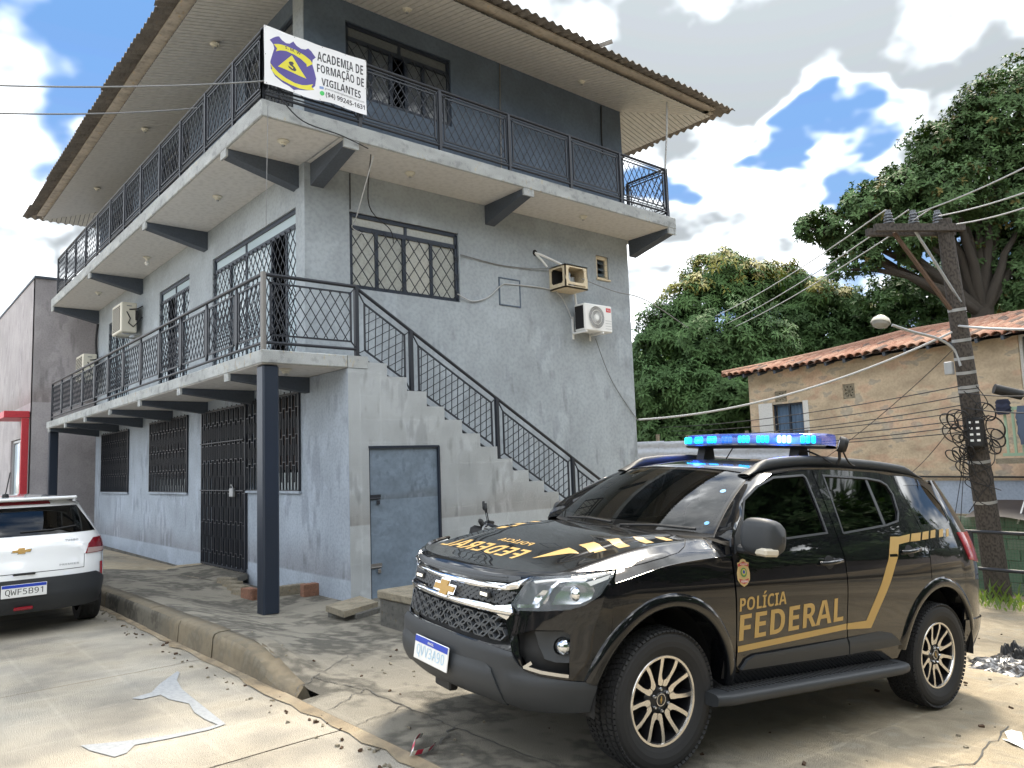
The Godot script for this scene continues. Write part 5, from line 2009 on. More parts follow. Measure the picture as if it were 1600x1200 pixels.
	var qw = V2([2.735, 1.345, 2.675, 1.60, 2.70, 1.635, 3.02, 1.645, 3.10, 1.61, 3.215, 1.49, 3.215, 1.375, 3.15, 1.355])
	mb = MB.new()
	mb.patch(qp, [qw], 0.06, f, CTR, 0.0, 0.012)
	put("rear_quarter", mb, M.paint, C)
	mb = MB.new()
	mb.patch(qw, [], 0.08, f, CTR, -0.004)
	put("quarter_window", mb, M.tint, C)
	# drip moulding, window seals, sill
	for l in [fw, rw]:
		mb = MB.new()
		var loop: PackedVector2Array = l.duplicate()
		loop.append(l[0])
		for poly in Geometry2D.offset_polyline(loop, 0.007, Geometry2D.JOIN_MITER, Geometry2D.END_BUTT):
			if Geometry2D.is_polygon_clockwise(poly):
				continue
			mb.patch(poly, [shrink(l, -0.006)], 0.10, f, CTR, 0.003, 0.008)
		put("window_seal", mb, line, C)
	mb = MB.new()
	mb.patch(V2([0.56, 0.477, 2.33, 0.477, 2.33, 0.41, 0.53, 0.41]), [], 0.12, f, CTR, -0.006, 0.03)
	put("sill", mb, M.paint, C)
	# dark shell behind the joints
	mb = MB.new()
	mb.patch(V2([0.46, 0.45, 2.36, 0.45, 2.5, 0.88, 3.2, 0.9, 3.2, 1.34, 0.46, 1.21]), [], 0.15, f, CTR, -0.014)
	put("inner_skin", mb, M.black, C)
	# wheel arches: flare and liner
	for w in [[A1, 2.0, 166.0], [A2, 16.0, 172.0]]:
		var c: Vector2 = w[0]
		rows = []
		for i in 41:
			var a = deg_to_rad(lerpf(w[1], w[2], i / 40.0))
			var r = []
			for e in [[0.565, 0.0], [0.552, 0.012], [0.53, 0.018], [0.505, 0.020], [0.492, 0.014], [0.488, -0.01], [0.488, -0.12]]:
				var q = c + Vector2(cos(a), sin(a)) * e[0]
				var p = t_side(q)
				var nn = Vector3((p.x - 1.4) * 0.0, 0, 1)
				if q.x < FR:
					nn = Vector3(-0.6 * ss(FR, -0.6, q.x), 0, 1).normalized()
				r.append((p + nn * e[1]) * S)
			rows.append(r)
		mb = MB.new()
		mb.loft(rows, false, Vector3(c.x, c.y, 0))
		put("wheel_arch", mb, M.paint, C)
		mb = MB.new()
		mb.lathe([Vector2(0.50, 0.40), Vector2(0.50, 0.91)], 28, Vector3(c.x, c.y, 0), Basis(Vector3.RIGHT, Vector3(0, 0, sg), Vector3(0, 1, 0)), deg_to_rad(-5), deg_to_rad(185))
		mb.lathe([Vector2(0.0, 0.40), Vector2(0.50, 0.40)], 28, Vector3(c.x, c.y, 0), Basis(Vector3.RIGHT, Vector3(0, 0, sg), Vector3(0, 1, 0)), deg_to_rad(-5), deg_to_rad(185))
		put("arch_liner", mb, M.black, C)
	# plastic cladding along the door feet
	for cl in [[0.59, 0.500, 0.63, 0.553, 0.70, 0.576, 1.623, 0.605, 1.648, 0.500], [1.659, 0.500, 1.636, 0.606, 2.022, 0.622, 2.14, 0.602, 2.215, 0.56, 2.28, 0.515]]:
		mb = MB.new()
		mb.patch(V2(cl), [], 0.06, func(p: Vector2) -> Vector3:
			var q: Vector3 = f.call(p)
			return q + Vector3(0, 0, sg * 0.016 * ss(0.625, 0.57, p.y)), CTR, 0.003, 0.02)
		put("cladding", mb, M.plastic, C)
	# running board
	rows = []
	for i in 19:
		var x = lerpf(0.30, 2.24, i / 18.0)
		var e = minf(1.0, minf((x - 0.29) / 0.07, (2.25 - x) / 0.07))
		var g = sqrt(maxf(0.02, 1.0 - pow(1.0 - e, 2.0)))
		var r = []
		for k in 16:
			var a = TAU * k / 16.0
			var ca = signf(cos(a)) * pow(absf(cos(a)), 0.6)
			var sa = signf(sin(a)) * pow(absf(sin(a)), 0.6)
			r.append(Vector3(x, 0.375 + 0.036 * sa, (0.955 + 0.088 * ca - 0.05 * (1 - g)) * sg))
		rows.append(r)
	var bd = sub("running_board", C)
	mb = MB.new()
	mb.loft(rows, true, Vector3(1.27, 0.375, 0.955 * sg))
	for e in [0, 18]:
		var c3 = Vector3(rows[e][0].x, 0.375, 0.95 * sg)
		for k in 16:
			var o = Vector3(-1 if e == 0 else 1, 0, 0)
			mb.tri(c3, rows[e][k], rows[e][(k + 1) % 16], o, o, o)
	put("board", mb, M.plastic, bd)
	mb = MB.new()
	for i in 44:
		mb.box(Vector3(0.42 + i * 0.040, 0.4125, 0.935 * sg), Vector3(0.014, 0.005, 0.095))
	put("tread", mb, M.rubber, bd)
	mb = MB.new()
	for x in [0.5, 1.27, 2.0]:
		mb.bar(Vector3(x, 0.37, 0.93 * sg), Vector3(x, 0.44, 0.75 * sg), 0.06, 0.03)
	put("bracket", mb, M.black, bd)
	# door mirror
	var mir = sub("mirror", C)
	rows = []
	for i in 11:
		var v = i / 10.0
		var z = lerpf(0.955, 1.205, v)
		var g = sqrt(maxf(0.03, 1.0 - pow(absf(v * 2.0 - 1.0), 3.2)))
		var r = []
		for k in 20:
			var a = TAU * k / 20.0
			var ca = signf(cos(a)) * pow(absf(cos(a)), 0.62)
			var sa = signf(sin(a)) * pow(absf(sin(a)), 0.62)
			r.append(Vector3(0.56 + 0.04 * v + 0.085 * ca * g, 1.285 - 0.012 * v + 0.108 * sa * g * (1.0 - 0.08 * ca), z * sg))
		rows.append(r)
	mb = MB.new()
	mb.loft(rows, true, Vector3(0.58, 1.285, 1.08 * sg))
	for e in [0, 10]:
		var c3 = Vector3.ZERO
		for k in 20:
			c3 += rows[e][k] / 20.0
		for k in 20:
			var o = Vector3(0, 0, (-1 if e == 0 else 1) * sg)
			mb.tri(c3, rows[e][k], rows[e][(k + 1) % 20], o, o, o)
	put("shell", mb, M.plastic, mir)
	mb = MB.new()
	mb.cbox(Vector3(0.585, 1.197, 0.98 * sg), Vector3(0.09, 0.05, 0.14), 0.015)
	mb.patch(V2([0.525, 1.165, 0.665, 1.225, 0.668, 1.36, 0.665, 1.375, 0.617, 1.34, 0.54, 1.265]), [], 0.08, f, CTR, 0.006, 0.01)
	put("foot", mb, M.plastic, mir)
	mb = MB.new()
	mb.cbox(Vector3(0.545, 1.200, 1.135 * sg), Vector3(0.10, 0.046, 0.105), 0.012, Basis(Vector3.UP, -0.25 * sg))
	put("indicator", mb, mat(lin(0.52, 0.47, 0.38), 0.25), mir)
	if sg < 0:
		mir.position = Vector3(0.16, -0.015, 0.07)
	# handles
	for h in [[1.345, 1.095, 1.555, 1.113], [2.335, 1.152, 2.545, 1.172]]:
		var hn = sub("handle", C)
		var a3: Vector3 = f.call(Vector2(h[0], h[1]))
		var b3: Vector3 = f.call(Vector2(h[2], h[3]))
		var mid = Vector2((h[0] + h[2]) / 2 - 0.01, (h[1] + h[3]) / 2 - 0.004)
		mb = MB.new()
		mb.patch(arc(mid, 0.043, 0, 340, 18), [], 0.1, func(p: Vector2) -> Vector3: return f.call(Vector2(mid.x + (p.x - mid.x) * 1.25, p.y)), CTR, 0.0012)
		put("cup", mb, M.black, hn)
		var o = Vector3(0, 0, 0.03 * sg)
		mb = MB.new()
		mb.tube([a3, a3.lerp(b3, 0.1) + o, a3.lerp(b3, 0.5) + o * 1.15, a3.lerp(b3, 0.9) + o, b3], 0.014, 8)
		put("grip", mb, M.paint, hn)
	# gold stripe, blocks, lettering, badge
	var mk = sub("side_markings", C)
	mb = MB.new()
	mb.patch(V2([0.555, 0.602, 1.62, 0.662, 1.905, 0.652, 2.315, 1.205, 2.462, 1.222, 2.508, 1.277, 2.345, 1.258, 2.235, 1.258, 1.845, 0.705, 1.62, 0.700, 0.552, 0.637]), [V2([1.6195, 0.6, 1.6305, 0.6, 1.6305, 0.75, 1.6195, 0.75])], 0.06, f, CTR, 0.0014)
	put("stripe", mb, gold, mk)
	for q in [[2.531, 2.672, 1.279], [2.70, 2.80, 1.290], [2.833, 2.915, 1.300], [2.975, 3.05, 1.306], [3.10, 3.15, 1.308]]:
		mb = MB.new()
		mb.patch(V2([q[0], q[2], q[1], q[2] + 0.008, q[1] - 0.052, q[2] - 0.050, q[0] - 0.052, q[2] - 0.056]), [], 0.06, f, CTR, 0.0014)
		put("stripe_block", mb, gold, mk)
	var fs = func(p: Vector2) -> Vector3:
		var x = p.x if sg > 0 else 2.12 - p.x
		return f.call(Vector2(x, p.y + 0.056 * (x - 0.55)))
	mb = MB.new()
	write_on(mb, "FEDERAL", "Droid Sans", Rect2(0.558, 0.666, 1.02, 0.152), fs, CTR, 0.0016, false, 0.06)
	put("lettering", mb, gold, mk)
	mb = MB.new()
	write_on(mb, "POLÍCIA", "Droid Sans", Rect2(0.550, 0.836, 0.43, 0.098), fs, CTR, 0.0016, false, 0.06)
	put("lettering", mb, gold, mk)
	var bg = sub("badge", C)
	var k0 = Vector2(0.588, 1.055)
	var shield = V2([-0.052, 0.060, -0.030, 0.064, -0.022, 0.076, 0.0, 0.082, 0.022, 0.076, 0.030, 0.064, 0.052, 0.060, 0.046, 0.035, 0.058, 0.0, 0.054, -0.038, 0.03, -0.064, 0.0, -0.078, -0.03, -0.064, -0.054, -0.038, -0.058, 0.0, -0.046, 0.035])
	var place = func(p: PackedVector2Array, s: float, o := Vector2.ZERO) -> PackedVector2Array:
		var q = PackedVector2Array()
		for w in p:
			q.append(k0 + w * s + o)
		return q
	var sets = [[shield, 1.0, Vector2.ZERO, lin(0.55, 0.40, 0.18)], [V2([-0.046, 0.052, 0.0, 0.066, 0.046, 0.052, 0.044, 0.036, 0.0, 0.048, -0.044, 0.036]), 1.0, Vector2.ZERO, lin(0.42, 0.05, 0.05)], [V2([-0.042, -0.03, 0.0, -0.040, 0.042, -0.03, 0.036, -0.052, 0.0, -0.062, -0.036, -0.052]), 1.0, Vector2.ZERO, lin(0.42, 0.05, 0.05)], [arc(Vector2.ZERO, 0.028, 0, 340, 16), 1.0, Vector2(0, 0.004), lin(0.09, 0.22, 0.06)], [arc(Vector2.ZERO, 0.018, 0, 340, 14), 1.0, Vector2(0, 0.006), lin(0.60, 0.52, 0.10)], [arc(Vector2.ZERO, 0.011, 0, 340, 12), 1.0, Vector2(0, 0.007), lin(0.03, 0.06, 0.40)]]
	var lay = 0.0016
	for s in sets:
		mb = MB.new()
		mb.patch(place.call(s[0], s[1], s[2]), [], 0.1, f, CTR, lay)
		put("layer", mb, mat(s[3], 0.4), bg)
		lay += 0.0009
	mb = MB.new()
	var fbg = func(p: Vector2) -> Vector3:
		var x = k0.x + p.x * sg
		return f.call(Vector2(x, k0.y + p.y - 250.0 * 0.0 * p.x * p.x))
	write_on(mb, "POLÍCIA", "Droid Sans", Rect2(-0.032, 0.047, 0.064, 0.012), fbg, CTR, lay)
	write_on(mb, "FEDERAL", "Droid Sans", Rect2(-0.032, -0.053, 0.064, 0.012), fbg, CTR, lay)
	put("lettering", mb, M.white, bg)
	# roof rail
	rows = []
	for i in 31:
		var u = i / 30.0
		var x = lerpf(0.98, 3.12, u)
		var up = 0.052 * ss(0.0, 0.10, u) * ss(1.0, 0.90, u)
		var w = 0.030 + 0.020 * (1.0 - ss(0.0, 0.12, u)) + 0.02 * ss(0.90, 1.0, u)
		var c = t_roof(Vector2(x, 0.60)) + Vector3(0, up * 0.55, 0)
		var r = []
		for k in 12:
			var a = TAU * k / 12.0
			r.append((c + Vector3(0, (0.010 + up * 0.55) * sin(a), w * cos(a))) * S)
		rows.append(r)
	mb = MB.new()
	mb.loft(rows, true, t_roof(Vector2(2.0, 0.60)) * S)
	put("roof_rail", mb, M.plastic, C)

func truck_wheel(C: Node3D) -> Node3D:
	var W = sub("wheel", C)
	# the axle is z, the outer face looks to +z
	var ax = Basis(Vector3.RIGHT, Vector3.BACK, Vector3.DOWN)
	var mb = MB.new()
	var tyre = [Vector2(0.236, 0.098), Vector2(0.246, 0.108), Vector2(0.262, 0.118), Vector2(0.290, 0.130), Vector2(0.318, 0.132), Vector2(0.345, 0.126), Vector2(0.364, 0.112), Vector2(0.374, 0.100)]
	for q in [0.072, 0.030, -0.012, -0.054]:
		tyre.append_array([Vector2(0.378, q + 0.024), Vector2(0.378, q + 0.006 - 0.024), Vector2(0.369, q - 0.021), Vector2(0.369, q - 0.018 + 0.0)])
	tyre = [Vector2(0.236, 0.098), Vector2(0.246, 0.108), Vector2(0.262, 0.118), Vector2(0.290, 0.130), Vector2(0.318, 0.132), Vector2(0.345, 0.126), Vector2(0.364, 0.112), Vector2(0.372, 0.098), Vector2(0.374, -0.098), Vector2(0.364, -0.112), Vector2(0.345, -0.126), Vector2(0.30, -0.131), Vector2(0.24, -0.11)]
	mb.lathe(tyre, 64, Vector3.ZERO, ax)
	var ty = put("tyre", mb, M.rubber, W)
	# tread blocks in five ribs, shoulders slanted
	mb = MB.new()
	var nblk = 76
	for i in nblk:
		for rb in [[-0.088, 0.030, 0.5], [-0.047, 0.036, 0.0], [0.0, 0.036, 0.5], [0.047, 0.036, 0.0], [0.090, 0.034, 0.5]]:
			var a: float = TAU * (i + rb[2]) / nblk
			var rad = Vector3(cos(a), sin(a), 0)
			var tan = Vector3(-sin(a), cos(a), 0)
			var skew: float = 0.35 if absf(rb[0]) < 0.06 else 0.12
			var tdir = (tan + Vector3.BACK * skew * (1 if rb[0] > 0 else -1)).normalized()
			var r = 0.3775 - 0.006 * absf(rb[0]) / 0.09
			mb.box(rad * r + Vector3(0, 0, rb[0]), Vector3(0.016, 0.0245, rb[1]), Basis(rad, tdir, rad.cross(tdir)))
		# lugs over the shoulder
		var a2 = TAU * (i + 0.5) / nblk
		var rad2 = Vector3(cos(a2), sin(a2), 0)
		var tan2 = Vector3(-sin(a2), cos(a2), 0)
		mb.box(rad2 * 0.362 + Vector3(0, 0, 0.113), Vector3(0.030, 0.022, 0.012), Basis(rad2, tan2, Vector3.BACK).rotated(tan2, -0.75))
	put("tread", mb, M.rubber, W)
	var dark = mat(lin(0.012, 0.012, 0.014), 0.3)
	var machined = mat(lin(0.62, 0.60, 0.57), 0.22, 0.9)
	var rim = put("rim", _rim_barrel(ax), dark, W)
	mb = MB.new()
	mb.lathe([Vector2(0.222, 0.095), Vector2(0.226, 0.106), Vector2(0.238, 0.108), Vector2(0.2425, 0.103), Vector2(0.2435, 0.09)], 64, Vector3.ZERO, ax)
	put("lip", mb, machined, W)
	# six pairs of spokes: each pair makes a U that is open to the rim
	var spoke = MB.new()
	var pocket = MB.new()
	for k in 6:
		var a0 = TAU * k / 6.0 + 0.2
		var pa = PackedVector2Array()
		# one arm in polar steps: radius, angle from the pair's middle
		for s in [1.0, -1.0]:
			var inner = [[0.102, 0.02], [0.112, 0.14], [0.135, 0.20], [0.165, 0.215], [0.195, 0.21], [0.228, 0.195]]
			var outer = [[0.228, 0.300], [0.195, 0.325], [0.165, 0.345], [0.135, 0.36], [0.105, 0.40], [0.082, 0.40], [0.072, 0.2], [0.075, 0.02]]
			var pl = PackedVector2Array()
			for e in inner:
				pl.append(Vector2.from_angle(a0 + e[1] * s) * e[0])
			for e in outer:
				pl.append(Vector2.from_angle(a0 + e[1] * s) * e[0])
			var face = MB.new()
			var idx = Geometry2D.triangulate_polygon(pl)
			var zf = func(p: Vector2) -> float: return lerpf(0.078, 0.100, ss(0.08, 0.22, p.length()))
			for i in range(0, idx.size(), 3):
				var q = []
				for j in 3:
					var p = pl[idx[i + j]]
					q.append(Vector3(p.x, p.y, zf.call(p)))
				spoke.tri(q[0], q[1], q[2], Vector3.BACK, Vector3.BACK, Vector3.BACK)
			var cw = Geometry2D.is_polygon_clockwise(pl)
			for i in pl.size():
				var p0 = pl[i]
				var p1 = pl[(i + 1) % pl.size()]
				var e2 = (p1 - p0).orthogonal() * (1.0 if cw else -1.0)
				var o3 = Vector3(e2.x, e2.y, 0)
				pocket.quad(Vector3(p0.x, p0.y, zf.call(p0)), Vector3(p1.x, p1.y, zf.call(p1)), Vector3(p1.x, p1.y, 0.035), Vector3(p0.x, p0.y, 0.035), o3)
	put("spokes", spoke, machined, W)
	put("spoke_sides", pocket, dark, W)
	mb = MB.new()
	mb.lathe([Vector2(0.0, 0.085), Vector2(0.035, 0.084), Vector2(0.040, 0.080), Vector2(0.078, 0.068), Vector2(0.095, 0.05), Vector2(0.10, 0.02)], 30, Vector3.ZERO, ax)
	put("hub", mb, dark, W)
	mb = MB.new()
	for k in 6:
		var a = TAU * (k + 0.5) / 6.0
		mb.lathe([Vector2(0.0, 0.098), Vector2(0.007, 0.096), Vector2(0.0105, 0.085), Vector2(0.0105, 0.06)], 10, Vector3(cos(a) * 0.058, sin(a) * 0.058, 0), ax)
	put("wheel_nuts", mb, M.chrome, W)
	mb = MB.new()
	mb.lathe([Vector2(0.030, 0.0865), Vector2(0.033, 0.0865), Vector2(0.034, 0.083)], 24, Vector3.ZERO, ax)
	put("cap_ring", mb, M.chrome, W)
	mb = MB.new()
	var s = 0.17
	var bw = V2([-0.118, -0.018, -0.038, -0.018, -0.046, -0.04, 0.040, -0.04, 0.048, -0.018, 0.105, -0.018, 0.118, 0.015, 0.038, 0.015, 0.046, 0.04, -0.040, 0.04, -0.048, 0.015, -0.105, 0.015])
	for i in bw.size():
		bw[i] = bw[i].rotated(1.4) * s
	mb.prism(bw, Vector3(0, 0, 0.0855), Vector3.RIGHT, Vector3.UP, Vector3.BACK, 0.002)
	put("cap_emblem", mb, mat(lin(0.42, 0.27, 0.08), 0.4, 0.3), W)
	mb = MB.new()
	mb.lathe([Vector2(0.0, 0.0), Vector2(0.165, 0.0), Vector2(0.165, -0.02)], 30, Vector3.ZERO, ax)
	put("brake_disc", mb, mat(lin(0.05, 0.048, 0.046), 0.5, 0.6), W)
	return W

func _rim_barrel(ax: Basis) -> MB:
	var mb = MB.new()
	mb.lathe([Vector2(0.245, 0.088), Vector2(0.228, 0.098), Vector2(0.222, 0.080), Vector2(0.215, -0.03), Vector2(0.21, -0.09)], 48, Vector3.ZERO, ax)
	mb.lathe([Vector2(0.12, -0.05), Vector2(0.215, -0.06)], 36, Vector3.ZERO, ax)
	return mb

func light_bar(C: Node3D) -> void:
	var L = sub("light_bar", C)
	var bx = func(z: float) -> float: return 1.72 + 0.13 * pow(absf(z) / 0.66, 2.2)
	var prof = func(z: float, y0: float, y1: float, half: float) -> Array:
		var e: float = 1.0 - 0.55 * ss(0.58, 0.665, absf(z))
		var r = []
		for p in [[-1.0, 0.15], [-1.0, 0.55], [-0.86, 0.88], [-0.6, 1.0], [0.6, 1.0], [0.86, 0.88], [1.0, 0.55], [1.0, 0.15], [0.9, 0.0], [-0.9, 0.0]]:
			r.append(Vector3(bx.call(z) + p[0] * half * e, lerpf(y0, y1, p[1]), z))
		return r
	# tray
	var rows = []
	for i in 27:
		rows.append(prof.call(lerpf(-0.665, 0.665, i / 26.0), 1.868, 1.888, 0.150))
	var mb = MB.new()
	mb.loft(rows, true, Vector3(1.78, 1.88, 0))
	put("tray", mb, M.black, L)
	# housing between the lamps, then the blue caps
	var blue = mat(Color(0.10, 0.38, 0.90, 0.30), 0.05)
	blue.transparency = BaseMaterial3D.TRANSPARENCY_ALPHA
	rows = []
	for i in 27:
		rows.append(prof.call(lerpf(-0.662, 0.662, i / 26.0), 1.889, 1.972, 0.150))
	mb = MB.new()
	mb.loft(rows, true, Vector3(1.78, 1.915, 0))
	for e in [0, 26]:
		for k in 10:
			var o = Vector3(0, 0, -1 if e == 0 else 1)
			mb.tri(rows[e][0].lerp(rows[e][5], 0.5), rows[e][k], rows[e][(k + 1) % 10], o, o, o)
	put("blue_cover", mb, blue, L)
	mb = MB.new()
	mb.box(Vector3(1.79, 1.918, 0), Vector3(0.15, 0.050, 1.16))
	put("lamp_carrier", mb, mat(lin(0.20, 0.24, 0.30), 0.4), L)
	# lamp modules looking forwards; some flash white-blue, the others glow
	for k in 8:
		var z = -0.58 + k * 0.166
		var on: bool = k == 6
		var hot: bool = k in [0, 1, 2, 4, 5]
		for j in 3:
			mb = MB.new()
			var zz = z + (j - 1) * 0.036
			mb.cbox(Vector3(bx.call(zz) - 0.118, 1.925, zz), Vector3(0.02, 0.056, 0.033), 0.008)
			put("led_light", mb, M.led_flash if on else (M.led_glow if hot or k == 7 else M.led_dim), L)
	for z in [-0.45, 0.45]:
		mb = MB.new()
		mb.prism(V2([-0.07, 1.77, 0.07, 1.77, 0.045, 1.87, -0.045, 1.87]), Vector3(bx.call(z), 0, z - 0.04), Vector3.RIGHT, Vector3.UP, Vector3.BACK, 0.08)
		put("foot", mb, M.black, L)
	mb = MB.new()
	mb.cbox(Vector3(1.80, 1.778, 0.50), Vector3(0.12, 0.018, 0.16), 0.006)
	put("base_pad", mb, M.rubber, L)
	mb = MB.new()
	mb.tube(hang(Vector3(1.72, 1.86, 0.50), Vector3(1.86, 1.765, 0.66), -0.01, 8), 0.007, 6)
	mb.tube(hang(Vector3(1.70, 1.865, -0.1), Vector3(1.74, 1.78, -0.2), 0.0, 6), 0.005, 6)
	put("wire", mb, M.cable, L)
	for w in [[6, 1.3], [1, 0.5]]:
		var o = OmniLight3D.new()
		o.name = "flash_%d" % w[0]
		var z: float = -0.58 + w[0] * 0.166
		o.position = Vector3(bx.call(z) - 0.175, 1.916, z)
		o.light_color = Color(0.08, 0.35, 1.0)
		o.light_energy = w[1] * 0.05
		o.light_size = 0.03
		o.omni_range = 6.0
		o.omni_attenuation = 2.0
		o.shadow_enabled = true
		L.add_child(o)
	# round work lamp at the driver's end
	var wl = sub("work_lamp", C)
	var b = Basis(Vector3.BACK, PI / 2 - 0.25).rotated(Vector3.UP, -0.9)
	mb = MB.new()
	var c = Vector3(1.90, 1.905, 0.70)
	mb.lathe([Vector2(0.0, -0.06), Vector2(0.045, -0.055), Vector2(0.058, -0.03), Vector2(0.058, 0.005), Vector2(0.050, 0.006)], 24, c, b)
	put("case", mb, M.black, wl)
	mb = MB.new()
	mb.lathe([Vector2(0.0, 0.0), Vector2(0.051, 0.0)], 24, c, b)
	put("face", mb, mat(lin(0.45, 0.46, 0.48), 0.3, 0.4), wl)
	mb = MB.new()
	for i in 13:
		var a = i * 2.39996
		var r = 0.040 * sqrt(i / 13.0)
		mb.lathe([Vector2(0.0, 0.004), Vector2(0.006, 0.002), Vector2(0.008, 0.0)], 8, c + b * Vector3(cos(a) * r, 0.001, sin(a) * r), b)
	put("diodes", mb, M.white, wl)
	mb = MB.new()
	mb.tube([c + Vector3(0.0, -0.055, 0.0), Vector3(1.92, 1.80, 0.69), Vector3(1.92, 1.755, 0.67)], 0.012, 6)
	mb.tube(hang(c + Vector3(0.03, -0.03, 0), Vector3(2.15, 1.755, 0.66), 0.03, 8), 0.007, 6)
	put("bracket", mb, M.black, wl)

# ---------------------------------------------------------------- fittings on the building
func make_fittings() -> void:
	var X = Vector3.RIGHT
	var Z = Vector3.BACK
	# new outdoor air conditioner on the side wall
	var A = thing("air_conditioner", "white outdoor air conditioner with round fan grille and red label on side wall", "air conditioner", Vector3(5.21, 3.93, 0.05), "air conditioners on the building")
	var mb = MB.new()
	mb.cbox(Vector3(0.365, 0.265, 0.165), Vector3(0.73, 0.50, 0.27), 0.018)
	put("case", mb, M.white, A)
	mb = MB.new()
	mb.box(Vector3(-0.001, 0.265, 0.16), Vector3(0.006, 0.42, 0.21))
	put("coil", mb, M.dark, A)
	var fan = sub("fan_grille", A)
	mb = MB.new()
	mb.lathe([Vector2(0.0, 0.0), Vector2(0.205, 0.0)], 32, Vector3(0.30, 0.27, 0.303), Basis(X, Z, Vector3.DOWN))
	put("backing", mb, mat(lin(0.16, 0.165, 0.17), 0.6), fan)
	mb = MB.new()
	for i in 36:
		var a = TAU * i / 36.0
		var p = []
		for q in 5:
			var r = lerpf(0.05, 0.205, q / 4.0)
			var w = a + 1.1 * q / 4.0
			p.append(Vector3(0.30 + r * cos(w), 0.27 + r * sin(w), 0.310))
		mb.tube(p, 0.0032, 4, false)
	for r in [0.208, 0.13, 0.06]:
		var p = []
		for q in 33:
			p.append(Vector3(0.30 + r * cos(TAU * q / 32.0), 0.27 + r * sin(TAU * q / 32.0), 0.311))
		mb.tube(p, 0.005, 5, false)
	put("wires", mb, M.white, fan)
	mb = MB.new()
	mb.lathe([Vector2(0.0, 0.012), Vector2(0.045, 0.010), Vector2(0.05, 0.0)], 20, Vector3(0.30, 0.27, 0.308), Basis(X, Z, Vector3.DOWN))
	put("hub", mb, M.white, fan)
	mb = MB.new()
	mb.box(Vector3(0.63, 0.43, 0.3015), Vector3(0.125, 0.075, 0.003))
	put("label_plate", mb, mat(lin(0.55, 0.012, 0.02), 0.4), A)
	mb = MB.new()
	write_on(mb, "TCL", "Droid Sans", Rect2(0.588, 0.415, 0.085, 0.030), func(p: Vector2) -> Vector3: return Vector3(p.x, p.y, 0.3032), Vector3(0, 0, -5), 0.0008)
	put("lettering", mb, M.white, A)
	mb = MB.new()
	for y in [0.08, 0.13, 0.18, 0.23]:
		mb.box(Vector3(0.62, y, 0.301), Vector3(0.16, 0.008, 0.006))
	put("slots", mb, M.cable_pale, A)
	mb = MB.new()
	for x in [0.02, 0.46]:
		mb = MB.new()
		mb.box(Vector3(x, 0.10, -0.038), Vector3(0.04, 0.42, 0.02))
		mb.box(Vector3(x, -0.005, 0.13), Vector3(0.04, 0.03, 0.36))
		put("bracket", mb, M.white, A)
	mb = MB.new()
	mb.tube([Vector3(0.05, 0.50, 0.05), Vector3(0.05, 0.66, 0.03), Vector3(0.05, 0.82, 0.02)], 0.02, 8)
	put("pipe", mb, M.white, A)
	# gutted cabinet of an old window unit
	var O = thing("air_conditioner", "gutted cream cabinet of old air conditioner above the white one", "air conditioner", Vector3(4.70, 4.66, 0.0), "air conditioners on the building")
	mb = MB.new()
	var w = 0.56
	var h = 0.42
	var d = 0.41
	mb.box(Vector3(w / 2, 0.012, d / 2), Vector3(w, 0.024, d))
	mb.box(Vector3(w / 2, h - 0.012, d / 2), Vector3(w, 0.024, d))
	mb.box(Vector3(w - 0.008, h / 2, d / 2), Vector3(0.016, h - 0.048, d))
	put("shell", mb, M.old_cream, O)
	mb = MB.new()
	var hole = V2([0.08, 0.16, 0.12, 0.11, 0.44, 0.11, 0.48, 0.16, 0.48, 0.33, 0.44, 0.375, 0.12, 0.375, 0.08, 0.33])
	mb.patch(V2([0, 0.0, w, 0.0, w, h, 0, h]), [hole, V2([0.06, 0.035, 0.5, 0.035, 0.5, 0.065, 0.06, 0.065])], 0.2, func(p: Vector2) -> Vector3: return Vector3(p.x, p.y, d), Vector3(0.3, 0.2, -5), 0.0, 0.02)
	mb.patch(V2([0.0, 0.0, d, 0.0, d, h, 0, h]), [V2([0.04, 0.13, 0.08, 0.09, 0.31, 0.09, 0.34, 0.13, 0.34, 0.34, 0.31, 0.37, 0.08, 0.37, 0.04, 0.34])], 0.2, func(p: Vector2) -> Vector3: return Vector3(0.0, p.y, p.x), Vector3(5, 0.2, 0.2), 0.0, 0.02)
	put("frame", mb, M.old_cream, O)
	mb = MB.new()
	mb.box(Vector3(w / 2, h / 2, 0.02), Vector3(w - 0.05, h - 0.06, 0.02))
	put("back", mb, M.dark, O)
	mb = MB.new()
	mb.cbox(Vector3(0.24, 0.22, 0.2), Vector3(0.05, 0.2, 0.16), 0.01)
	mb.lathe([Vector2(0.0, 0.1), Vector2(0.07, 0.1), Vector2(0.07, -0.1), Vector2(0.0, -0.1)], 14, Vector3(0.40, 0.16, 0.15))
	put("motor", mb, M.galv, O)
	# condensers on the street side
	for q in [["white outdoor air conditioner with trailing cables on upper street wall", Vector3(-0.08, 4.74, -8.05)], ["white outdoor air conditioner low behind lower balcony railing near far end", Vector3(-0.12, 4.06, -11.5)]]:
		var c = thing("air_conditioner", q[0], "air conditioner", q[1], "air conditioners on the building")
		mb = MB.new()
		mb.cbox(Vector3(-0.20, 0.33, -0.38), Vector3(0.32, 0.66, 0.78), 0.02)
		put("case", mb, M.cream, c)
		mb = MB.new()
		mb.box(Vector3(-0.362, 0.33, -0.40), Vector3(0.006, 0.54, 0.62))
		put("grille_back", mb, M.dark, c)
		mb = MB.new()
		for k in 15:
			mb.box(Vector3(-0.368, 0.08 + k * 0.036, -0.40), Vector3(0.008, 0.010, 0.62))
		put("grille", mb, M.cream, c)
		mb = MB.new()
		mb.box(Vector3(-0.10, -0.02, -0.1), Vector3(0.42, 0.03, 0.04))
		put("bracket", mb, M.galv, c)
		mb = MB.new()
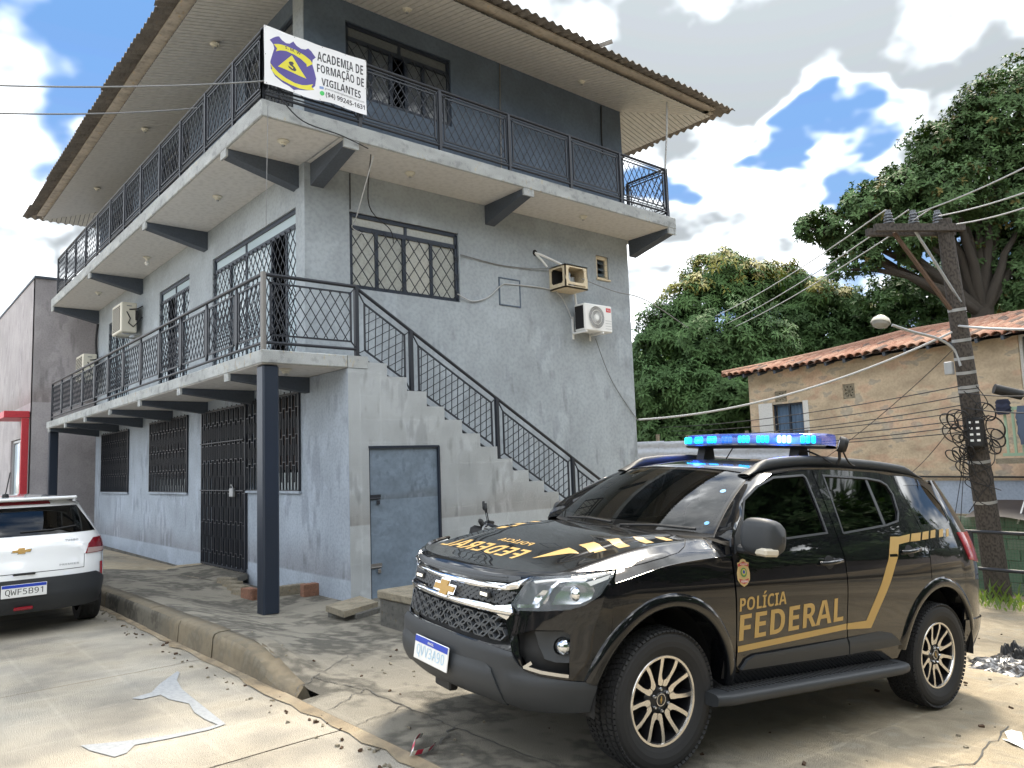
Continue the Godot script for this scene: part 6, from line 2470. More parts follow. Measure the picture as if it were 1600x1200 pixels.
		mb.box(Vector3(-0.10, -0.02, -0.65), Vector3(0.42, 0.03, 0.04))
		put("bracket", mb, M.galv, c)
		mb = MB.new()
		mb.tube([Vector3(-0.25, 0.45, 0.012), Vector3(-0.18, 0.30, 0.03), Vector3(-0.22, 0.2, 0.03), Vector3(-0.12, 0.12, 0.03), Vector3(-0.05, 0.2, 0.03), Vector3(0.06, 0.35, 0.02)], 0.012, 6)
		mb.tube([Vector3(-0.2, 0.5, 0.012), Vector3(-0.05, 0.52, 0.05), Vector3(0.07, 0.6, 0.0)], 0.014, 6)
		mb.box(Vector3(-0.05, 0.38, 0.012), Vector3(0.05, 0.22, 0.02))
		put("cables", mb, M.cable, c)
		mb = MB.new()
		mb.box(Vector3(-0.20, 0.58, 0.011), Vector3(0.10, 0.02, 0.004))
		put("label_plate", mb, M.cable_grey, c)
	# banner tied to the corner of the upper railing
	var B = thing("banner", "white printed banner with purple and yellow shield tied to upper railing corner", "banner")
	var bf = func(p: Vector2) -> Vector3:
		var u = p.x
		var v = p.y
		var wave = 0.010 * sin(u * 9.0 + v * 2.5) * sin(PI * v) + 0.012 * sin(u * 21.0 - v * 5.0) * 0.4
		return Vector3(-1.035 + 1.435 * u, 7.135 - 0.77 * v - 0.015 * sin(PI * u) * (1 - v) + 0.012 * sin(u * 12) * v, 1.055 + wave)
	var ctr = Vector3(-0.3, 6.7, -5)
	mb = MB.new()
	mb.patch(V2([0, 0, 1, 0, 1, 1, 0, 1]), [], 0.04, bf, ctr, 0.0)
	put("sheet", mb, mat(lin(0.74, 0.74, 0.76), 0.45), B)
	var purple = mat(lin(0.070, 0.050, 0.26), 0.45)
	var yellow = mat(lin(0.68, 0.62, 0.03), 0.45)
	var ink = mat(lin(0.03, 0.028, 0.035), 0.45)
	var prints = [[purple, V2([0.05, 0.23, 0.085, 0.17, 0.115, 0.13, 0.135, 0.115, 0.16, 0.16, 0.20, 0.185, 0.235, 0.165, 0.27, 0.10, 0.30, 0.155, 0.345, 0.18, 0.385, 0.165, 0.41, 0.13, 0.44, 0.16, 0.485, 0.245, 0.455, 0.30, 0.45, 0.38, 0.47, 0.50, 0.485, 0.62, 0.475, 0.76, 0.43, 0.85, 0.36, 0.895, 0.31, 0.92, 0.27, 0.955, 0.23, 0.92, 0.17, 0.895, 0.10, 0.83, 0.06, 0.72, 0.055, 0.60, 0.075, 0.46, 0.09, 0.36, 0.08, 0.29]), 0.0012],
		[yellow, V2([0.085, 0.285, 0.13, 0.255, 0.20, 0.235, 0.30, 0.235, 0.38, 0.275, 0.43, 0.32, 0.455, 0.375, 0.425, 0.42, 0.40, 0.455, 0.395, 0.41, 0.345, 0.355, 0.28, 0.325, 0.20, 0.325, 0.14, 0.36, 0.105, 0.40, 0.115, 0.34]), 0.0022],
		[yellow, V2([0.255, 0.355, 0.395, 0.665, 0.125, 0.645]), 0.0022],
		[yellow, V2([0.05, 0.62, 0.075, 0.67, 0.13, 0.745, 0.20, 0.80, 0.28, 0.825, 0.35, 0.81, 0.39, 0.785, 0.455, 0.735, 0.44, 0.79, 0.47, 0.83, 0.40, 0.865, 0.32, 0.89, 0.24, 0.885, 0.16, 0.855, 0.10, 0.80, 0.06, 0.735, 0.075, 0.72]), 0.0022],
		[ink, V2([0.235, 0.48, 0.262, 0.465, 0.275, 0.49, 0.262, 0.52, 0.285, 0.545, 0.30, 0.58, 0.285, 0.615, 0.255, 0.62, 0.225, 0.60, 0.215, 0.565, 0.24, 0.575, 0.262, 0.59, 0.268, 0.565, 0.235, 0.545, 0.222, 0.51]), 0.0032]]
	for p in prints:
		mb = MB.new()
		mb.patch(p[1], [], 0.04, bf, ctr, p[2])
		put("print", mb, p[0], B)
	for t in [["ACADEMIA DE", 0.50, 0.965, 0.285, 0.115], ["FORMAÇÃO DE", 0.495, 0.975, 0.545, 0.055], ["VIGILANTES", 0.535, 0.94, 0.725, 0.585]]:
		mb = MB.new()
		var cap_top: float = t[4]
		write_on(mb, t[0], "Droid Sans", Rect2(t[1], -t[3], t[2] - t[1], t[3] - cap_top - (0.19 if t[0].begins_with("FORM") else 0.0)) if not t[0].begins_with("FORM") else Rect2(t[1], -0.545, t[2] - t[1], 0.245), func(p: Vector2) -> Vector3: return bf.call(Vector2(p.x, -p.y)), ctr, 0.0022, false, 0.05)
		put("lettering", mb, ink, B)
	for t in [["gmwcursosdevigilantes@hotmail.com", Rect2(0.565, -0.795, 0.41, 0.045), false], ["(94) 99245-1631", Rect2(0.575, -0.93, 0.405, 0.105), true]]:
		mb = MB.new()
		write_on(mb, t[0], "Droid Sans", t[1], func(p: Vector2) -> Vector3: return bf.call(Vector2(p.x, -p.y)), ctr, 0.0022, false, 0.05, 0.0, t[2])
		put("lettering", mb, ink, B)
	mb = MB.new()
	write_on(mb, "S. M. W", "Droid Sans", Rect2(0.19, -0.305, 0.15, 0.05), func(p: Vector2) -> Vector3: return bf.call(Vector2(p.x, -p.y - 0.02 * cos((p.x - 0.265) * 12))), ctr, 0.0034, false, 0.05)
	put("lettering", mb, ink, B)
	mb = MB.new()
	mb.patch(arc(Vector2(0.54, 0.865), 0.022, 0, 340, 16), [], 0.03, func(p: Vector2) -> Vector3: return bf.call(Vector2(p.x, 0.865 + (p.y - 0.865) * 1.9)), ctr, 0.0022)
	put("green_mark", mb, mat(lin(0.06, 0.50, 0.12), 0.5), B)
	mb = MB.new()
	mb.patch(V2([0.515, 0.745, 0.555, 0.745, 0.555, 0.79, 0.515, 0.79]), [], 0.03, bf, ctr, 0.0022)
	put("blue_mark", mb, mat(lin(0.20, 0.30, 0.55), 0.5), B)
	for e in [[0.01, 0.02], [0.28, 0.02], [0.55, 0.02], [0.78, 0.02], [0.99, 0.02], [0.01, 0.5], [0.99, 0.52], [0.02, 0.98], [0.27, 0.98], [0.52, 0.98], [0.76, 0.98]]:
		mb = MB.new()
		var q: Vector3 = bf.call(Vector2(e[0], e[1]))
		mb.tube([q + Vector3(0, 0, 0.006), q + Vector3(0.008, 0.014, -0.02), q + Vector3(0, 0.01, -0.05)], 0.005, 5)
		put("cable_tie", mb, M.cable, B)
	# ceiling lamps: under the eaves, under both slabs
	var kinds = [["under the street eave", [Vector3(-0.55, 8.48, -2.05), Vector3(-0.56, 8.48, -5.93), Vector3(-0.56, 8.48, -9.92)], ["nearest the corner", "in the middle", "farthest from the corner"]], ["under the side eave", [Vector3(1.42, 8.525, 0.55), Vector3(5.15, 8.51, 0.6)], ["above the banner window", "near the right end"]],
		["under the upper balcony on the street side", [Vector3(-0.54, 5.955, 0.49), Vector3(-0.5, 5.955, -2.05), Vector3(-0.42, 5.955, -6.2), Vector3(-0.49, 5.955, -9.9)], ["at the slab corner", "between the first two beams", "with a bare bulb", "at the far end"]], ["under the upper balcony on the stair side", [Vector3(1.43, 5.955, 0.51), Vector3(5.06, 5.955, 0.56)], ["above the barred window", "near the right beam"]], ["under the stair landing", [Vector3(-0.66, 2.868, 0.80)], ["beside the post"]]]
	for k in kinds:
		for i in k[1].size():
			var L = thing("ceiling_light", "round ceiling light %s, %s" % [k[0], k[2][i]], "ceiling light", k[1][i], "ceiling lights of the building")
			mb = MB.new()
			mb.lathe([Vector2(0.0, 0.004), Vector2(0.075, 0.002), Vector2(0.08, -0.010), Vector2(0.045, -0.03), Vector2(0.04, -0.055), Vector2(0.0, -0.057)], 18)
			put("base", mb, M.cream, L)
			mb = MB.new()
			mb.lathe([Vector2(0.028, -0.05), Vector2(0.03, -0.085), Vector2(0.045, -0.11), Vector2(0.047, -0.14), Vector2(0.03, -0.165), Vector2(0.0, -0.175)] if k[2][i] == "with a bare bulb" else [Vector2(0.024, -0.05), Vector2(0.022, -0.075), Vector2(0.0, -0.08)], 14)
			put("bulb", mb, M.white if k[2][i] == "with a bare bulb" else M.galv, L)
	# electrical cover, hole with stub pipes, conduit, roof stay
	var cv = thing("wall_panel", "flush grey cover panel edged by thin raised frame on side wall", "cover panel")
	mb = MB.new()
	mb.box(Vector3(3.74, 4.52, 0.004), Vector3(0.44, 0.45, 0.008))
	put("plate", mb, M.wall, cv)
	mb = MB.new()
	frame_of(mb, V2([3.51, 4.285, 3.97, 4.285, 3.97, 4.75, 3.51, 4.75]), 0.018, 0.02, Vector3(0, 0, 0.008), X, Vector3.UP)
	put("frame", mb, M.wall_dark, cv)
	var pp = thing("pipe", "pair of white stub pipes leaving a broken hole in side wall", "pipe")
	mb = MB.new()
	mb.lathe([Vector2(0.0, 0.004), Vector2(0.06, 0.004)], 14, Vector3(4.37, 5.31, 0.0), Basis(X, Z, Vector3.DOWN))
	put("hole", mb, M.dark, pp)
	mb = MB.new()
	mb.tube([Vector3(4.37, 5.31, 0.0), Vector3(4.44, 5.27, 0.08), Vector3(4.72, 5.19, 0.12), Vector3(5.02, 5.10, 0.16)], 0.022, 8)
	put("long_stub", mb, M.white, pp)
	mb = MB.new()
	mb.tube([Vector3(4.38, 5.30, 0.0), Vector3(4.46, 5.18, 0.07), Vector3(4.56, 5.06, 0.1)], 0.02, 8)
	put("short_stub", mb, M.white, pp)
	put("conduit_riser", tube_mb([Vector3(3.69, 8.62, 0.02), Vector3(3.66, 7.8, 0.02), Vector3(3.63, 6.2, 0.02)], 0.012), M.iron_worn)
	tag(get_node("conduit_riser"), "thin rust brown conduit running up top floor wall right of window", "conduit")
	put("roof_stay", tube_mb([Vector3(6.86, 8.43, 1.2), Vector3(6.85, 7.8, 1.16), Vector3(6.95, 7.1, 0.99)], 0.018), M.cable_pale)
	tag(get_node("roof_stay"), "pale slightly bent pipe from eave down to end of upper railing", "pipe")
	# cables on and off the building
	var cs = [[[Vector3(2.69, 5.02, 0.03), Vector3(3.5, 4.97, 0.02), Vector3(4.2, 5.0, 0.03), Vector3(4.7, 5.06, 0.06)], 0.009, M.cable_grey, "thin grey cable from barred window to the old cabinet"],
		[[Vector3(2.60, 4.35, 0.04), Vector3(2.9, 4.27, 0.03), Vector3(3.25, 4.38, 0.02), Vector3(3.55, 4.62, 0.02), Vector3(3.75, 4.66, 0.02), Vector3(4.55, 4.69, 0.02), Vector3(4.9, 4.60, 0.05), Vector3(5.2, 4.2, 0.03)], 0.011, M.cable_pale, "pale cable looping from window sill past cover panel"],
		[[Vector3(5.1, 4.85, 0.42), Vector3(6.2, 4.80, 0.2), Vector3(7.4, 4.78, 0.02), Vector3(11.5, 4.9, -2.0)], 0.009, M.cable_grey, "grey cable leaving old cabinet towards the trees"],
		[[Vector3(5.73, 3.86, 0.1), Vector3(6.2, 3.1, 0.03), Vector3(6.90, 2.35, 0.02)], 0.009, M.cable_grey, "slack cable from white air conditioner down to wall edge"],
		[[Vector3(0.55, 5.85, 0.95), Vector3(0.62, 5.2, 0.35), Vector3(0.72, 5.12, 0.03), Vector3(0.95, 5.05, 0.03)], 0.008, M.cable_pale, "pale cable hanging from corner beam to barred window"],
		[[Vector3(0.50, 5.86, 0.97), Vector3(0.85, 5.4, 0.3), Vector3(1.35, 5.2, 0.05), Vector3(1.42, 5.0, 0.03)], 0.008, M.cable, "black cable hanging from corner beam over the window transom"],
		[[Vector3(-0.85, 6.26, 1.06), Vector3(-0.55, 6.0, 1.10), Vector3(0.0, 5.97, 1.06), Vector3(0.42, 5.9, 1.04)], 0.008, M.cable, "black cable drooping along slab edge below the banner"],
		[[Vector3(-0.98, 6.1, 1.04), Vector3(-0.98, 5.2, 1.0), Vector3(-0.95, 4.6, 0.9)], 0.004, M.cable_grey, "thread of wire hanging down from upper slab corner"],
		[[Vector3(0.705, 5.95, 0.012), Vector3(0.70, 5.4, 0.012)], 0.008, M.cable, "short black conduit between slab and barred window"],
		[[Vector3(6.30, 8.6, 0.02), Vector3(6.27, 8.0, 0.02), Vector3(6.27, 7.55, 0.03)], 0.014, M.cable, "black conduit down the right end of top floor wall"],
		[[Vector3(-0.03, 5.6, -12.1), Vector3(-0.06, 5.1, -12.1), Vector3(-0.02, 4.4, -12.1), Vector3(-0.06, 3.3, -12.1)], 0.03, M.cable, "thick bundle of black cable down the far wall joint"]]
	for c in cs:
		var o = put("cable", tube_mb(smooth(c[0]), c[1]), c[2])
		tag(o, c[3], "cable", "cables on the building")
	# motorbike parked between stair and police car is built with the vehicles

func tube_mb(p: Array, r: float, k := 6) -> MB:
	var mb = MB.new()
	mb.tube(p, r, k)
	return mb

func smooth(p: Array) -> Array:
	var q = []
	var m = p.size()
	for i in m - 1:
		for k in 6:
			q.append((p[i] as Vector3).cubic_interpolate(p[i + 1], p[maxi(i - 1, 0)], p[mini(i + 2, m - 1)], k / 6.0))
	q.append(p[m - 1])
	return q

# ---------------------------------------------------------------- things on the pavement
func make_pavement_things() -> void:
	var X = Vector3.RIGHT
	# sunk gap in front of the gate, edged with bricks; a cement ramp bridges it
	var mb = MB.new()
	mb.quad(Vector3(-0.36, -0.30, -13), Vector3(0, -0.30, -13), Vector3(0, -0.30, -0.4), Vector3(-0.36, -0.30, -0.4), Vector3.UP)
	mb.quad(Vector3(-0.345, -0.3, -13), Vector3(-0.345, 0.12, -13), Vector3(-0.345, 0.02, -0.4), Vector3(-0.345, -0.3, -0.4), Vector3.RIGHT)
	struct("gutter_pit", mb, M.mould_stone)
	mb = MB.new()
	mb.prism(V2([-0.36, -4.35, -0.78, -3.75, -0.60, -2.05, -0.50, -1.62, -0.02, -2.05, -0.005, -4.2]), Vector3(0, -0.02, 0), Vector3(1, 0.03, 0), Vector3(0, 0, 1), Vector3.UP, 0.085)
	var ramp = put("ramp", mb, M.yard)
	tag(ramp, "low cement ramp bridging the gap to the barred gate", "ramp")
	var spots = [[Vector3(-0.52, 0.055, -1.55), 0.25], [Vector3(-0.57, 0.045, -1.20), 0.2], [Vector3(-0.63, 0.03, -0.85), 0.2], [Vector3(-0.70, 0.02, -0.50), 0.22], [Vector3(-0.72, 0.045, -0.16), 0.1], [Vector3(-0.42, 0.05, -0.10), 1.5], [Vector3(-0.10, 0.05, -0.08), 1.55], [Vector3(-0.04, 0.06, 0.24), 1.5]]
	var words = ["at gate end of the row", "second from the gate", "third from the gate", "fourth from the gate", "hollow ended, beside the post", "behind the steel post", "between post and wall", "tall and red against the wall"]
	for i in spots.size():
		var br = thing("brick", "hollow clay brick edging the gate pit, %s" % words[i], "brick", spots[i][0], "bricks edging the pit")
		br.rotation.y = spots[i][1]
		mb = MB.new()
		var hh = 0.12 if i != 7 else 0.17
		if i == 4:
			mb.patch(V2([-0.06, -0.07, 0.06, -0.07, 0.06, 0.07, -0.06, 0.07]), [V2([-0.045, -0.055, -0.008, -0.055, -0.008, -0.008, -0.045, -0.008]), V2([0.008, -0.055, 0.045, -0.055, 0.045, -0.008, 0.008, -0.008]), V2([-0.045, 0.008, -0.008, 0.008, -0.008, 0.055, -0.045, 0.055]), V2([0.008, 0.008, 0.045, 0.008, 0.045, 0.055, 0.008, 0.055])], 0.2, func(p: Vector2) -> Vector3: return Vector3(p.x, p.y, 0.16), Vector3(0, 0, -5), 0.0, 0.08)
			mb.box(Vector3(0, 0.066, 0.0), Vector3(0.12, 0.008, 0.319))
			mb.box(Vector3(0, -0.066, 0.0), Vector3(0.12, 0.008, 0.319))
			mb.box(Vector3(0.056, 0.0, 0.0), Vector3(0.008, 0.122, 0.319))
			mb.box(Vector3(-0.056, 0.0, 0.0), Vector3(0.008, 0.122, 0.319))
			mb.box(Vector3(0, 0, 0.04), Vector3(0.11, 0.12, 0.01))
		else:
			mb.cbox(Vector3(0, -0.01, 0), Vector3(0.13, hh, 0.325), 0.006)
			for k in 5:
				mb.box(Vector3(0.0, hh / 2 - 0.012, -0.12 + k * 0.06), Vector3(0.131, 0.008, 0.02))
		put("body", mb, M.brick if i in [4, 7] else M.stone, br)
	# loose slab lid over an inspection hole
	var sl = thing("concrete_slab", "loose tilted concrete slab on mouldy blocks before blue steel door", "slab")
	mb = MB.new()
	mb.prism(V2([-0.62, 1.72, -0.05, 1.46, -0.12, 2.0, -0.66, 2.22]), Vector3(0, 0.035, 0), X, Vector3(0, 0, 1), Vector3(0.02, 1, 0.05).normalized(), 0.065)
	put("lid", mb, M.stone, sl)
	mb = MB.new()
	mb.cbox(Vector3(-0.36, -0.04, 1.90), Vector3(0.42, 0.17, 0.42), 0.012, Basis(Vector3.UP, 0.35))
	put("block", mb, M.mould_stone, sl)
	var bx = thing("concrete_box", "mouldy low concrete box with flat lid beside the police car's nose", "concrete box")
	mb = MB.new()
	mb.cbox(Vector3(-0.02, 0.02, 2.93), Vector3(0.86, 0.46, 0.66), 0.015)
	put("body", mb, M.mould_stone, bx)
	mb = MB.new()
	mb.cbox(Vector3(-0.02, 0.292, 2.93), Vector3(0.90, 0.085, 0.70), 0.012)
	put("lid", mb, M.stone, bx)
	# litter by the driveway lip
	var tp = thing("tape_scrap", "crumpled scrap of red and white barrier tape lying at kerb line", "litter")
	for s in [[Vector3(-2.30, 0.03, 6.04), Vector3(-2.20, 0.06, 5.93), Vector3(-2.09, 0.03, 5.86)], [Vector3(-2.30, 0.025, 6.03), Vector3(-2.20, 0.03, 6.06), Vector3(-2.12, 0.05, 6.03)]]:
		for k in 5:
			mb = MB.new()
			var q = smooth(s)
			var i0 = k * 2
			for i in 2:
				var a: Vector3 = q[i0 + i]
				var b: Vector3 = q[i0 + i + 1]
				var up = Vector3(0.01 * sin(k * 3.0), 0.035, 0.03)
				mb.quad(a, b, b + up, a + up, Vector3(-0.5, 0.3, 0.6))
			put("strip", mb, mat(lin(0.52, 0.03, 0.08), 0.5) if k % 2 else M.white, tp)
	# plastic sacks and papers on the yard at the right
	for sk in [["black plastic sack", "crumpled black and white plastic sack lying flat on yard", Vector3(3.75, 0, 7.05), 0.55, 0.07, M.sack], ["dark plastic bundle", "small dark plastic bundle on top of crumpled sack", Vector3(4.15, 0, 7.0), 0.25, 0.16, M.black]]:
		var s = thing("plastic_sack", sk[1], "sack", sk[2])
		s.position.y = gy(s.position.x, s.position.z) + 0.002
		mb = MB.new()
		var rows = []
		for i in 13:
			var r = []
			for j in 28:
				var a = TAU * j / 28.0
				var t = i / 12.0
				var rad: float = sk[3] * (0.75 + 0.35 * noise_road.get_noise_2d(cos(a) * 3.0, sin(a) * 3.0 + sk[3] * 9)) * sin(t * PI * 0.5 + 0.02)
				var hgt: float = sk[4] * cos(t * PI * 0.5) * (0.8 + 0.9 * noise_road.get_noise_2d(cos(a) * 5 * t, sin(a) * 5 * t + 4.0)) + 0.014 * noise_road.get_noise_2d(a * 9, t * 16) * (1 - t)
				r.append(Vector3(cos(a) * rad, maxf(0.002, hgt), sin(a) * rad * 0.7))
			rows.append(r)
		mb.loft(rows, true, Vector3(0, -2, 0))
		put("film", mb, sk[5], s)
	for pp in [[Vector3(1.22, 0, 7.87), 0.4, "torn white paper sheet on ground behind front wheel"], [Vector3(1.05, 0, 7.98), 1.2, "second paper scrap at the lower right picture edge"]]:
		mb = MB.new()
		mb.patch(V2([-0.14, -0.03, 0.05, -0.05, 0.16, 0.0, 0.10, 0.05, -0.05, 0.04]), [], 0.04, func(p: Vector2) -> Vector3: return Vector3(p.x, 0.012 + 0.008 * sin(p.x * 30), p.y), Vector3(0, -3, 0))
		var o = put("paper", mb, M.white)
		o.position = pp[0] + Vector3(0, gy(pp[0].x, pp[0].z), 0)
		o.rotation.y = pp[1]
		tag(o, pp[2], "paper")

# ---------------------------------------------------------------- neighbours, house, walls, fences
func make_neighbours() -> void:
	var X = Vector3.RIGHT
	var Z = Vector3.BACK
	var N = thing("neighbour_building", "plain grey plastered building beyond the balcony's far end", "building")
	var mb = MB.new()
	wall(mb, Vector3(0, 0, -12.9), X, Z, -1.33, 7.0, -0.6, 6.83, [])
	put("end_wall", mb, M.neighbour, N)
	mb = MB.new()
	wall(mb, Vector3(-1.33, 0, 0), Z, -X, -34.0, -12.901, -0.6, 6.83, [[-16.2, -0.5, -13.9, 2.75]])
	put("street_wall", mb, M.neighbour, N)
	mb = MB.new()
	mb.box(Vector3(2.8, 6.85, -23.4), Vector3(8.3, 0.06, 21.1))
	put("roof", mb, M.beam, N)
	var G = sub("glass_door", N)
	mb = MB.new()
	frame_of(mb, V2([-16.1, -0.1, -14.0, -0.1, -14.0, 2.7, -16.1, 2.7]), 0.07, 0.06, Vector3(-1.25, 0, 0), Z, Vector3.UP)
	mb.bar(Vector3(-1.25, -0.1, -15.0), Vector3(-1.25, 2.7, -15.0), 0.05, 0.05)
	put("frame", mb, M.galv, G)
	for z in [-15.55, -14.5]:
		mb = MB.new()
		mb.box(Vector3(-1.24, 1.3, z), Vector3(0.02, 2.7, 0.95))
		put("pane", mb, M.frosted_sky, G)
	var P = thing("door_portal", "slim red painted door portal standing before the grey neighbour building", "portal")
	mb = MB.new()
	mb.cbox(Vector3(-1.43, 1.35, -13.16), Vector3(0.16, 3.7, 0.10), 0.008)
	put("post", mb, M.red, P)
	mb = MB.new()
	mb.cbox(Vector3(-1.62, 3.30, -13.9), Vector3(0.56, 0.17, 1.6), 0.008)
	put("lintel", mb, M.red, P)
	# buff house with clay tiles
	var H = thing("house", "buff plastered house with sagging clay tile roof behind wooden pole", "house")
	var al = Vector3(-0.13, 0, 0.9915)
	var inn = Vector3(0.9915, 0, 0.13)
	var o = Vector3(14.57, 0, -2.30)
	mb = MB.new()
	wall(mb, o, al, -inn, 0.0, 13.0, 0.87, 4.0, [[0.77, 1.85, 1.73, 2.95], [0.87, 3.0, 1.26, 3.30], [2.93, 2.91, 3.26, 3.28], [7.02, 1.5, 8.3, 3.9]])
	put("upper_wall", mb, M.plaster, H)
	mb = MB.new()
	wall(mb, o + inn * 0.01, al, -inn, 0.0, 13.0, -2.2, 0.87, [])
	put("lower_wall", mb, M.band_blue, H)
	mb = MB.new()
	wall(mb, o, inn, -al, 0.02, 7.5, -2.2, 4.0, [])
	put("gable_wall", mb, M.plaster, H)
	mb = MB.new()
	mb.box(o + al * 4.0 + inn * 0.9 + Vector3(0, 2.5, 0), Vector3(0.1, 3.0, 9.0), Basis(inn, Vector3.UP, al))
	put("inner_wall", mb, M.dark, H)
	mb = MB.new()
	for q in [[0.30, 1.50, 0.76, 3.0], [1.74, 1.85, 1.90, 2.98]]:
		mb.box(o + al * (q[0] + q[2]) / 2 - inn * 0.004 + Vector3(0, (q[1] + q[3]) / 2, 0), Vector3(0.008, q[3] - q[1], q[2] - q[0]), Basis(inn, Vector3.UP, al))
	put("white_patch", mb, M.trim, H)
	var win = sub("window", H)
	mb = MB.new()
	frame_of(mb, V2([0.79, 1.87, 1.71, 1.87, 1.71, 2.93, 0.79, 2.93]), 0.05, 0.06, o + inn * 0.08, al, Vector3.UP)
	mb.bar(o + al * 1.27 + inn * 0.07 + Vector3(0, 1.87, 0), o + al * 1.27 + inn * 0.07 + Vector3(0, 2.93, 0), 0.05, 0.05)
	put("frame", mb, M.frame, win)
	mb = MB.new()
	var rows = []
	for i in 33:
		var u = 0.82 + 0.86 * i / 32.0
		var dd = 0.14 + 0.025 * sin(i * 1.35)
		rows.append([o + al * u + inn * dd + Vector3(0, 1.87, 0), o + al * u + inn * dd + Vector3(0, 2.93, 0)])
	mb.loft(rows)
	put("curtain", mb, mat(lin(0.09, 0.15, 0.24), 0.8), win)
	for v in [[0.87, 3.0, 1.26, 3.30], [2.93, 2.91, 3.26, 3.28]]:
		mb = MB.new()
		var w: float = v[2] - v[0]
		var h: float = v[3] - v[1]
		var c = o + al * v[0] + inn * 0.03 + Vector3(0, v[1], 0)
		frame_of(mb, V2([0.02, 0.02, w - 0.02, 0.02, w - 0.02, h - 0.02, 0.02, h - 0.02]), 0.035, 0.07, c, al, Vector3.UP)
		for t in [[0, 0, w, h], [0, h, w, 0], [w / 2, 0, w / 2, h], [0, h / 2, w, h / 2]]:
			mb.bar(c + al * t[0] + Vector3(0, t[1], 0), c + al * t[2] + Vector3(0, t[3], 0), 0.05, 0.026, inn)
		put("vent_block", mb, M.stone, H)
	var tall = sub("balcony_door", H)
	mb = MB.new()
	frame_of(mb, V2([7.05, 1.52, 8.27, 1.52, 8.27, 3.88, 7.05, 3.88]), 0.06, 0.06, o + inn * 0.08, al, Vector3.UP)
	put("frame", mb, M.trim, tall)
	mb = MB.new()
	mb.box(o + al * 7.35 + inn * 0.09 + Vector3(0, 2.7, 0), Vector3(0.02, 2.3, 0.5), Basis(inn, Vector3.UP, al))
	put("pane", mb, M.pane, tall)
	tile_roof(H, Vector3(14.33, 3.90, -2.98), al, inn)
	# stained patch rings and a pipe along the foot of the upper wall
	put("wall_pipe", tube_mb([o + al * 2.4 - inn * 0.04 + Vector3(0, 1.0, 0), o + al * 5.0 - inn * 0.05 + Vector3(0, 0.96, 0), o + al * 9.0 - inn * 0.04 + Vector3(0, 0.92, 0)], 0.022), M.cable)
	tag(get_node("wall_pipe"), "black pipe along the line where buff and blue paint meet", "pipe")
	# second house at the right edge, only its corner shows
	var H2 = thing("house", "white house corner with grey and clay tile roofs behind the buff house", "house")
	mb = MB.new()
	mb.box(Vector3(21.2, 4.3, 6.0), Vector3(4.0, 2.9, 4.6), Basis(Vector3.UP, 0.13))
	put("wall", mb, M.trim, H2)
	mb = MB.new()
	mb.quad(Vector3(18.75, 5.74, 3.5), Vector3(18.2, 5.74, 9.0), Vector3(20.4, 6.3, 9.0), Vector3(20.7, 6.3, 3.7), Vector3.UP)
	put("clay_roof", mb, M.tile_a, H2)
	mb = MB.new()
	mb.quad(Vector3(19.3, 6.05, 3.9), Vector3(18.9, 6.05, 9.0), Vector3(21.4, 6.85, 9.0), Vector3(21.6, 6.85, 4.0), Vector3.UP)
	put("grey_roof", mb, M.roof_sheet, H2)
	# block wall with netting
	var Wl = thing("block_wall", "greenish concrete block wall behind netting and the pipe railing", "wall")
	var n = 0
	for r in 10:
		for c in 9:
			mb = MB.new()
			mb.cbox(Vector3(11.35, -1.55 + r * 0.195, 3.62 + c * 0.40 + (0.2 if r % 2 else 0.0)), Vector3(0.14, 0.185, 0.388), 0.008)
			put("block", mb, M.block_a if (r * 5 + c * 3) % 4 else M.block_b, Wl)
	mb = MB.new()
	mb.box(Vector3(11.37, -0.65, 5.3), Vector3(0.10, 1.98, 3.7))
	put("mortar", mb, M.stone, Wl)
	mb = MB.new()
	lattice(mb, V2([3.5, -1.5, 7.0, -1.5, 7.0, 0.25, 3.5, 0.25]), Vector2(1, 0), 0.055, 0.006, Vector3(11.2, 0, 0), Z, Vector3.UP, 0.0)
	lattice(mb, V2([3.5, -1.5, 7.0, -1.5, 7.0, 0.25, 3.5, 0.25]), Vector2(0, 1), 0.055, 0.006, Vector3(11.2, 0, 0), Z, Vector3.UP, 0.004)
	var net = put("netting", mb, mat(lin(0.08, 0.20, 0.12), 0.7))
	tag(net, "green plastic netting stretched in front of the block wall", "netting")
	mb = MB.new()
	rows = []
	for i in 9:
		var z = 4.25 + i * 0.35
		rows.append([Vector3(11.0, 0.30 + 0.05 * sin(i * 1.3), z), Vector3(11.6, 0.42 + 0.04 * sin(i * 0.9), z), Vector3(12.4, 0.55, z)])
	mb.loft(rows)
	var tarp = put("tarpaulin", mb, mat(lin(0.012, 0.013, 0.02), 0.4))
	tag(tarp, "dark plastic tarpaulin draped over the block wall top", "tarpaulin")
	# pipe railing
	var R = thing("pipe_railing", "dark steel pipe railing at yard edge before the block wall", "railing")
	for y in [0.20, -0.40, -1.03]:
		put("rail", tube_mb([Vector3(9.52, y, 4.55), Vector3(9.46, y - 0.005, 5.6), Vector3(9.4, y - 0.01, 8.5)], 0.030, 8), M.iron, R)
	for z in [4.86, 6.4, 8.0]:
		put("post", tube_mb([Vector3(9.5, -1.15, z), Vector3(9.5, 0.22, z)], 0.030, 8), M.iron, R)
	# drying rack and clothes on the house front
	var D = thing("drying_rack", "pale green slatted balcony rack fixed to buff house wall", "rack")
	for k in 8:
		mb = MB.new()
		mb.box(Vector3(12.55 - k * 0.02, 1.88, 4.62 + k * 0.14), Vector3(0.03, 0.95, 0.045))
		put("slat", mb, M.rack_green, D)
	for y in [1.42, 2.32]:
		mb = MB.new()
		mb.bar(Vector3(12.58, y, 4.52), Vector3(12.36, y, 5.9), 0.05, 0.06)
		put("rail", mb, M.rack_green, D)
	mb = MB.new()
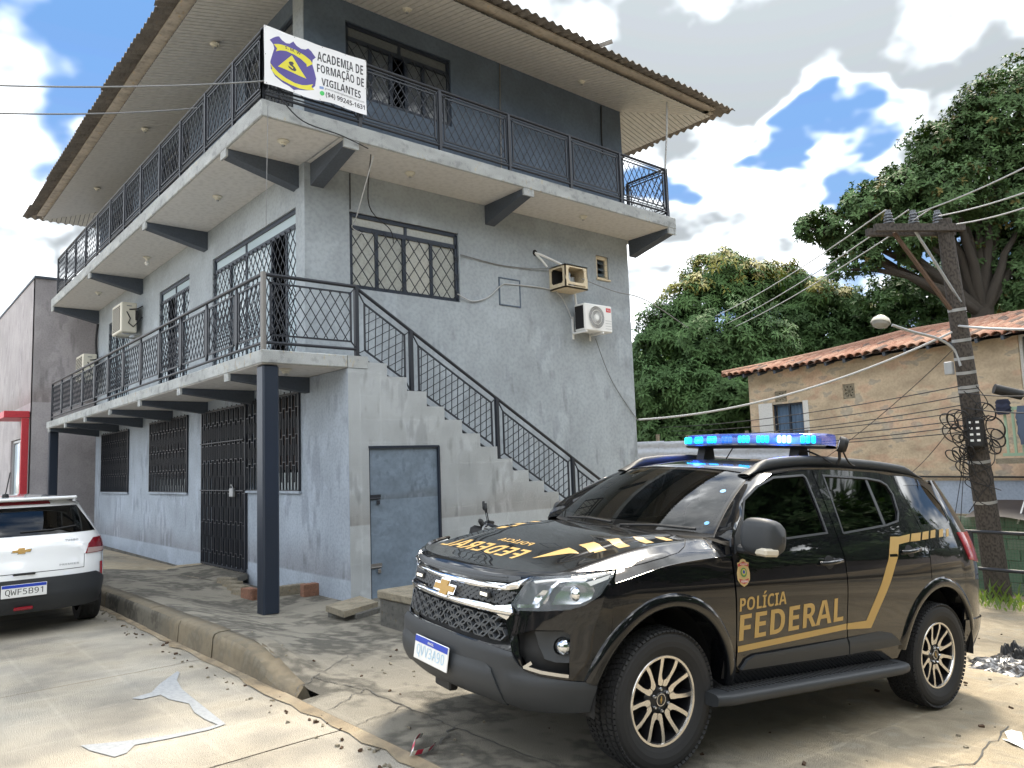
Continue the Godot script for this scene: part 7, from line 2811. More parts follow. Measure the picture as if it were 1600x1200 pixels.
	mb.bar(Vector3(12.5, 1.30, 4.50), Vector3(12.36, 1.30, 5.9), 0.5, 0.10)
	put("ledge", mb, M.stone, D)
	for c in [["dark blue cloth bunched on the rack's left end", Vector3(12.5, 2.36, 4.62), Vector3(0.16, 0.30, 0.26), lin(0.02, 0.025, 0.05)], ["faded blue jeans hanging over the rack", Vector3(12.42, 1.98, 5.02), Vector3(0.10, 0.75, 0.34), lin(0.08, 0.11, 0.17)]]:
		mb = MB.new()
		rows = []
		for i in 11:
			var r = []
			var t = i / 10.0
			for j in 16:
				var a = TAU * j / 16.0
				var q = 1.0 + 0.35 * noise_road.get_noise_2d(cos(a) * 4 + c[1].z * 7, t * 9)
				r.append(c[1] + Vector3(cos(a) * c[2].x * 0.5 * q, (0.5 - t) * c[2].y, sin(a) * c[2].z * 0.5 * q * (0.75 + 0.25 * sin(t * PI))))
			rows.append(r)
		mb.loft(rows, true, c[1])
		var o2 = put("cloth", mb, mat(c[3], 0.9))
		tag(o2, c[0], "laundry")
	# zinc fence far behind the car
	var F = thing("zinc_fence", "whitish corrugated zinc sheet fence on wooden posts before the mango trees", "fence")
	var fa = Vector3(10.4, 2.04, -3.72)
	var fb = Vector3(14.2, 2.06, -0.45)
	var fd = (fb - fa).normalized()
	var fn = fd.cross(Vector3.UP)
	for s in 4:
		rows = []
		for i in 57:
			var y = 2.04 - i * 0.04
			var dd = 0.016 * sin(i * PI / 3.0) + 0.012 * (s % 2)
			rows.append([fa + fd * (s * 1.25) + fn * dd + Vector3(0, y - 2.04 - 0.02 * (s % 2), 0), fa + fd * (s * 1.25 + 1.28) + fn * dd + Vector3(0, y - 2.04 - 0.02 * (s % 2), 0)])
		mb = MB.new()
		mb.loft(rows)
		put("sheet", mb, M.zinc, F)
	for k in 7:
		mb = MB.new()
		mb.box(fa + fd * (0.35 + k * 0.78) - fn * 0.06 + Vector3(0, -1.0 + 0.03 * sin(k * 2.0), 0), Vector3(0.07, 2.3, 0.07))
		put("post", mb, M.stone, F)
	# lamp-side weeds at the railing foot
	var W = MB.new()
	for i in 420:
		var x = rng.randf_range(8.4, 9.9)
		var z = rng.randf_range(4.4, 7.6)
		var y = gy(x, z)
		var a = rng.randf() * TAU
		var hgt = rng.randf_range(0.05, 0.22) * (2.2 if x > 9.4 and z < 5.4 and rng.randf() < 0.25 else 1.0)
		var d = Vector3(cos(a), 0, sin(a))
		var p = Vector3(x, y, z)
		var tip = p + d * hgt * 0.6 + Vector3(0, hgt, 0)
		var side = Vector3(-d.z, 0, d.x) * 0.018
		W.quad(p - side * 0.4, p.lerp(tip, 0.5) - side + Vector3(0, hgt * 0.15, 0), tip, p.lerp(tip, 0.5) + side + Vector3(0, hgt * 0.15, 0), Vector3.UP + d * 0.3)
	var wd = put("weeds", W, M.leaf_weed)
	wd.set_meta("kind", "stuff")
	tag(wd, "short green weeds along the foot of the pipe railing", "weeds")

func tile_mesh(v: int) -> ArrayMesh:
	var mb = MB.new()
	var rows = []
	var rows2 = []
	for i in 3:
		var t = i / 2.0
		var r = lerpf(0.108, 0.088, t)
		var l = []
		var l2 = []
		for j in 8:
			var a = PI * j / 7.0
			l.append(Vector3(cos(a) * r, sin(a) * r * 0.82, t * 0.46))
			l2.append(Vector3(cos(a) * (r - 0.014), sin(a) * (r - 0.014) * 0.82, t * 0.46))
		rows.append(l)
		rows2.append(l2)
	mb.loft(rows, false, Vector3(0, -3, 0.2))
	mb.loft(rows2, false, Vector3(0, 3, 0.2))
	for j in 7:
		mb.quad(rows[0][j], rows[0][j + 1], rows2[0][j + 1], rows2[0][j], Vector3.FORWARD)
	return mb.mesh()

func tile_roof(H: Node, e0: Vector3, al: Vector3, inn: Vector3) -> void:
	var rise = 0.26
	var up = (inn + Vector3(0, rise, 0)).normalized()
	var nrm = al.cross(up)
	if nrm.y < 0:
		nrm = -nrm
	var mb = MB.new()
	var a = e0 + Vector3(0, -0.02, 0)
	var ridge = 3.5
	var pt = func(u: float, v: float) -> Vector3: return a + al * u + inn * v + Vector3(0, v * rise - 0.03 * sin(u * 0.8) - 0.05 * sin(v * 0.7), 0)
	for i in 14:
		mb.quad(pt.call(i, minf(0.0, i)), pt.call(i + 1, 0), pt.call(i + 1, minf(i + 1, ridge)), pt.call(i, minf(i, ridge)), Vector3.UP)
	put("roof_underlay", mb, M.tile_c, H)
	mb = MB.new()
	for k in 26:
		var p: Vector3 = pt.call(0.25 + k * 0.52, 0.02)
		mb.box(p + inn * 0.3 + Vector3(0, 0.03, 0), Vector3(0.7, 0.09, 0.06), Basis(up, nrm, al))
	put("rafter_ends", mb, M.beam, H)
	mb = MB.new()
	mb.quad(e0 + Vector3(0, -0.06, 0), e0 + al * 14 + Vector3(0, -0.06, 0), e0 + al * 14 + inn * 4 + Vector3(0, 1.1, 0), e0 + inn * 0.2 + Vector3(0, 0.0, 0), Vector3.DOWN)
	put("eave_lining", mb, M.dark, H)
	var meshes = [tile_mesh(0)]
	var mats = [M.tile_a, M.tile_b, M.tile_a, M.tile_c, M.tile_b, M.tile_a]
	var all = []
	for i in 62:
		var u = 0.12 + i * 0.222
		for j in 12:
			var v = -0.06 + j * 0.36
			if v > minf(u - 0.05, ridge):
				continue
			var p: Vector3 = pt.call(u + rng.randf_range(-0.012, 0.012), v + rng.randf_range(-0.03, 0.03)) + nrm * 0.02
			var b = Basis(al, nrm, up) * Basis(Vector3.UP, rng.randf_range(-0.05, 0.05)) * Basis(Vector3.RIGHT, -0.06 + rng.randf_range(-0.03, 0.03))
			all.append([p.distance_to(EYE) + (100.0 if u > 8.8 else 0.0), Transform3D(b, p), mats[rng.randi() % 6]])
	all.sort_custom(func(x, y) -> bool: return x[0] < y[0])
	var rest = []
	for i in all.size():
		if i < 300:
			var t = put("roof_tile", meshes[0], all[i][2], H)
			t.transform = all[i][1]
		else:
			rest.append(all[i][1])
	var mm = MultiMesh.new()
	mm.transform_format = MultiMesh.TRANSFORM_3D
	mm.mesh = meshes[0]
	mm.instance_count = rest.size()
	for i in rest.size():
		mm.set_instance_transform(i, rest[i])
	var mi = MultiMeshInstance3D.new()
	mi.name = "more_roof_tiles"
	mi.multimesh = mm
	mi.material_override = M.tile_a
	H.add_child(mi)
	mi.set_meta("kind", "stuff")
	# ridge and hip caps
	mb = MB.new()
	var hip = []
	for k in 10:
		var t = k * 0.385
		hip.append(pt.call(t, t) + Vector3(0, 0.07, 0))
	mb.tube(hip, 0.10, 8)
	mb.tube([pt.call(3.5, 3.5) + Vector3(0, 0.07, 0), pt.call(9, 3.5) + Vector3(0, 0.06, 0), pt.call(14, 3.5) + Vector3(0, 0.07, 0)], 0.10, 8)
	put("ridge_caps", mb, M.tile_b, H)

# ---------------------------------------------------------------- pole, lamp, wires
func make_pole() -> void:
	var P = thing("utility_pole", "leaning dark wooden utility pole with crossarm and cable coils", "utility pole")
	var base = Vector3(10.12, -1.35, 5.0)
	var top = Vector3(9.06, 5.42, 5.06)
	var at = func(t: float) -> Vector3: return base.lerp(top, t)
	var path = []
	for i in 15:
		path.append(at.call(i / 14.0))
	var mb = MB.new()
	mb.tube(path, 0.20, 18, true, 0.115)
	put("shaft", mb, M.pole_wood, P)
	var arm = (Vector3(9.26, 5.27, 5.16) - Vector3(8.12, 5.30, 4.28)).normalized()
	for s in [-0.13, 0.13]:
		mb = MB.new()
		var off = arm.cross(Vector3.UP) * s
		mb.bar(Vector3(8.10, 5.27, 4.26) + off, Vector3(9.30, 5.24, 5.20) + off, 0.09, 0.12)
		put("crossarm", mb, M.pole_wood, P)
	for q in [[0.30, 0.0], [0.62, 0.0], [0.93, 0.0]]:
		mb = MB.new()
		var c = Vector3(8.10, 5.32, 4.26) + arm * (q[0] * 1.35 - 0.08)
		var prof = [Vector2(0.0, 0.0), Vector2(0.03, 0.0), Vector2(0.03, 0.06)]
		for k in 4:
			prof.append_array([Vector2(0.085 - k * 0.008, 0.065 + k * 0.05), Vector2(0.085 - k * 0.008, 0.085 + k * 0.05), Vector2(0.04, 0.10 + k * 0.05)])
		prof.append_array([Vector2(0.045, 0.29), Vector2(0.0, 0.30)])
		mb.lathe(prof, 14, c)
		put("insulator", mb, mat(lin(0.14, 0.15, 0.17), 0.25), P)
	mb = MB.new()
	mb.bar(at.call(0.775) + Vector3(-0.12, 0, -0.05), Vector3(8.42, 5.22, 4.50), 0.07, 0.035)
	put("brace", mb, M.rust, P)
	mb = MB.new()
	mb.bar(at.call(0.79) + Vector3(-0.08, 0, 0.1), Vector3(8.66, 5.22, 4.75), 0.05, 0.02)
	put("brace", mb, M.galv, P)
	for t in [0.30, 0.40, 0.575, 0.585, 0.62, 0.655, 0.70, 0.775]:
		mb = MB.new()
		var r = lerpf(0.20, 0.115, t) + 0.006
		mb.lathe([Vector2(r, -0.025), Vector2(r, 0.025)], 18, at.call(t), Basis(Quaternion(Vector3.UP, (top - base).normalized())))
		put("band", mb, M.galv, P)
	# coils of spare cable
	for q in [[0.47, -0.32, 0.16], [0.50, -0.36, 0.13], [0.45, -0.22, 0.12], [0.48, 0.28, 0.20], [0.455, 0.30, 0.16], [0.435, 0.24, 0.13], [0.52, 0.22, 0.15], [0.42, -0.26, 0.11], [0.415, -0.38, 0.10], [0.425, -0.14, 0.11], [0.385, -0.24, 0.11], [0.50, -0.2, 0.19]]:
		mb = MB.new()
		var c: Vector3 = at.call(q[0]) + Vector3(-0.18, 0, 0.05) + Vector3(0.65, 0, 0.75).normalized() * q[1]
		for k in 2:
			var ring = []
			var rr: float = q[2] * (1.0 - 0.10 * k)
			for i in 21:
				var a = TAU * i / 20.0
				ring.append(c + Vector3(0.65, 0, 0.75).normalized() * cos(a) * rr + Vector3(-0.75 * 0.2 * sin(a + k), sin(a) * rr, 0.05 * k))
			mb.tube(ring, 0.010, 5, false)
		put("cable_coil", mb, M.cable, P)
	mb = MB.new()
	mb.cbox(at.call(0.47) + Vector3(-0.20, 0, 0.08), Vector3(0.14, 0.5, 0.24), 0.03)
	put("junction_box", mb, M.black, P)
	for r in 4:
		for c in 2:
			mb = MB.new()
			mb.box(at.call(0.47) + Vector3(-0.275, 0.17 - r * 0.1, 0.04 + c * 0.10), Vector3(0.006, 0.035, 0.05))
			put("tag", mb, M.white, P)
	mb = MB.new()
	var d = Vector3(0.55, -0.30, 0.75).normalized()
	mb.tube([Vector3(9.72, 2.55, 5.35), Vector3(9.72, 2.55, 5.35) + d * 0.42], 0.085, 12)
	put("splice_case", mb, M.black, P)
	# tangle on the shaft
	mb = MB.new()
	for i in 9:
		var t0 = rng.randf_range(0.40, 0.62)
		var pts = []
		for k in 6:
			pts.append(at.call(t0 - k * 0.03 + rng.randf_range(-0.015, 0.015)) + Vector3(-0.2 + rng.randf_range(-0.06, 0.04), 0, 0.05 + rng.randf_range(-0.28, 0.28)))
		mb.tube(smooth(pts), 0.008, 5)
	put("cable_tangle", mb, M.cable, P)
	# street lamp arm
	var L = thing("street_lamp", "street lamp with white bowl on curved arm fixed to pole", "street lamp")
	mb = MB.new()
	mb.tube(smooth([Vector3(9.30, 2.95, 5.02), Vector3(9.28, 3.22, 4.96), Vector3(9.10, 3.42, 4.80), Vector3(8.75, 3.56, 4.52), Vector3(8.47, 3.68, 4.32)]), 0.024, 8)
	put("arm", mb, M.galv, L)
	mb = MB.new()
	var hb = Basis(Vector3.FORWARD, 0.35)
	mb.lathe([Vector2(0.0, 0.11), Vector2(0.07, 0.10), Vector2(0.13, 0.05), Vector2(0.155, -0.01), Vector2(0.15, -0.03)], 20, Vector3(8.32, 3.74, 4.20), hb)
	put("hood", mb, M.cream, L)
	mb = MB.new()
	mb.lathe([Vector2(0.148, -0.02), Vector2(0.12, -0.07), Vector2(0.06, -0.10), Vector2(0.0, -0.11)], 20, Vector3(8.32, 3.74, 4.20), hb)
	put("bowl", mb, mat(lin(0.25, 0.25, 0.24), 0.2), L)
	mb = MB.new()
	mb.cbox(Vector3(9.19, 2.92, 4.88), Vector3(0.10, 0.22, 0.13), 0.012)
	put("control_box", mb, M.galv, L)
	# wires: [from, to, sag, radius, material, label]
	var far = Vector3(29.8, 8.4, -19.3)
	var ws = [[Vector3(7.70, 5.42, 4.70), Vector3(29.8, 9.3, -19.2), 0.9, 0.011, M.cable_pale, "highest pale power wire from crossarm to the left"],
		[Vector3(8.02, 5.42, 4.92), Vector3(29.9, 8.5, -19.3), 0.9, 0.011, M.cable_pale, "middle pale power wire from crossarm to the left"],
		[Vector3(8.30, 5.42, 5.13), Vector3(29.9, 8.15, -19.35), 0.9, 0.011, M.cable_pale, "lowest pale power wire from crossarm to the left"],
		[Vector3(8.18, 5.38, 5.0), Vector3(5.6, 4.95, 7.6), 0.05, 0.011, M.cable_pale, "upper pale power wire leaving the pole to right edge"],
		[Vector3(8.45, 5.32, 5.2), Vector3(5.6, 4.60, 7.6), 0.05, 0.011, M.cable_pale, "middle pale power wire leaving the pole to right edge"],
		[Vector3(8.90, 5.24, 5.3), Vector3(5.6, 4.50, 7.9), 0.08, 0.011, M.cable_pale, "lower pale power wire leaving the pole to right edge"],
		[Vector3(6.9, 2.36, 0.05), Vector3(9.28, 3.55, 5.0), 0.30, 0.020, M.cable_pale, "thick pale service cable from grey building to pole"],
		[Vector3(9.25, 3.62, 5.05), Vector3(6.4, 2.95, 7.6), 0.05, 0.020, M.cable_pale, "thick pale service cable from pole to right edge"]]
	var ys = [2.62, 2.45, 2.30, 2.18, 2.05, 1.95, 1.85]
	for i in ys.size():
		ws.append([Vector3(9.36, ys[i], 4.97), Vector3(15.6 + 0.2 * i, 2.66 - i * 0.09, -7.2 - 0.1 * i), 0.18 + 0.03 * (i % 3), 0.010, M.cable, "%s black telephone cable of the pole's bundle to the left" % ["topmost", "second highest", "third highest", "middle", "third lowest", "second lowest", "lowest"][i]])
	ws.append_array([[Vector3(9.4, 2.5, 5.0), Vector3(7.2, 2.3, 7.6), 0.1, 0.010, M.cable, "black telephone cable leaving coils to right edge, upper"], [Vector3(9.4, 2.25, 5.0), Vector3(7.2, 2.1, 7.6), 0.12, 0.010, M.cable, "black telephone cable leaving coils to right edge, lower"],
		[Vector3(9.3, 3.3, 5.0), Vector3(12.2, 1.0, 0.2), 0.15, 0.007, M.cable, "steep thin wire from lamp bracket down across buff wall"],
		[Vector3(9.4, 2.2, 4.95), Vector3(13.8, 0.95, 2.1), 0.1, 0.007, M.cable, "sagging thin wire from coils to pipe on buff wall"],
		[Vector3(9.45, 1.7, 4.95), Vector3(10.4, -0.1, 4.2), 0.0, 0.006, M.cable, "loose wire hanging from coils towards block wall"],
		[Vector3(9.5, 1.6, 4.9), Vector3(9.9, -0.2, 4.5), 0.0, 0.006, M.cable, "second loose wire hanging beside the pole"],
		[Vector3(12.3, 2.5, 5.6), Vector3(11.2, 0.2, 5.05), 0.0, 0.016, M.white, "white plastic pipe slanting down from drying rack"],
		[Vector3(-1.0, 6.42, 1.03), Vector3(-4.2, 5.75, 0.2), 0.06, 0.010, M.cable_grey, "upper service wire crossing the sky to banner corner"],
		[Vector3(-1.3, 6.62, -0.6), Vector3(-4.2, 5.45, 0.2), 0.06, 0.010, M.cable_grey, "lower service wire crossing sky at left to the eave"]])
	for w in ws:
		var o = put("wire", tube_mb(hang(w[0], w[1], w[2], 20), w[3], 5), w[4])
		tag(o, w[5], "wire", "overhead wires")

# ---------------------------------------------------------------- trees
func rosette(n: int, len: float, wid: float, droop: float, sd: int) -> ArrayMesh:
	var r = RandomNumberGenerator.new()
	r.seed = sd
	var mb = MB.new()
	for i in n:
		var a = TAU * i / n + r.randf_range(-0.35, 0.35)
		var d = Vector3(cos(a), 0, sin(a))
		var l = len * r.randf_range(0.75, 1.15)
		var el = r.randf_range(-0.2, 0.75)
		var d1 = (d * cos(el) + Vector3.UP * sin(el)).normalized()
		var base = Vector3(r.randf_range(-0.03, 0.03), r.randf_range(-0.04, 0.04), r.randf_range(-0.03, 0.03))
		var mid = base + d1 * l * 0.5
		var tip = base + d1 * l * 0.95 - Vector3.UP * l * droop
		var side = Vector3(-d.z, 0, d.x) * wid * 0.5
		var up = (tip - base).cross(side).normalized()
		if up.y < 0:
			up = -up
		mb.tri(base, mid - side, mid + side, up, up, up)
		mb.tri(mid - side, tip, mid + side, up, up, up)
	return mb.mesh()

# blobs: [centre, radius]; leaf clusters sit mostly near the surface of each blob
func crown(parent: Node, called: String, blobs: Array, per_m2: float, mesh: Mesh, m: Material, sizes: Vector2, tone: Callable, hollow := 0.62, merged := true) -> void:
	var tr = []
	var cl = []
	var nz = noise(301, 0.55, 3)
	for b in blobs:
		var c: Vector3 = b[0]
		var r: float = b[1]
		var sq: float = b[2] if b.size() > 2 else 0.85
		var k = int(4.0 * PI * r * r * per_m2)
		for i in k:
			var d = Vector3(rng.randfn(), rng.randfn(), rng.randfn()).normalized()
			var rr = r * (hollow + (1.0 - hollow) * pow(rng.randf(), 0.5))
			rr *= 1.0 + 0.62 * nz.get_noise_3dv((c + d * r) * 1.1)
			var p = c + Vector3(d.x, d.y * sq, d.z) * rr
			if nz.get_noise_3dv(p * 2.1) < -0.22:
				continue
			var s = rng.randf_range(sizes.x, sizes.y)
			var bs = Basis(Vector3.UP, rng.randf() * TAU)
			var tilt = Vector3(d.x, maxf(d.y, -0.2) + 0.6, d.z).normalized()
			bs = Basis(Quaternion(Vector3.UP, tilt)) * bs
			tr.append(Transform3D(bs.scaled(Vector3(s, s, s)), p))
			cl.append(tone.call(p, d, c, r))
	if merged:
		# one mesh for the whole crown
		var src = mesh.surface_get_arrays(0)
		var sv: PackedVector3Array = src[Mesh.ARRAY_VERTEX]
		var sn: PackedVector3Array = src[Mesh.ARRAY_NORMAL]
		var vv = PackedVector3Array()
		var nn = PackedVector3Array()
		var cc = PackedColorArray()
		var one = PackedColorArray()
		one.resize(sv.size())
		for i in tr.size():
			vv.append_array(tr[i] * sv)
			nn.append_array(Transform3D((tr[i] as Transform3D).basis.orthonormalized(), Vector3.ZERO) * sn)
			one.fill(cl[i])
			cc.append_array(one)
		var arr = []
		arr.resize(Mesh.ARRAY_MAX)
		arr[Mesh.ARRAY_VERTEX] = vv
		arr[Mesh.ARRAY_NORMAL] = nn
		arr[Mesh.ARRAY_COLOR] = cc
		var am = ArrayMesh.new()
		am.add_surface_from_arrays(Mesh.PRIMITIVE_TRIANGLES, arr)
		put(called, am, m, parent)
		return
	var mm = MultiMesh.new()
	mm.transform_format = MultiMesh.TRANSFORM_3D
	mm.use_colors = true
	mm.mesh = mesh
	mm.instance_count = tr.size()
	for i in tr.size():
		mm.set_instance_transform(i, tr[i])
		mm.set_instance_color(i, cl[i])
	var mi = MultiMeshInstance3D.new()
	mi.name = called
	mi.multimesh = mm
	mi.material_override = m
	parent.add_child(mi)

func limb(a: Vector3, b: Vector3, r0: float, r1: float, bend: float) -> MB:
	var mb = MB.new()
	var p = []
	var side = Vector3(rng.randf_range(-1, 1), 0.4, rng.randf_range(-1, 1)).normalized() * bend
	for i in 9:
		var t = i / 8.0
		p.append(a.lerp(b, t) + side * sin(t * PI) + Vector3(noise_road.get_noise_2d(t * 5 + a.x, a.z), 0, noise_road.get_noise_2d(t * 5 + b.x, b.z)) * bend * 0.3)
	mb.tube(p, r0, 8, true, r1)
	return mb

func tree(called: String, label: String, foot: Vector3, fork: Vector3, r: float, blobs: Array, per_m2: float, mesh: Mesh, sizes: Vector2, tone: Callable, group := "", hollow := 0.62) -> void:
	var T = thing(called, label, "tree", Vector3.ZERO, group)
	put("trunk", limb(foot, fork, r, r * 0.75, 0.25), M.bark, T)
	for b in blobs:
		var q = fork.lerp(b[0], 0.25)
		put("limb", limb(fork - Vector3(0, 0.2, 0), b[0], r * 0.42, 0.03, 0.5), M.bark, T)
	crown(T, "crown", blobs, per_m2, mesh, M.leaf, sizes, tone, hollow)

func at_view(u: float, v: float, d: float) -> Vector3:
	# a point of the place that the photograph shows at (u, v), d metres deep
	var b = Basis.from_euler(Vector3(0.1036, -0.7098, -0.0364))
	return EYE + b * Vector3((u - 800.0) / 1194.15 * d, -(v - 600.0) / 1194.15 * d, -d)

func make_trees() -> void:
	var mango = rosette(9, 0.34, 0.085, 0.42, 5)
	var broad = rosette(8, 0.26, 0.10, 0.18, 6)
	var dark = func(p: Vector3, d: Vector3, _c: Vector3, _r: float) -> Color:
		var v = rng.randf_range(0.75, 1.25) * (1.0 + 0.25 * noise_road.get_noise_3dv(p * 1.3))
		return Color(0.075 * v, 0.135 * v, 0.050 * v)
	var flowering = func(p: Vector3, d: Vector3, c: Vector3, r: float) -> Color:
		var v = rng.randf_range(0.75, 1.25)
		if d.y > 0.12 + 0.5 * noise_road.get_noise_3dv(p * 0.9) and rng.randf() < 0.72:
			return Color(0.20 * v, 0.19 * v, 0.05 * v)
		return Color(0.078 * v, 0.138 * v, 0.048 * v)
	var lighter = func(p: Vector3, d: Vector3, _c: Vector3, _r: float) -> Color:
		var v = rng.randf_range(0.7, 1.3) * (1.0 + 0.3 * noise_road.get_noise_3dv(p * 0.8))
		return Color(0.078 * v, 0.130 * v, 0.052 * v) if rng.randf() > 0.05 else Color(0.10 * v, 0.085 * v, 0.03 * v)
	var mk = func(l: Array, d: float) -> Array:
		var o = []
		for q in l:
			var dd: float = d + (q[3] if q.size() > 3 else 0.0)
			o.append([at_view(q[0], q[1], dd), q[2] / 1194.15 * dd])
		return o
	# mango tree in flower, just right of the grey building
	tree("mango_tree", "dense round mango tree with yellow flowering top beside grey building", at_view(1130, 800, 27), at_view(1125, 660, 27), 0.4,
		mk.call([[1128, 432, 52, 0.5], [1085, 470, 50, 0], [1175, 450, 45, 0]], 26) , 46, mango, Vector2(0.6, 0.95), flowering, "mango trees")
	crown(get_node("mango_tree"), "lower_crown", mk.call([[1050, 525, 58, 0], [1120, 530, 72, -0.8], [1035, 610, 60, -0.5], [1105, 620, 82, -1.2], [1175, 560, 70, -0.5], [1180, 650, 80, -0.8], [1075, 690, 80, -0.6], [1000, 560, 34, 0.5], [1005, 660, 45, 0]], 26), 46, mango, M.leaf, Vector2(0.6, 0.95), dark)
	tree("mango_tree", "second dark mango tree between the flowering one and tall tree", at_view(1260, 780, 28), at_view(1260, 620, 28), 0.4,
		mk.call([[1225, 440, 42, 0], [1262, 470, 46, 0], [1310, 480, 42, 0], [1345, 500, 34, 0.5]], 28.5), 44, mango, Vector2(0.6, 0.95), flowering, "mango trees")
	crown(get_node("mango_tree_001"), "lower_crown", mk.call([[1225, 520, 62, 0], [1290, 535, 66, 0], [1240, 600, 70, -0.5], [1320, 590, 66, 0], [1350, 520, 40, 1], [1300, 650, 80, 0]], 28.5), 42, mango, M.leaf, Vector2(0.6, 0.95), dark)
	# tall spreading tree behind the pole
	tree("tall_tree", "tall spreading broadleaf tree with bare limbs behind the wooden pole", at_view(1545, 760, 24), at_view(1535, 480, 24), 0.42,
		mk.call([[1580, 165, 66, 0], [1510, 215, 60, 0.4], [1455, 232, 46, 0], [1560, 255, 74, 0.5], [1480, 300, 62, -0.5], [1405, 300, 50, 0], [1350, 322, 44, 0], [1290, 352, 34, 0.2], [1262, 356, 22, 0.2], [1420, 365, 48, -0.5], [1350, 400, 34, 0], [1310, 422, 22, 0], [1545, 350, 60, 0.6], [1600, 330, 70, 0], [1610, 420, 60, 0], [1575, 455, 46, 0.4], [1640, 240, 80, 0], [1530, 170, 40, 0], [1480, 245, 48, 0.6], [1430, 290, 48, 0.8], [1375, 345, 44, 0.5], [1320, 372, 34, 0.4], [1455, 345, 56, 0.8], [1520, 410, 44, 0.8], [1600, 130, 46, 0.3], [1655, 330, 70, 0.5]], 24), 40, broad, Vector2(0.55, 0.95), lighter, "", 0.45)
	tree("shade_tree", "lower bushy tree under the tall tree above clay tile roof", at_view(1440, 720, 27), at_view(1440, 600, 27), 0.3,
		mk.call([[1385, 470, 46, 0], [1440, 450, 52, 0], [1425, 520, 62, 0], [1500, 500, 56, 0.5], [1370, 560, 52, 0], [1560, 510, 50, 0.5], [1600, 490, 46, 1]], 27), 36, broad, Vector2(0.65, 1.0), dark, "", 0.5)
	# far green mass that closes the gaps low down
	var F = Node3D.new()
	F.name = "far_trees"
	add_child(F)
	F.set_meta("kind", "stuff")
	var far = []
	for i in 13:
		far.append([at_view(985 + i * 52, 640 - 20 * sin(i * 1.7), 36), 3.2])
	crown(F, "far_foliage", far, 9, mango, M.leaf, Vector2(1.3, 1.9), dark, 0.5, false)
	# the other side of the street, behind the photographer: what the car's paint mirrors
	var B = Node3D.new()
	B.name = "street_trees_opposite"
	add_child(B)
	B.set_meta("kind", "stuff")
	var opp = []
	for i in 9:
		for q in [[3.5, 0.0], [7.5, 0.4], [11.0, 1.2]]:
			opp.append([Vector3(-14 + i * 5.2 + q[1], q[0] + 1.2 * sin(i * 2.1), 22 + q[1] * 1.5 + 2 * sin(i * 1.3)), 2.6 + 0.6 * sin(i * 3.1)])
	for i in 8:
		opp.append([Vector3(-26 - 2 * sin(i * 2.0), 4.2 + 1.2 * sin(i * 1.9), -14 + i * 6.0), 2.8])
	crown(B, "opposite_foliage", opp, 9, broad, M.leaf, Vector2(1.8, 2.6), dark, 0.4, false)
	var mb = MB.new()
	mb.box(Vector3(6, 1.0, 26), Vector3(70, 4.2, 0.3))
	mb.box(Vector3(-30, 1.2, 6), Vector3(0.3, 3.4, 60))
	struct("boundary_wall_opposite", mb, M.neighbour)

# ---------------------------------------------------------------- white hatchback and motorbike
var W_w = V2([0.20, 0.80, 0.40, 0.845, 0.62, 0.862, 0.80, 0.862, 0.95, 0.835, 1.05, 0.79, 1.25, 0.68, 1.38, 0.60, 1.5, 0.5])
var W_z = V2([0.20, -0.10, 0.32, -0.01, 0.45, 0.035, 0.62, 0.03, 0.80, -0.015, 0.95, -0.055, 1.02, -0.10, 1.20, -0.26, 1.36, -0.44, 1.42, -0.53])
const WS := -0.75

func h_rear(p: Vector2) -> Vector3:
	# p.x: -1..1 round the tail
	var th = absf(p.x) * PI / 2
	var e = 2.0 / 3.4
	return Vector3(signf(p.x) * curve(W_w, p.y) * pow(maxf(0.0, sin(th)), e), p.y, WS + (curve(W_z, p.y) - WS) * pow(maxf(0.0, cos(th)), e))

func h_side(p: Vector2) -> Vector3:
	# p.x: z along the car
	var w = curve(W_w, p.y)
	if p.x < -2.6:
		w -= 0.10 * pow((-2.6 - p.x) / 1.5, 2.0)
	return Vector3(w, p.y, p.x)

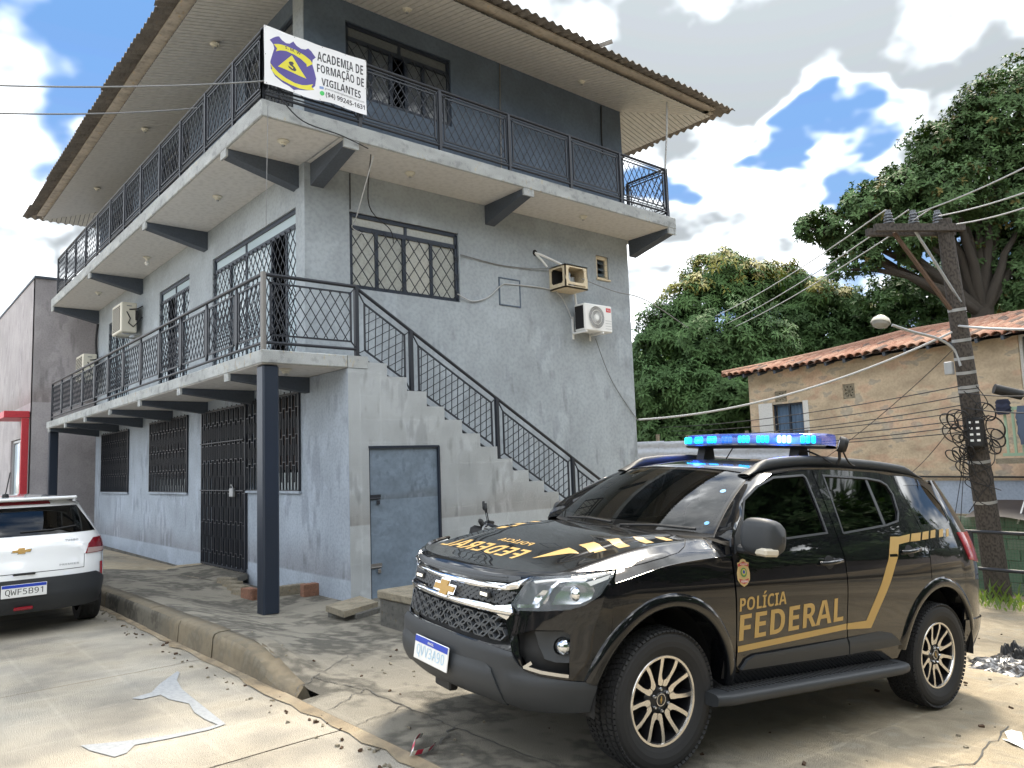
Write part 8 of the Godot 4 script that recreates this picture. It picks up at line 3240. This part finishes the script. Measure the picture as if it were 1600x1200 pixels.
func make_hatchback() -> void:
	var C = thing("hatchback", "white hatchback parked at the kerb seen from behind", "car", Vector3(-3.335, 0.0, 0.38))
	C.rotation.y = 0.0
	var white = mat(lin(0.80, 0.81, 0.82), 0.12)
	white.clearcoat_enabled = true
	white.clearcoat_roughness = 0.03
	var ctr = Vector3(0, 0.7, -2.0)
	var grey = M.plastic
	var red = mat(lin(0.20, 0.008, 0.016), 0.08)
	var win = V2([-0.66, 1.03, 0.66, 1.03, 0.62, 1.315, -0.62, 1.315])
	var tl = V2([0.36, 0.795, 0.99, 0.795, 0.99, 0.955, 0.52, 0.955, 0.42, 0.90])
	var mb = MB.new()
	mb.patch(V2([-1, 0.50, -0.9, 0.46, -0.55, 0.56, 0.55, 0.56, 0.9, 0.46, 1, 0.50, 1, 1.40, -1, 1.40]), [win, tl, mirrored(tl)], 0.05, h_rear, ctr, 0.0, 0.02)
	put("tail_body", mb, white, C)
	mb = MB.new()
	mb.patch(V2([-1, 0.26, 1, 0.26, 1, 0.50, 0.9, 0.46, 0.60, 0.565, 0.50, 0.60, -0.50, 0.60, -0.60, 0.565, -0.9, 0.46, -1, 0.50]), [], 0.05, h_rear, ctr, 0.012, 0.03)
	put("rear_bumper", mb, grey, C)
	mb = MB.new()
	mb.patch(win, [], 0.06, h_rear, ctr, 0.004)
	put("rear_window", mb, M.tint, C)
	mb = MB.new()
	mb.patch(V2([-0.97, 0.3, 0.97, 0.3, 0.97, 1.38, -0.97, 1.38]), [], 0.1, h_rear, ctr, -0.05)
	put("inner_shell", mb, M.black, C)
	for sg in [1, -1]:
		var t = sub("tail_light", C)
		mb = MB.new()
		mb.patch(tl if sg > 0 else mirrored(tl), [], 0.05, h_rear, ctr, 0.008, 0.03)
		put("lens", mb, red, t)
		var lo = V2([0.375, 0.80, 0.72, 0.803, 0.72, 0.842, 0.40, 0.855])
		mb = MB.new()
		mb.patch(lo if sg > 0 else mirrored(lo), [], 0.05, h_rear, ctr, 0.010)
		put("clear_lens", mb, mat(lin(0.42, 0.30, 0.28), 0.1), t)
		var rf = V2([0.60, 0.52, 0.68, 0.53, 0.68, 0.69, 0.60, 0.69])
		mb = MB.new()
		mb.patch(rf if sg > 0 else mirrored(rf), [], 0.05, h_rear, ctr, 0.005)
		put("reflector", mb, mat(lin(0.42, 0.02, 0.03), 0.15), C)
	# third brake light, wiper, aerial, washer
	mb = MB.new()
	mb.patch(V2([-0.20, 1.345, 0.20, 1.345, 0.19, 1.378, -0.19, 1.378]), [], 0.05, h_rear, ctr, 0.012, 0.02)
	put("brake_light", mb, red, C)
	mb = MB.new()
	mb.tube([Vector3(0.0, 1.07, -0.13), Vector3(0.28, 1.075, -0.135), Vector3(0.52, 1.10, -0.20)], 0.010, 6)
	put("wiper", mb, M.black, C)
	mb = MB.new()
	mb.lathe([Vector2(0.035, 0.0), Vector2(0.03, 0.03), Vector2(0.0, 0.04)], 12, Vector3(-0.06, 1.432, -0.80))
	mb.tube([Vector3(-0.06, 1.46, -0.80), Vector3(-0.04, 1.70, -0.66)], 0.006, 6)
	put("aerial", mb, M.black, C)
	# crease and shut line of the hatch
	mb = MB.new()
	for l in [V2([-0.34, 0.66, -0.35, 0.80]), V2([0.34, 0.66, 0.35, 0.80]), V2([-0.34, 0.66, 0.34, 0.66])]:
		for poly in Geometry2D.offset_polyline(l, 0.0035, Geometry2D.JOIN_MITER, Geometry2D.END_BUTT):
			mb.patch(poly, [], 0.08, h_rear, ctr, 0.0012)
	put("shut_line", mb, M.black, C)
	# emblem, lettering, plate
	var bow = V2([-0.118, -0.018, -0.038, -0.018, -0.046, -0.04, 0.040, -0.04, 0.048, -0.018, 0.105, -0.018, 0.118, 0.015, 0.038, 0.015, 0.046, 0.04, -0.040, 0.04, -0.048, 0.015, -0.105, 0.015])
	var hz = func(x: float, y: float) -> Vector3:
		return Vector3(x, y, WS + (curve(W_z, y) - WS) * pow(maxf(0.0, 1.0 - pow(absf(x) / curve(W_w, y), 3.4)), 1 / 3.4))
	mb = MB.new()
	mb.patch(shrink(bow, 0.006), [], 0.05, func(p: Vector2) -> Vector3: return hz.call(p.x * 0.72, 0.885 + p.y * 0.72), ctr, 0.004, 0.01)
	put("emblem_frame", mb, M.chrome, C)
	mb = MB.new()
	mb.patch(bow, [], 0.05, func(p: Vector2) -> Vector3: return hz.call(p.x * 0.72, 0.885 + p.y * 0.72), ctr, 0.009, 0.01)
	put("emblem", mb, mat(lin(0.45, 0.27, 0.08), 0.35, 0.3), C)
	for t in [["TURBO", Rect2(0.40, 0.945, 0.13, 0.020)], ["PREMIER", Rect2(0.34, 0.700, 0.19, 0.018)]]:
		mb = MB.new()
		write_on(mb, t[0], "Droid Sans", t[1], func(p: Vector2) -> Vector3: return hz.call(p.x, p.y), ctr, 0.003, false, 0.1)
		put("lettering", mb, M.galv, C)
	mb = MB.new()
	mb.cbox(Vector3(0.02, 0.655, 0.02), Vector3(0.20, 0.022, 0.05), 0.008)
	put("hatch_grip", mb, M.black, C)
	var pl = sub("number_plate", C)
	mb = MB.new()
	mb.cbox(Vector3(0.02, 0.495, 0.062), Vector3(0.40, 0.13, 0.008), 0.003)
	put("plate", mb, M.white, pl)
	mb = MB.new()
	mb.box(Vector3(0.02, 0.5425, 0.0665), Vector3(0.39, 0.030, 0.003))
	put("band", mb, mat(lin(0.015, 0.05, 0.42), 0.4), pl)
	mb = MB.new()
	write_on(mb, "QWF5B91", "Droid Sans Mono", Rect2(-0.145, 0.443, 0.33, 0.072), func(p: Vector2) -> Vector3: return Vector3(p.x, p.y, 0.0665), ctr, 0.001)
	put("characters", mb, M.black, pl)
	mb = MB.new()
	mb.cbox(Vector3(0.02, 0.31, 0.03), Vector3(0.17, 0.035, 0.03), 0.008)
	put("fog_light", mb, red, C)
	# sides, roof, front
	for sg in [1, -1]:
		var S = Vector3(sg, 1, 1)
		var f = func(p: Vector2) -> Vector3: return h_side(p) * S
		mb = MB.new()
		var body = V2([WS, 0.48, WS, 1.02, -1.6, 0.98, -3.0, 0.93, -3.95, 0.78, -4.05, 0.5, -3.9, 0.28])
		body.append_array(arc(Vector2(-3.30, 0.31), 0.345, 178, 2, 14))
		body.append_array(V2([-1.1, 0.24]))
		body.append_array(arc(Vector2(-0.74, 0.31), 0.345, 180, 95, 10))
		mb.patch(body, [], 0.12, f, ctr, 0.0, 0.02)
		put("side_panel", mb, white, C)
		mb = MB.new()
		mb.patch(V2([WS, 1.02, WS, 1.37, -1.6, 1.40, -2.3, 1.32, -3.0, 0.95, -1.6, 0.98]), [], 0.12, f, ctr, 0.0)
		put("side_glass", mb, M.tint, C)
		mb = MB.new()
		mb.box(Vector3(sg * 0.90, 1.0, -2.75), Vector3(0.16, 0.13, 0.09))
		put("mirror", mb, white, C)
	var roof = []
	for i in 13:
		var z = lerpf(-0.46, -4.02, i / 12.0)
		var y = curve(V2([-4.05, 0.72, -3.6, 0.90, -3.0, 0.98, -2.3, 1.36, -1.6, 1.455, -1.0, 1.445, -0.44, 1.40]), z)
		var hw = curve(W_w, minf(y, 1.38)) * 1.02
		var r = []
		for k in 9:
			var u = k / 4.0 - 1.0
			r.append(Vector3(u * hw, y - 0.055 * pow(absf(u), 2.6), z))
		roof.append(r)
	mb = MB.new()
	mb.loft(roof, false, ctr)
	put("roof", mb, white, C)
	mb = MB.new()
	mb.cbox(Vector3(0, 1.395, -0.44), Vector3(1.12, 0.035, 0.20), 0.012, Basis(Vector3.RIGHT, -0.12))
	put("spoiler", mb, white, C)
	mb = MB.new()
	mb.box(Vector3(0, 0.3, -2.1), Vector3(1.5, 0.16, 3.6))
	put("floor_pan", mb, M.black, C)
	for w in [[-0.74, 1], [-0.74, -1], [-3.30, 1], [-3.30, -1]]:
		var wn = sub("wheel", C, Vector3(0.75 * w[1], 0.31, w[0]))
		var ax = Basis(Vector3(0, 0, 1), Vector3(w[1], 0, 0), Vector3(0, 1, 0))
		mb = MB.new()
		mb.lathe([Vector2(0.20, 0.095), Vector2(0.25, 0.105), Vector2(0.295, 0.095), Vector2(0.31, 0.075), Vector2(0.305, 0.03), Vector2(0.31, 0.02), Vector2(0.31, -0.02), Vector2(0.305, -0.03), Vector2(0.31, -0.075), Vector2(0.29, -0.10), Vector2(0.2, -0.10)], 36, Vector3.ZERO, ax)
		put("tyre", mb, M.rubber, wn)
		mb = MB.new()
		mb.lathe([Vector2(0.0, 0.07), Vector2(0.05, 0.075), Vector2(0.19, 0.06), Vector2(0.205, 0.09)], 24, Vector3.ZERO, ax)
		put("rim", mb, M.galv, wn)
	# dark car further along, only its roof corner shows at the left edge
	var D = thing("parked_car", "dark car roof showing behind white hatchback at left edge", "car", Vector3(-3.75, 0.0, -6.5))
	var rows = []
	for i in 12:
		var t = i / 11.0
		var r = []
		for k in 9:
			var u = k / 4.0 - 1.0
			var y = 0.35 + 1.12 * pow(sin(clampf(t * 0.9 + 0.05, 0, 1) * PI), 0.45) * (1.0 - 0.16 * pow(absf(u), 3.0))
			r.append(Vector3(u * 0.86, y, -4.2 + t * 4.2))
		rows.append(r)
	mb = MB.new()
	mb.loft(rows, false, Vector3(0, 0, -2.1))
	for sg in [-1, 1]:
		mb.box(Vector3(0.84 * sg, 0.60, -2.1), Vector3(0.04, 0.65, 3.9))
	put("body", mb, M.paint, D)
	for w in [[-0.8, 1], [-0.8, -1], [-3.4, 1], [-3.4, -1]]:
		mb = MB.new()
		mb.lathe([Vector2(0.0, 0.09), Vector2(0.30, 0.09), Vector2(0.31, 0.0), Vector2(0.30, -0.09), Vector2(0.0, -0.09)], 24, Vector3(0.74 * w[1], 0.31, w[0]), Basis(Vector3(0, 0, 1), Vector3(1, 0, 0), Vector3(0, 1, 0)))
		put("wheel", mb, M.rubber, D)

func make_motorbike() -> void:
	var g = gy(1.6, 2.3)
	var B = thing("motorbike", "black motorbike parked behind the police car's bonnet, handlebar and mirror showing", "motorbike", Vector3(0.80, g, 2.35))
	B.rotation.y = -0.62
	var mb: MB
	for x in [0.0, 1.28]:
		var w = sub("wheel", B, Vector3(x, 0.29, 0))
		mb = MB.new()
		var ring = []
		for i in 33:
			ring.append(Vector3(cos(TAU * i / 32.0) * 0.25, sin(TAU * i / 32.0) * 0.25, 0))
		mb.tube(ring, 0.042, 8, false)
		put("tyre", mb, M.rubber, w)
		mb = MB.new()
		for i in 10:
			var a = TAU * i / 10.0
			mb.bar(Vector3.ZERO, Vector3(cos(a) * 0.22, sin(a) * 0.22, 0), 0.008, 0.008)
		put("spokes", mb, M.galv, w)
	mb = MB.new()
	for s in [-0.07, 0.07]:
		mb.tube([Vector3(0, 0.29, s), Vector3(0.30, 1.0, s * 0.8)], 0.022, 8)
	put("fork", mb, M.galv, B)
	mb = MB.new()
	mb.tube([Vector3(0.28, 0.95, 0), Vector3(0.55, 0.78, 0), Vector3(1.15, 0.72, 0), Vector3(1.28, 0.30, 0.08)], 0.03, 8)
	mb.tube([Vector3(0.40, 0.85, 0), Vector3(0.55, 0.35, 0), Vector3(0.95, 0.35, 0), Vector3(1.28, 0.29, 0)], 0.028, 8)
	put("frame", mb, M.black, B)
	mb = MB.new()
	mb.cbox(Vector3(0.70, 0.40, 0), Vector3(0.32, 0.30, 0.22), 0.05)
	put("engine", mb, M.galv, B)
	mb = MB.new()
	mb.cbox(Vector3(0.62, 0.84, 0), Vector3(0.42, 0.20, 0.26), 0.07, Basis(Vector3.BACK, -0.15))
	put("tank", mb, M.paint, B)
	mb = MB.new()
	mb.cbox(Vector3(1.12, 0.80, 0), Vector3(0.68, 0.10, 0.24), 0.04)
	put("saddle", mb, M.rubber, B)
	mb = MB.new()
	mb.tube(smooth([Vector3(0.40, 1.00, -0.36), Vector3(0.33, 1.02, -0.22), Vector3(0.30, 0.98, -0.08), Vector3(0.30, 0.98, 0.08), Vector3(0.33, 1.02, 0.22), Vector3(0.40, 1.00, 0.36)]), 0.014, 8)
	put("handlebar", mb, M.iron, B)
	for s in [-1, 1]:
		mb = MB.new()
		mb.tube([Vector3(0.42, 0.995, 0.38 * s), Vector3(0.355, 1.015, 0.25 * s)], 0.022, 8)
		put("grip", mb, M.rubber, B)
		mb = MB.new()
		mb.tube(smooth([Vector3(0.32, 1.02, 0.2 * s), Vector3(0.28, 1.0, 0.28 * s), Vector3(0.34, 0.98, 0.38 * s)]), 0.006, 5)
		put("lever", mb, M.galv, B)
		var m = sub("mirror", B)
		mb = MB.new()
		mb.tube([Vector3(0.34, 1.03, 0.18 * s), Vector3(0.32, 1.16, 0.24 * s)], 0.006, 6)
		put("stalk", mb, M.iron, m)
		mb = MB.new()
		mb.prism(V2([-0.05, -0.035, 0.04, -0.05, 0.06, 0.0, 0.03, 0.06, -0.035, 0.05]), Vector3(0.315, 1.21, 0.25 * s), Vector3(0.1, 0, 1).normalized(), Vector3.UP, Vector3.LEFT, 0.02)
		put("shell", mb, M.black, m)
	mb = MB.new()
	mb.lathe([Vector2(0.0, 0.09), Vector2(0.07, 0.08), Vector2(0.10, 0.03), Vector2(0.09, -0.06), Vector2(0.0, -0.09)], 18, Vector3(0.20, 0.90, 0), Basis(Vector3.BACK, PI / 2 - 0.1))
	put("headlight", mb, M.black, B)
	mb = MB.new()
	mb.cbox(Vector3(0.26, 1.03, 0), Vector3(0.06, 0.09, 0.16), 0.02, Basis(Vector3.BACK, 0.5))
	put("dials", mb, M.black, B)
	mb = MB.new()
	mb.cbox(Vector3(0.02, 0.62, 0), Vector3(0.36, 0.03, 0.12), 0.01, Basis(Vector3.BACK, -0.1))
	put("mudguard", mb, M.paint, B)
	mb = MB.new()
	mb.tube([Vector3(0.75, 0.30, 0.13), Vector3(1.1, 0.28, 0.15), Vector3(1.6, 0.40, 0.15)], 0.035, 10)
	put("exhaust", mb, M.galv, B)
	mb = MB.new()
	mb.tube([Vector3(0.8, 0.3, -0.05), Vector3(0.85, 0.01, -0.2)], 0.014, 6)
	put("stand", mb, M.iron, B)

func _ready() -> void:
	rng.seed = 20240611
	make_camera_and_light()
	make_materials()
	make_ground()
	make_building()
	make_stair()
	make_neighbours()
	make_trees()
	make_pole()
	make_truck()
	make_hatchback()
	make_motorbike()
	make_fittings()
	make_pavement_things()
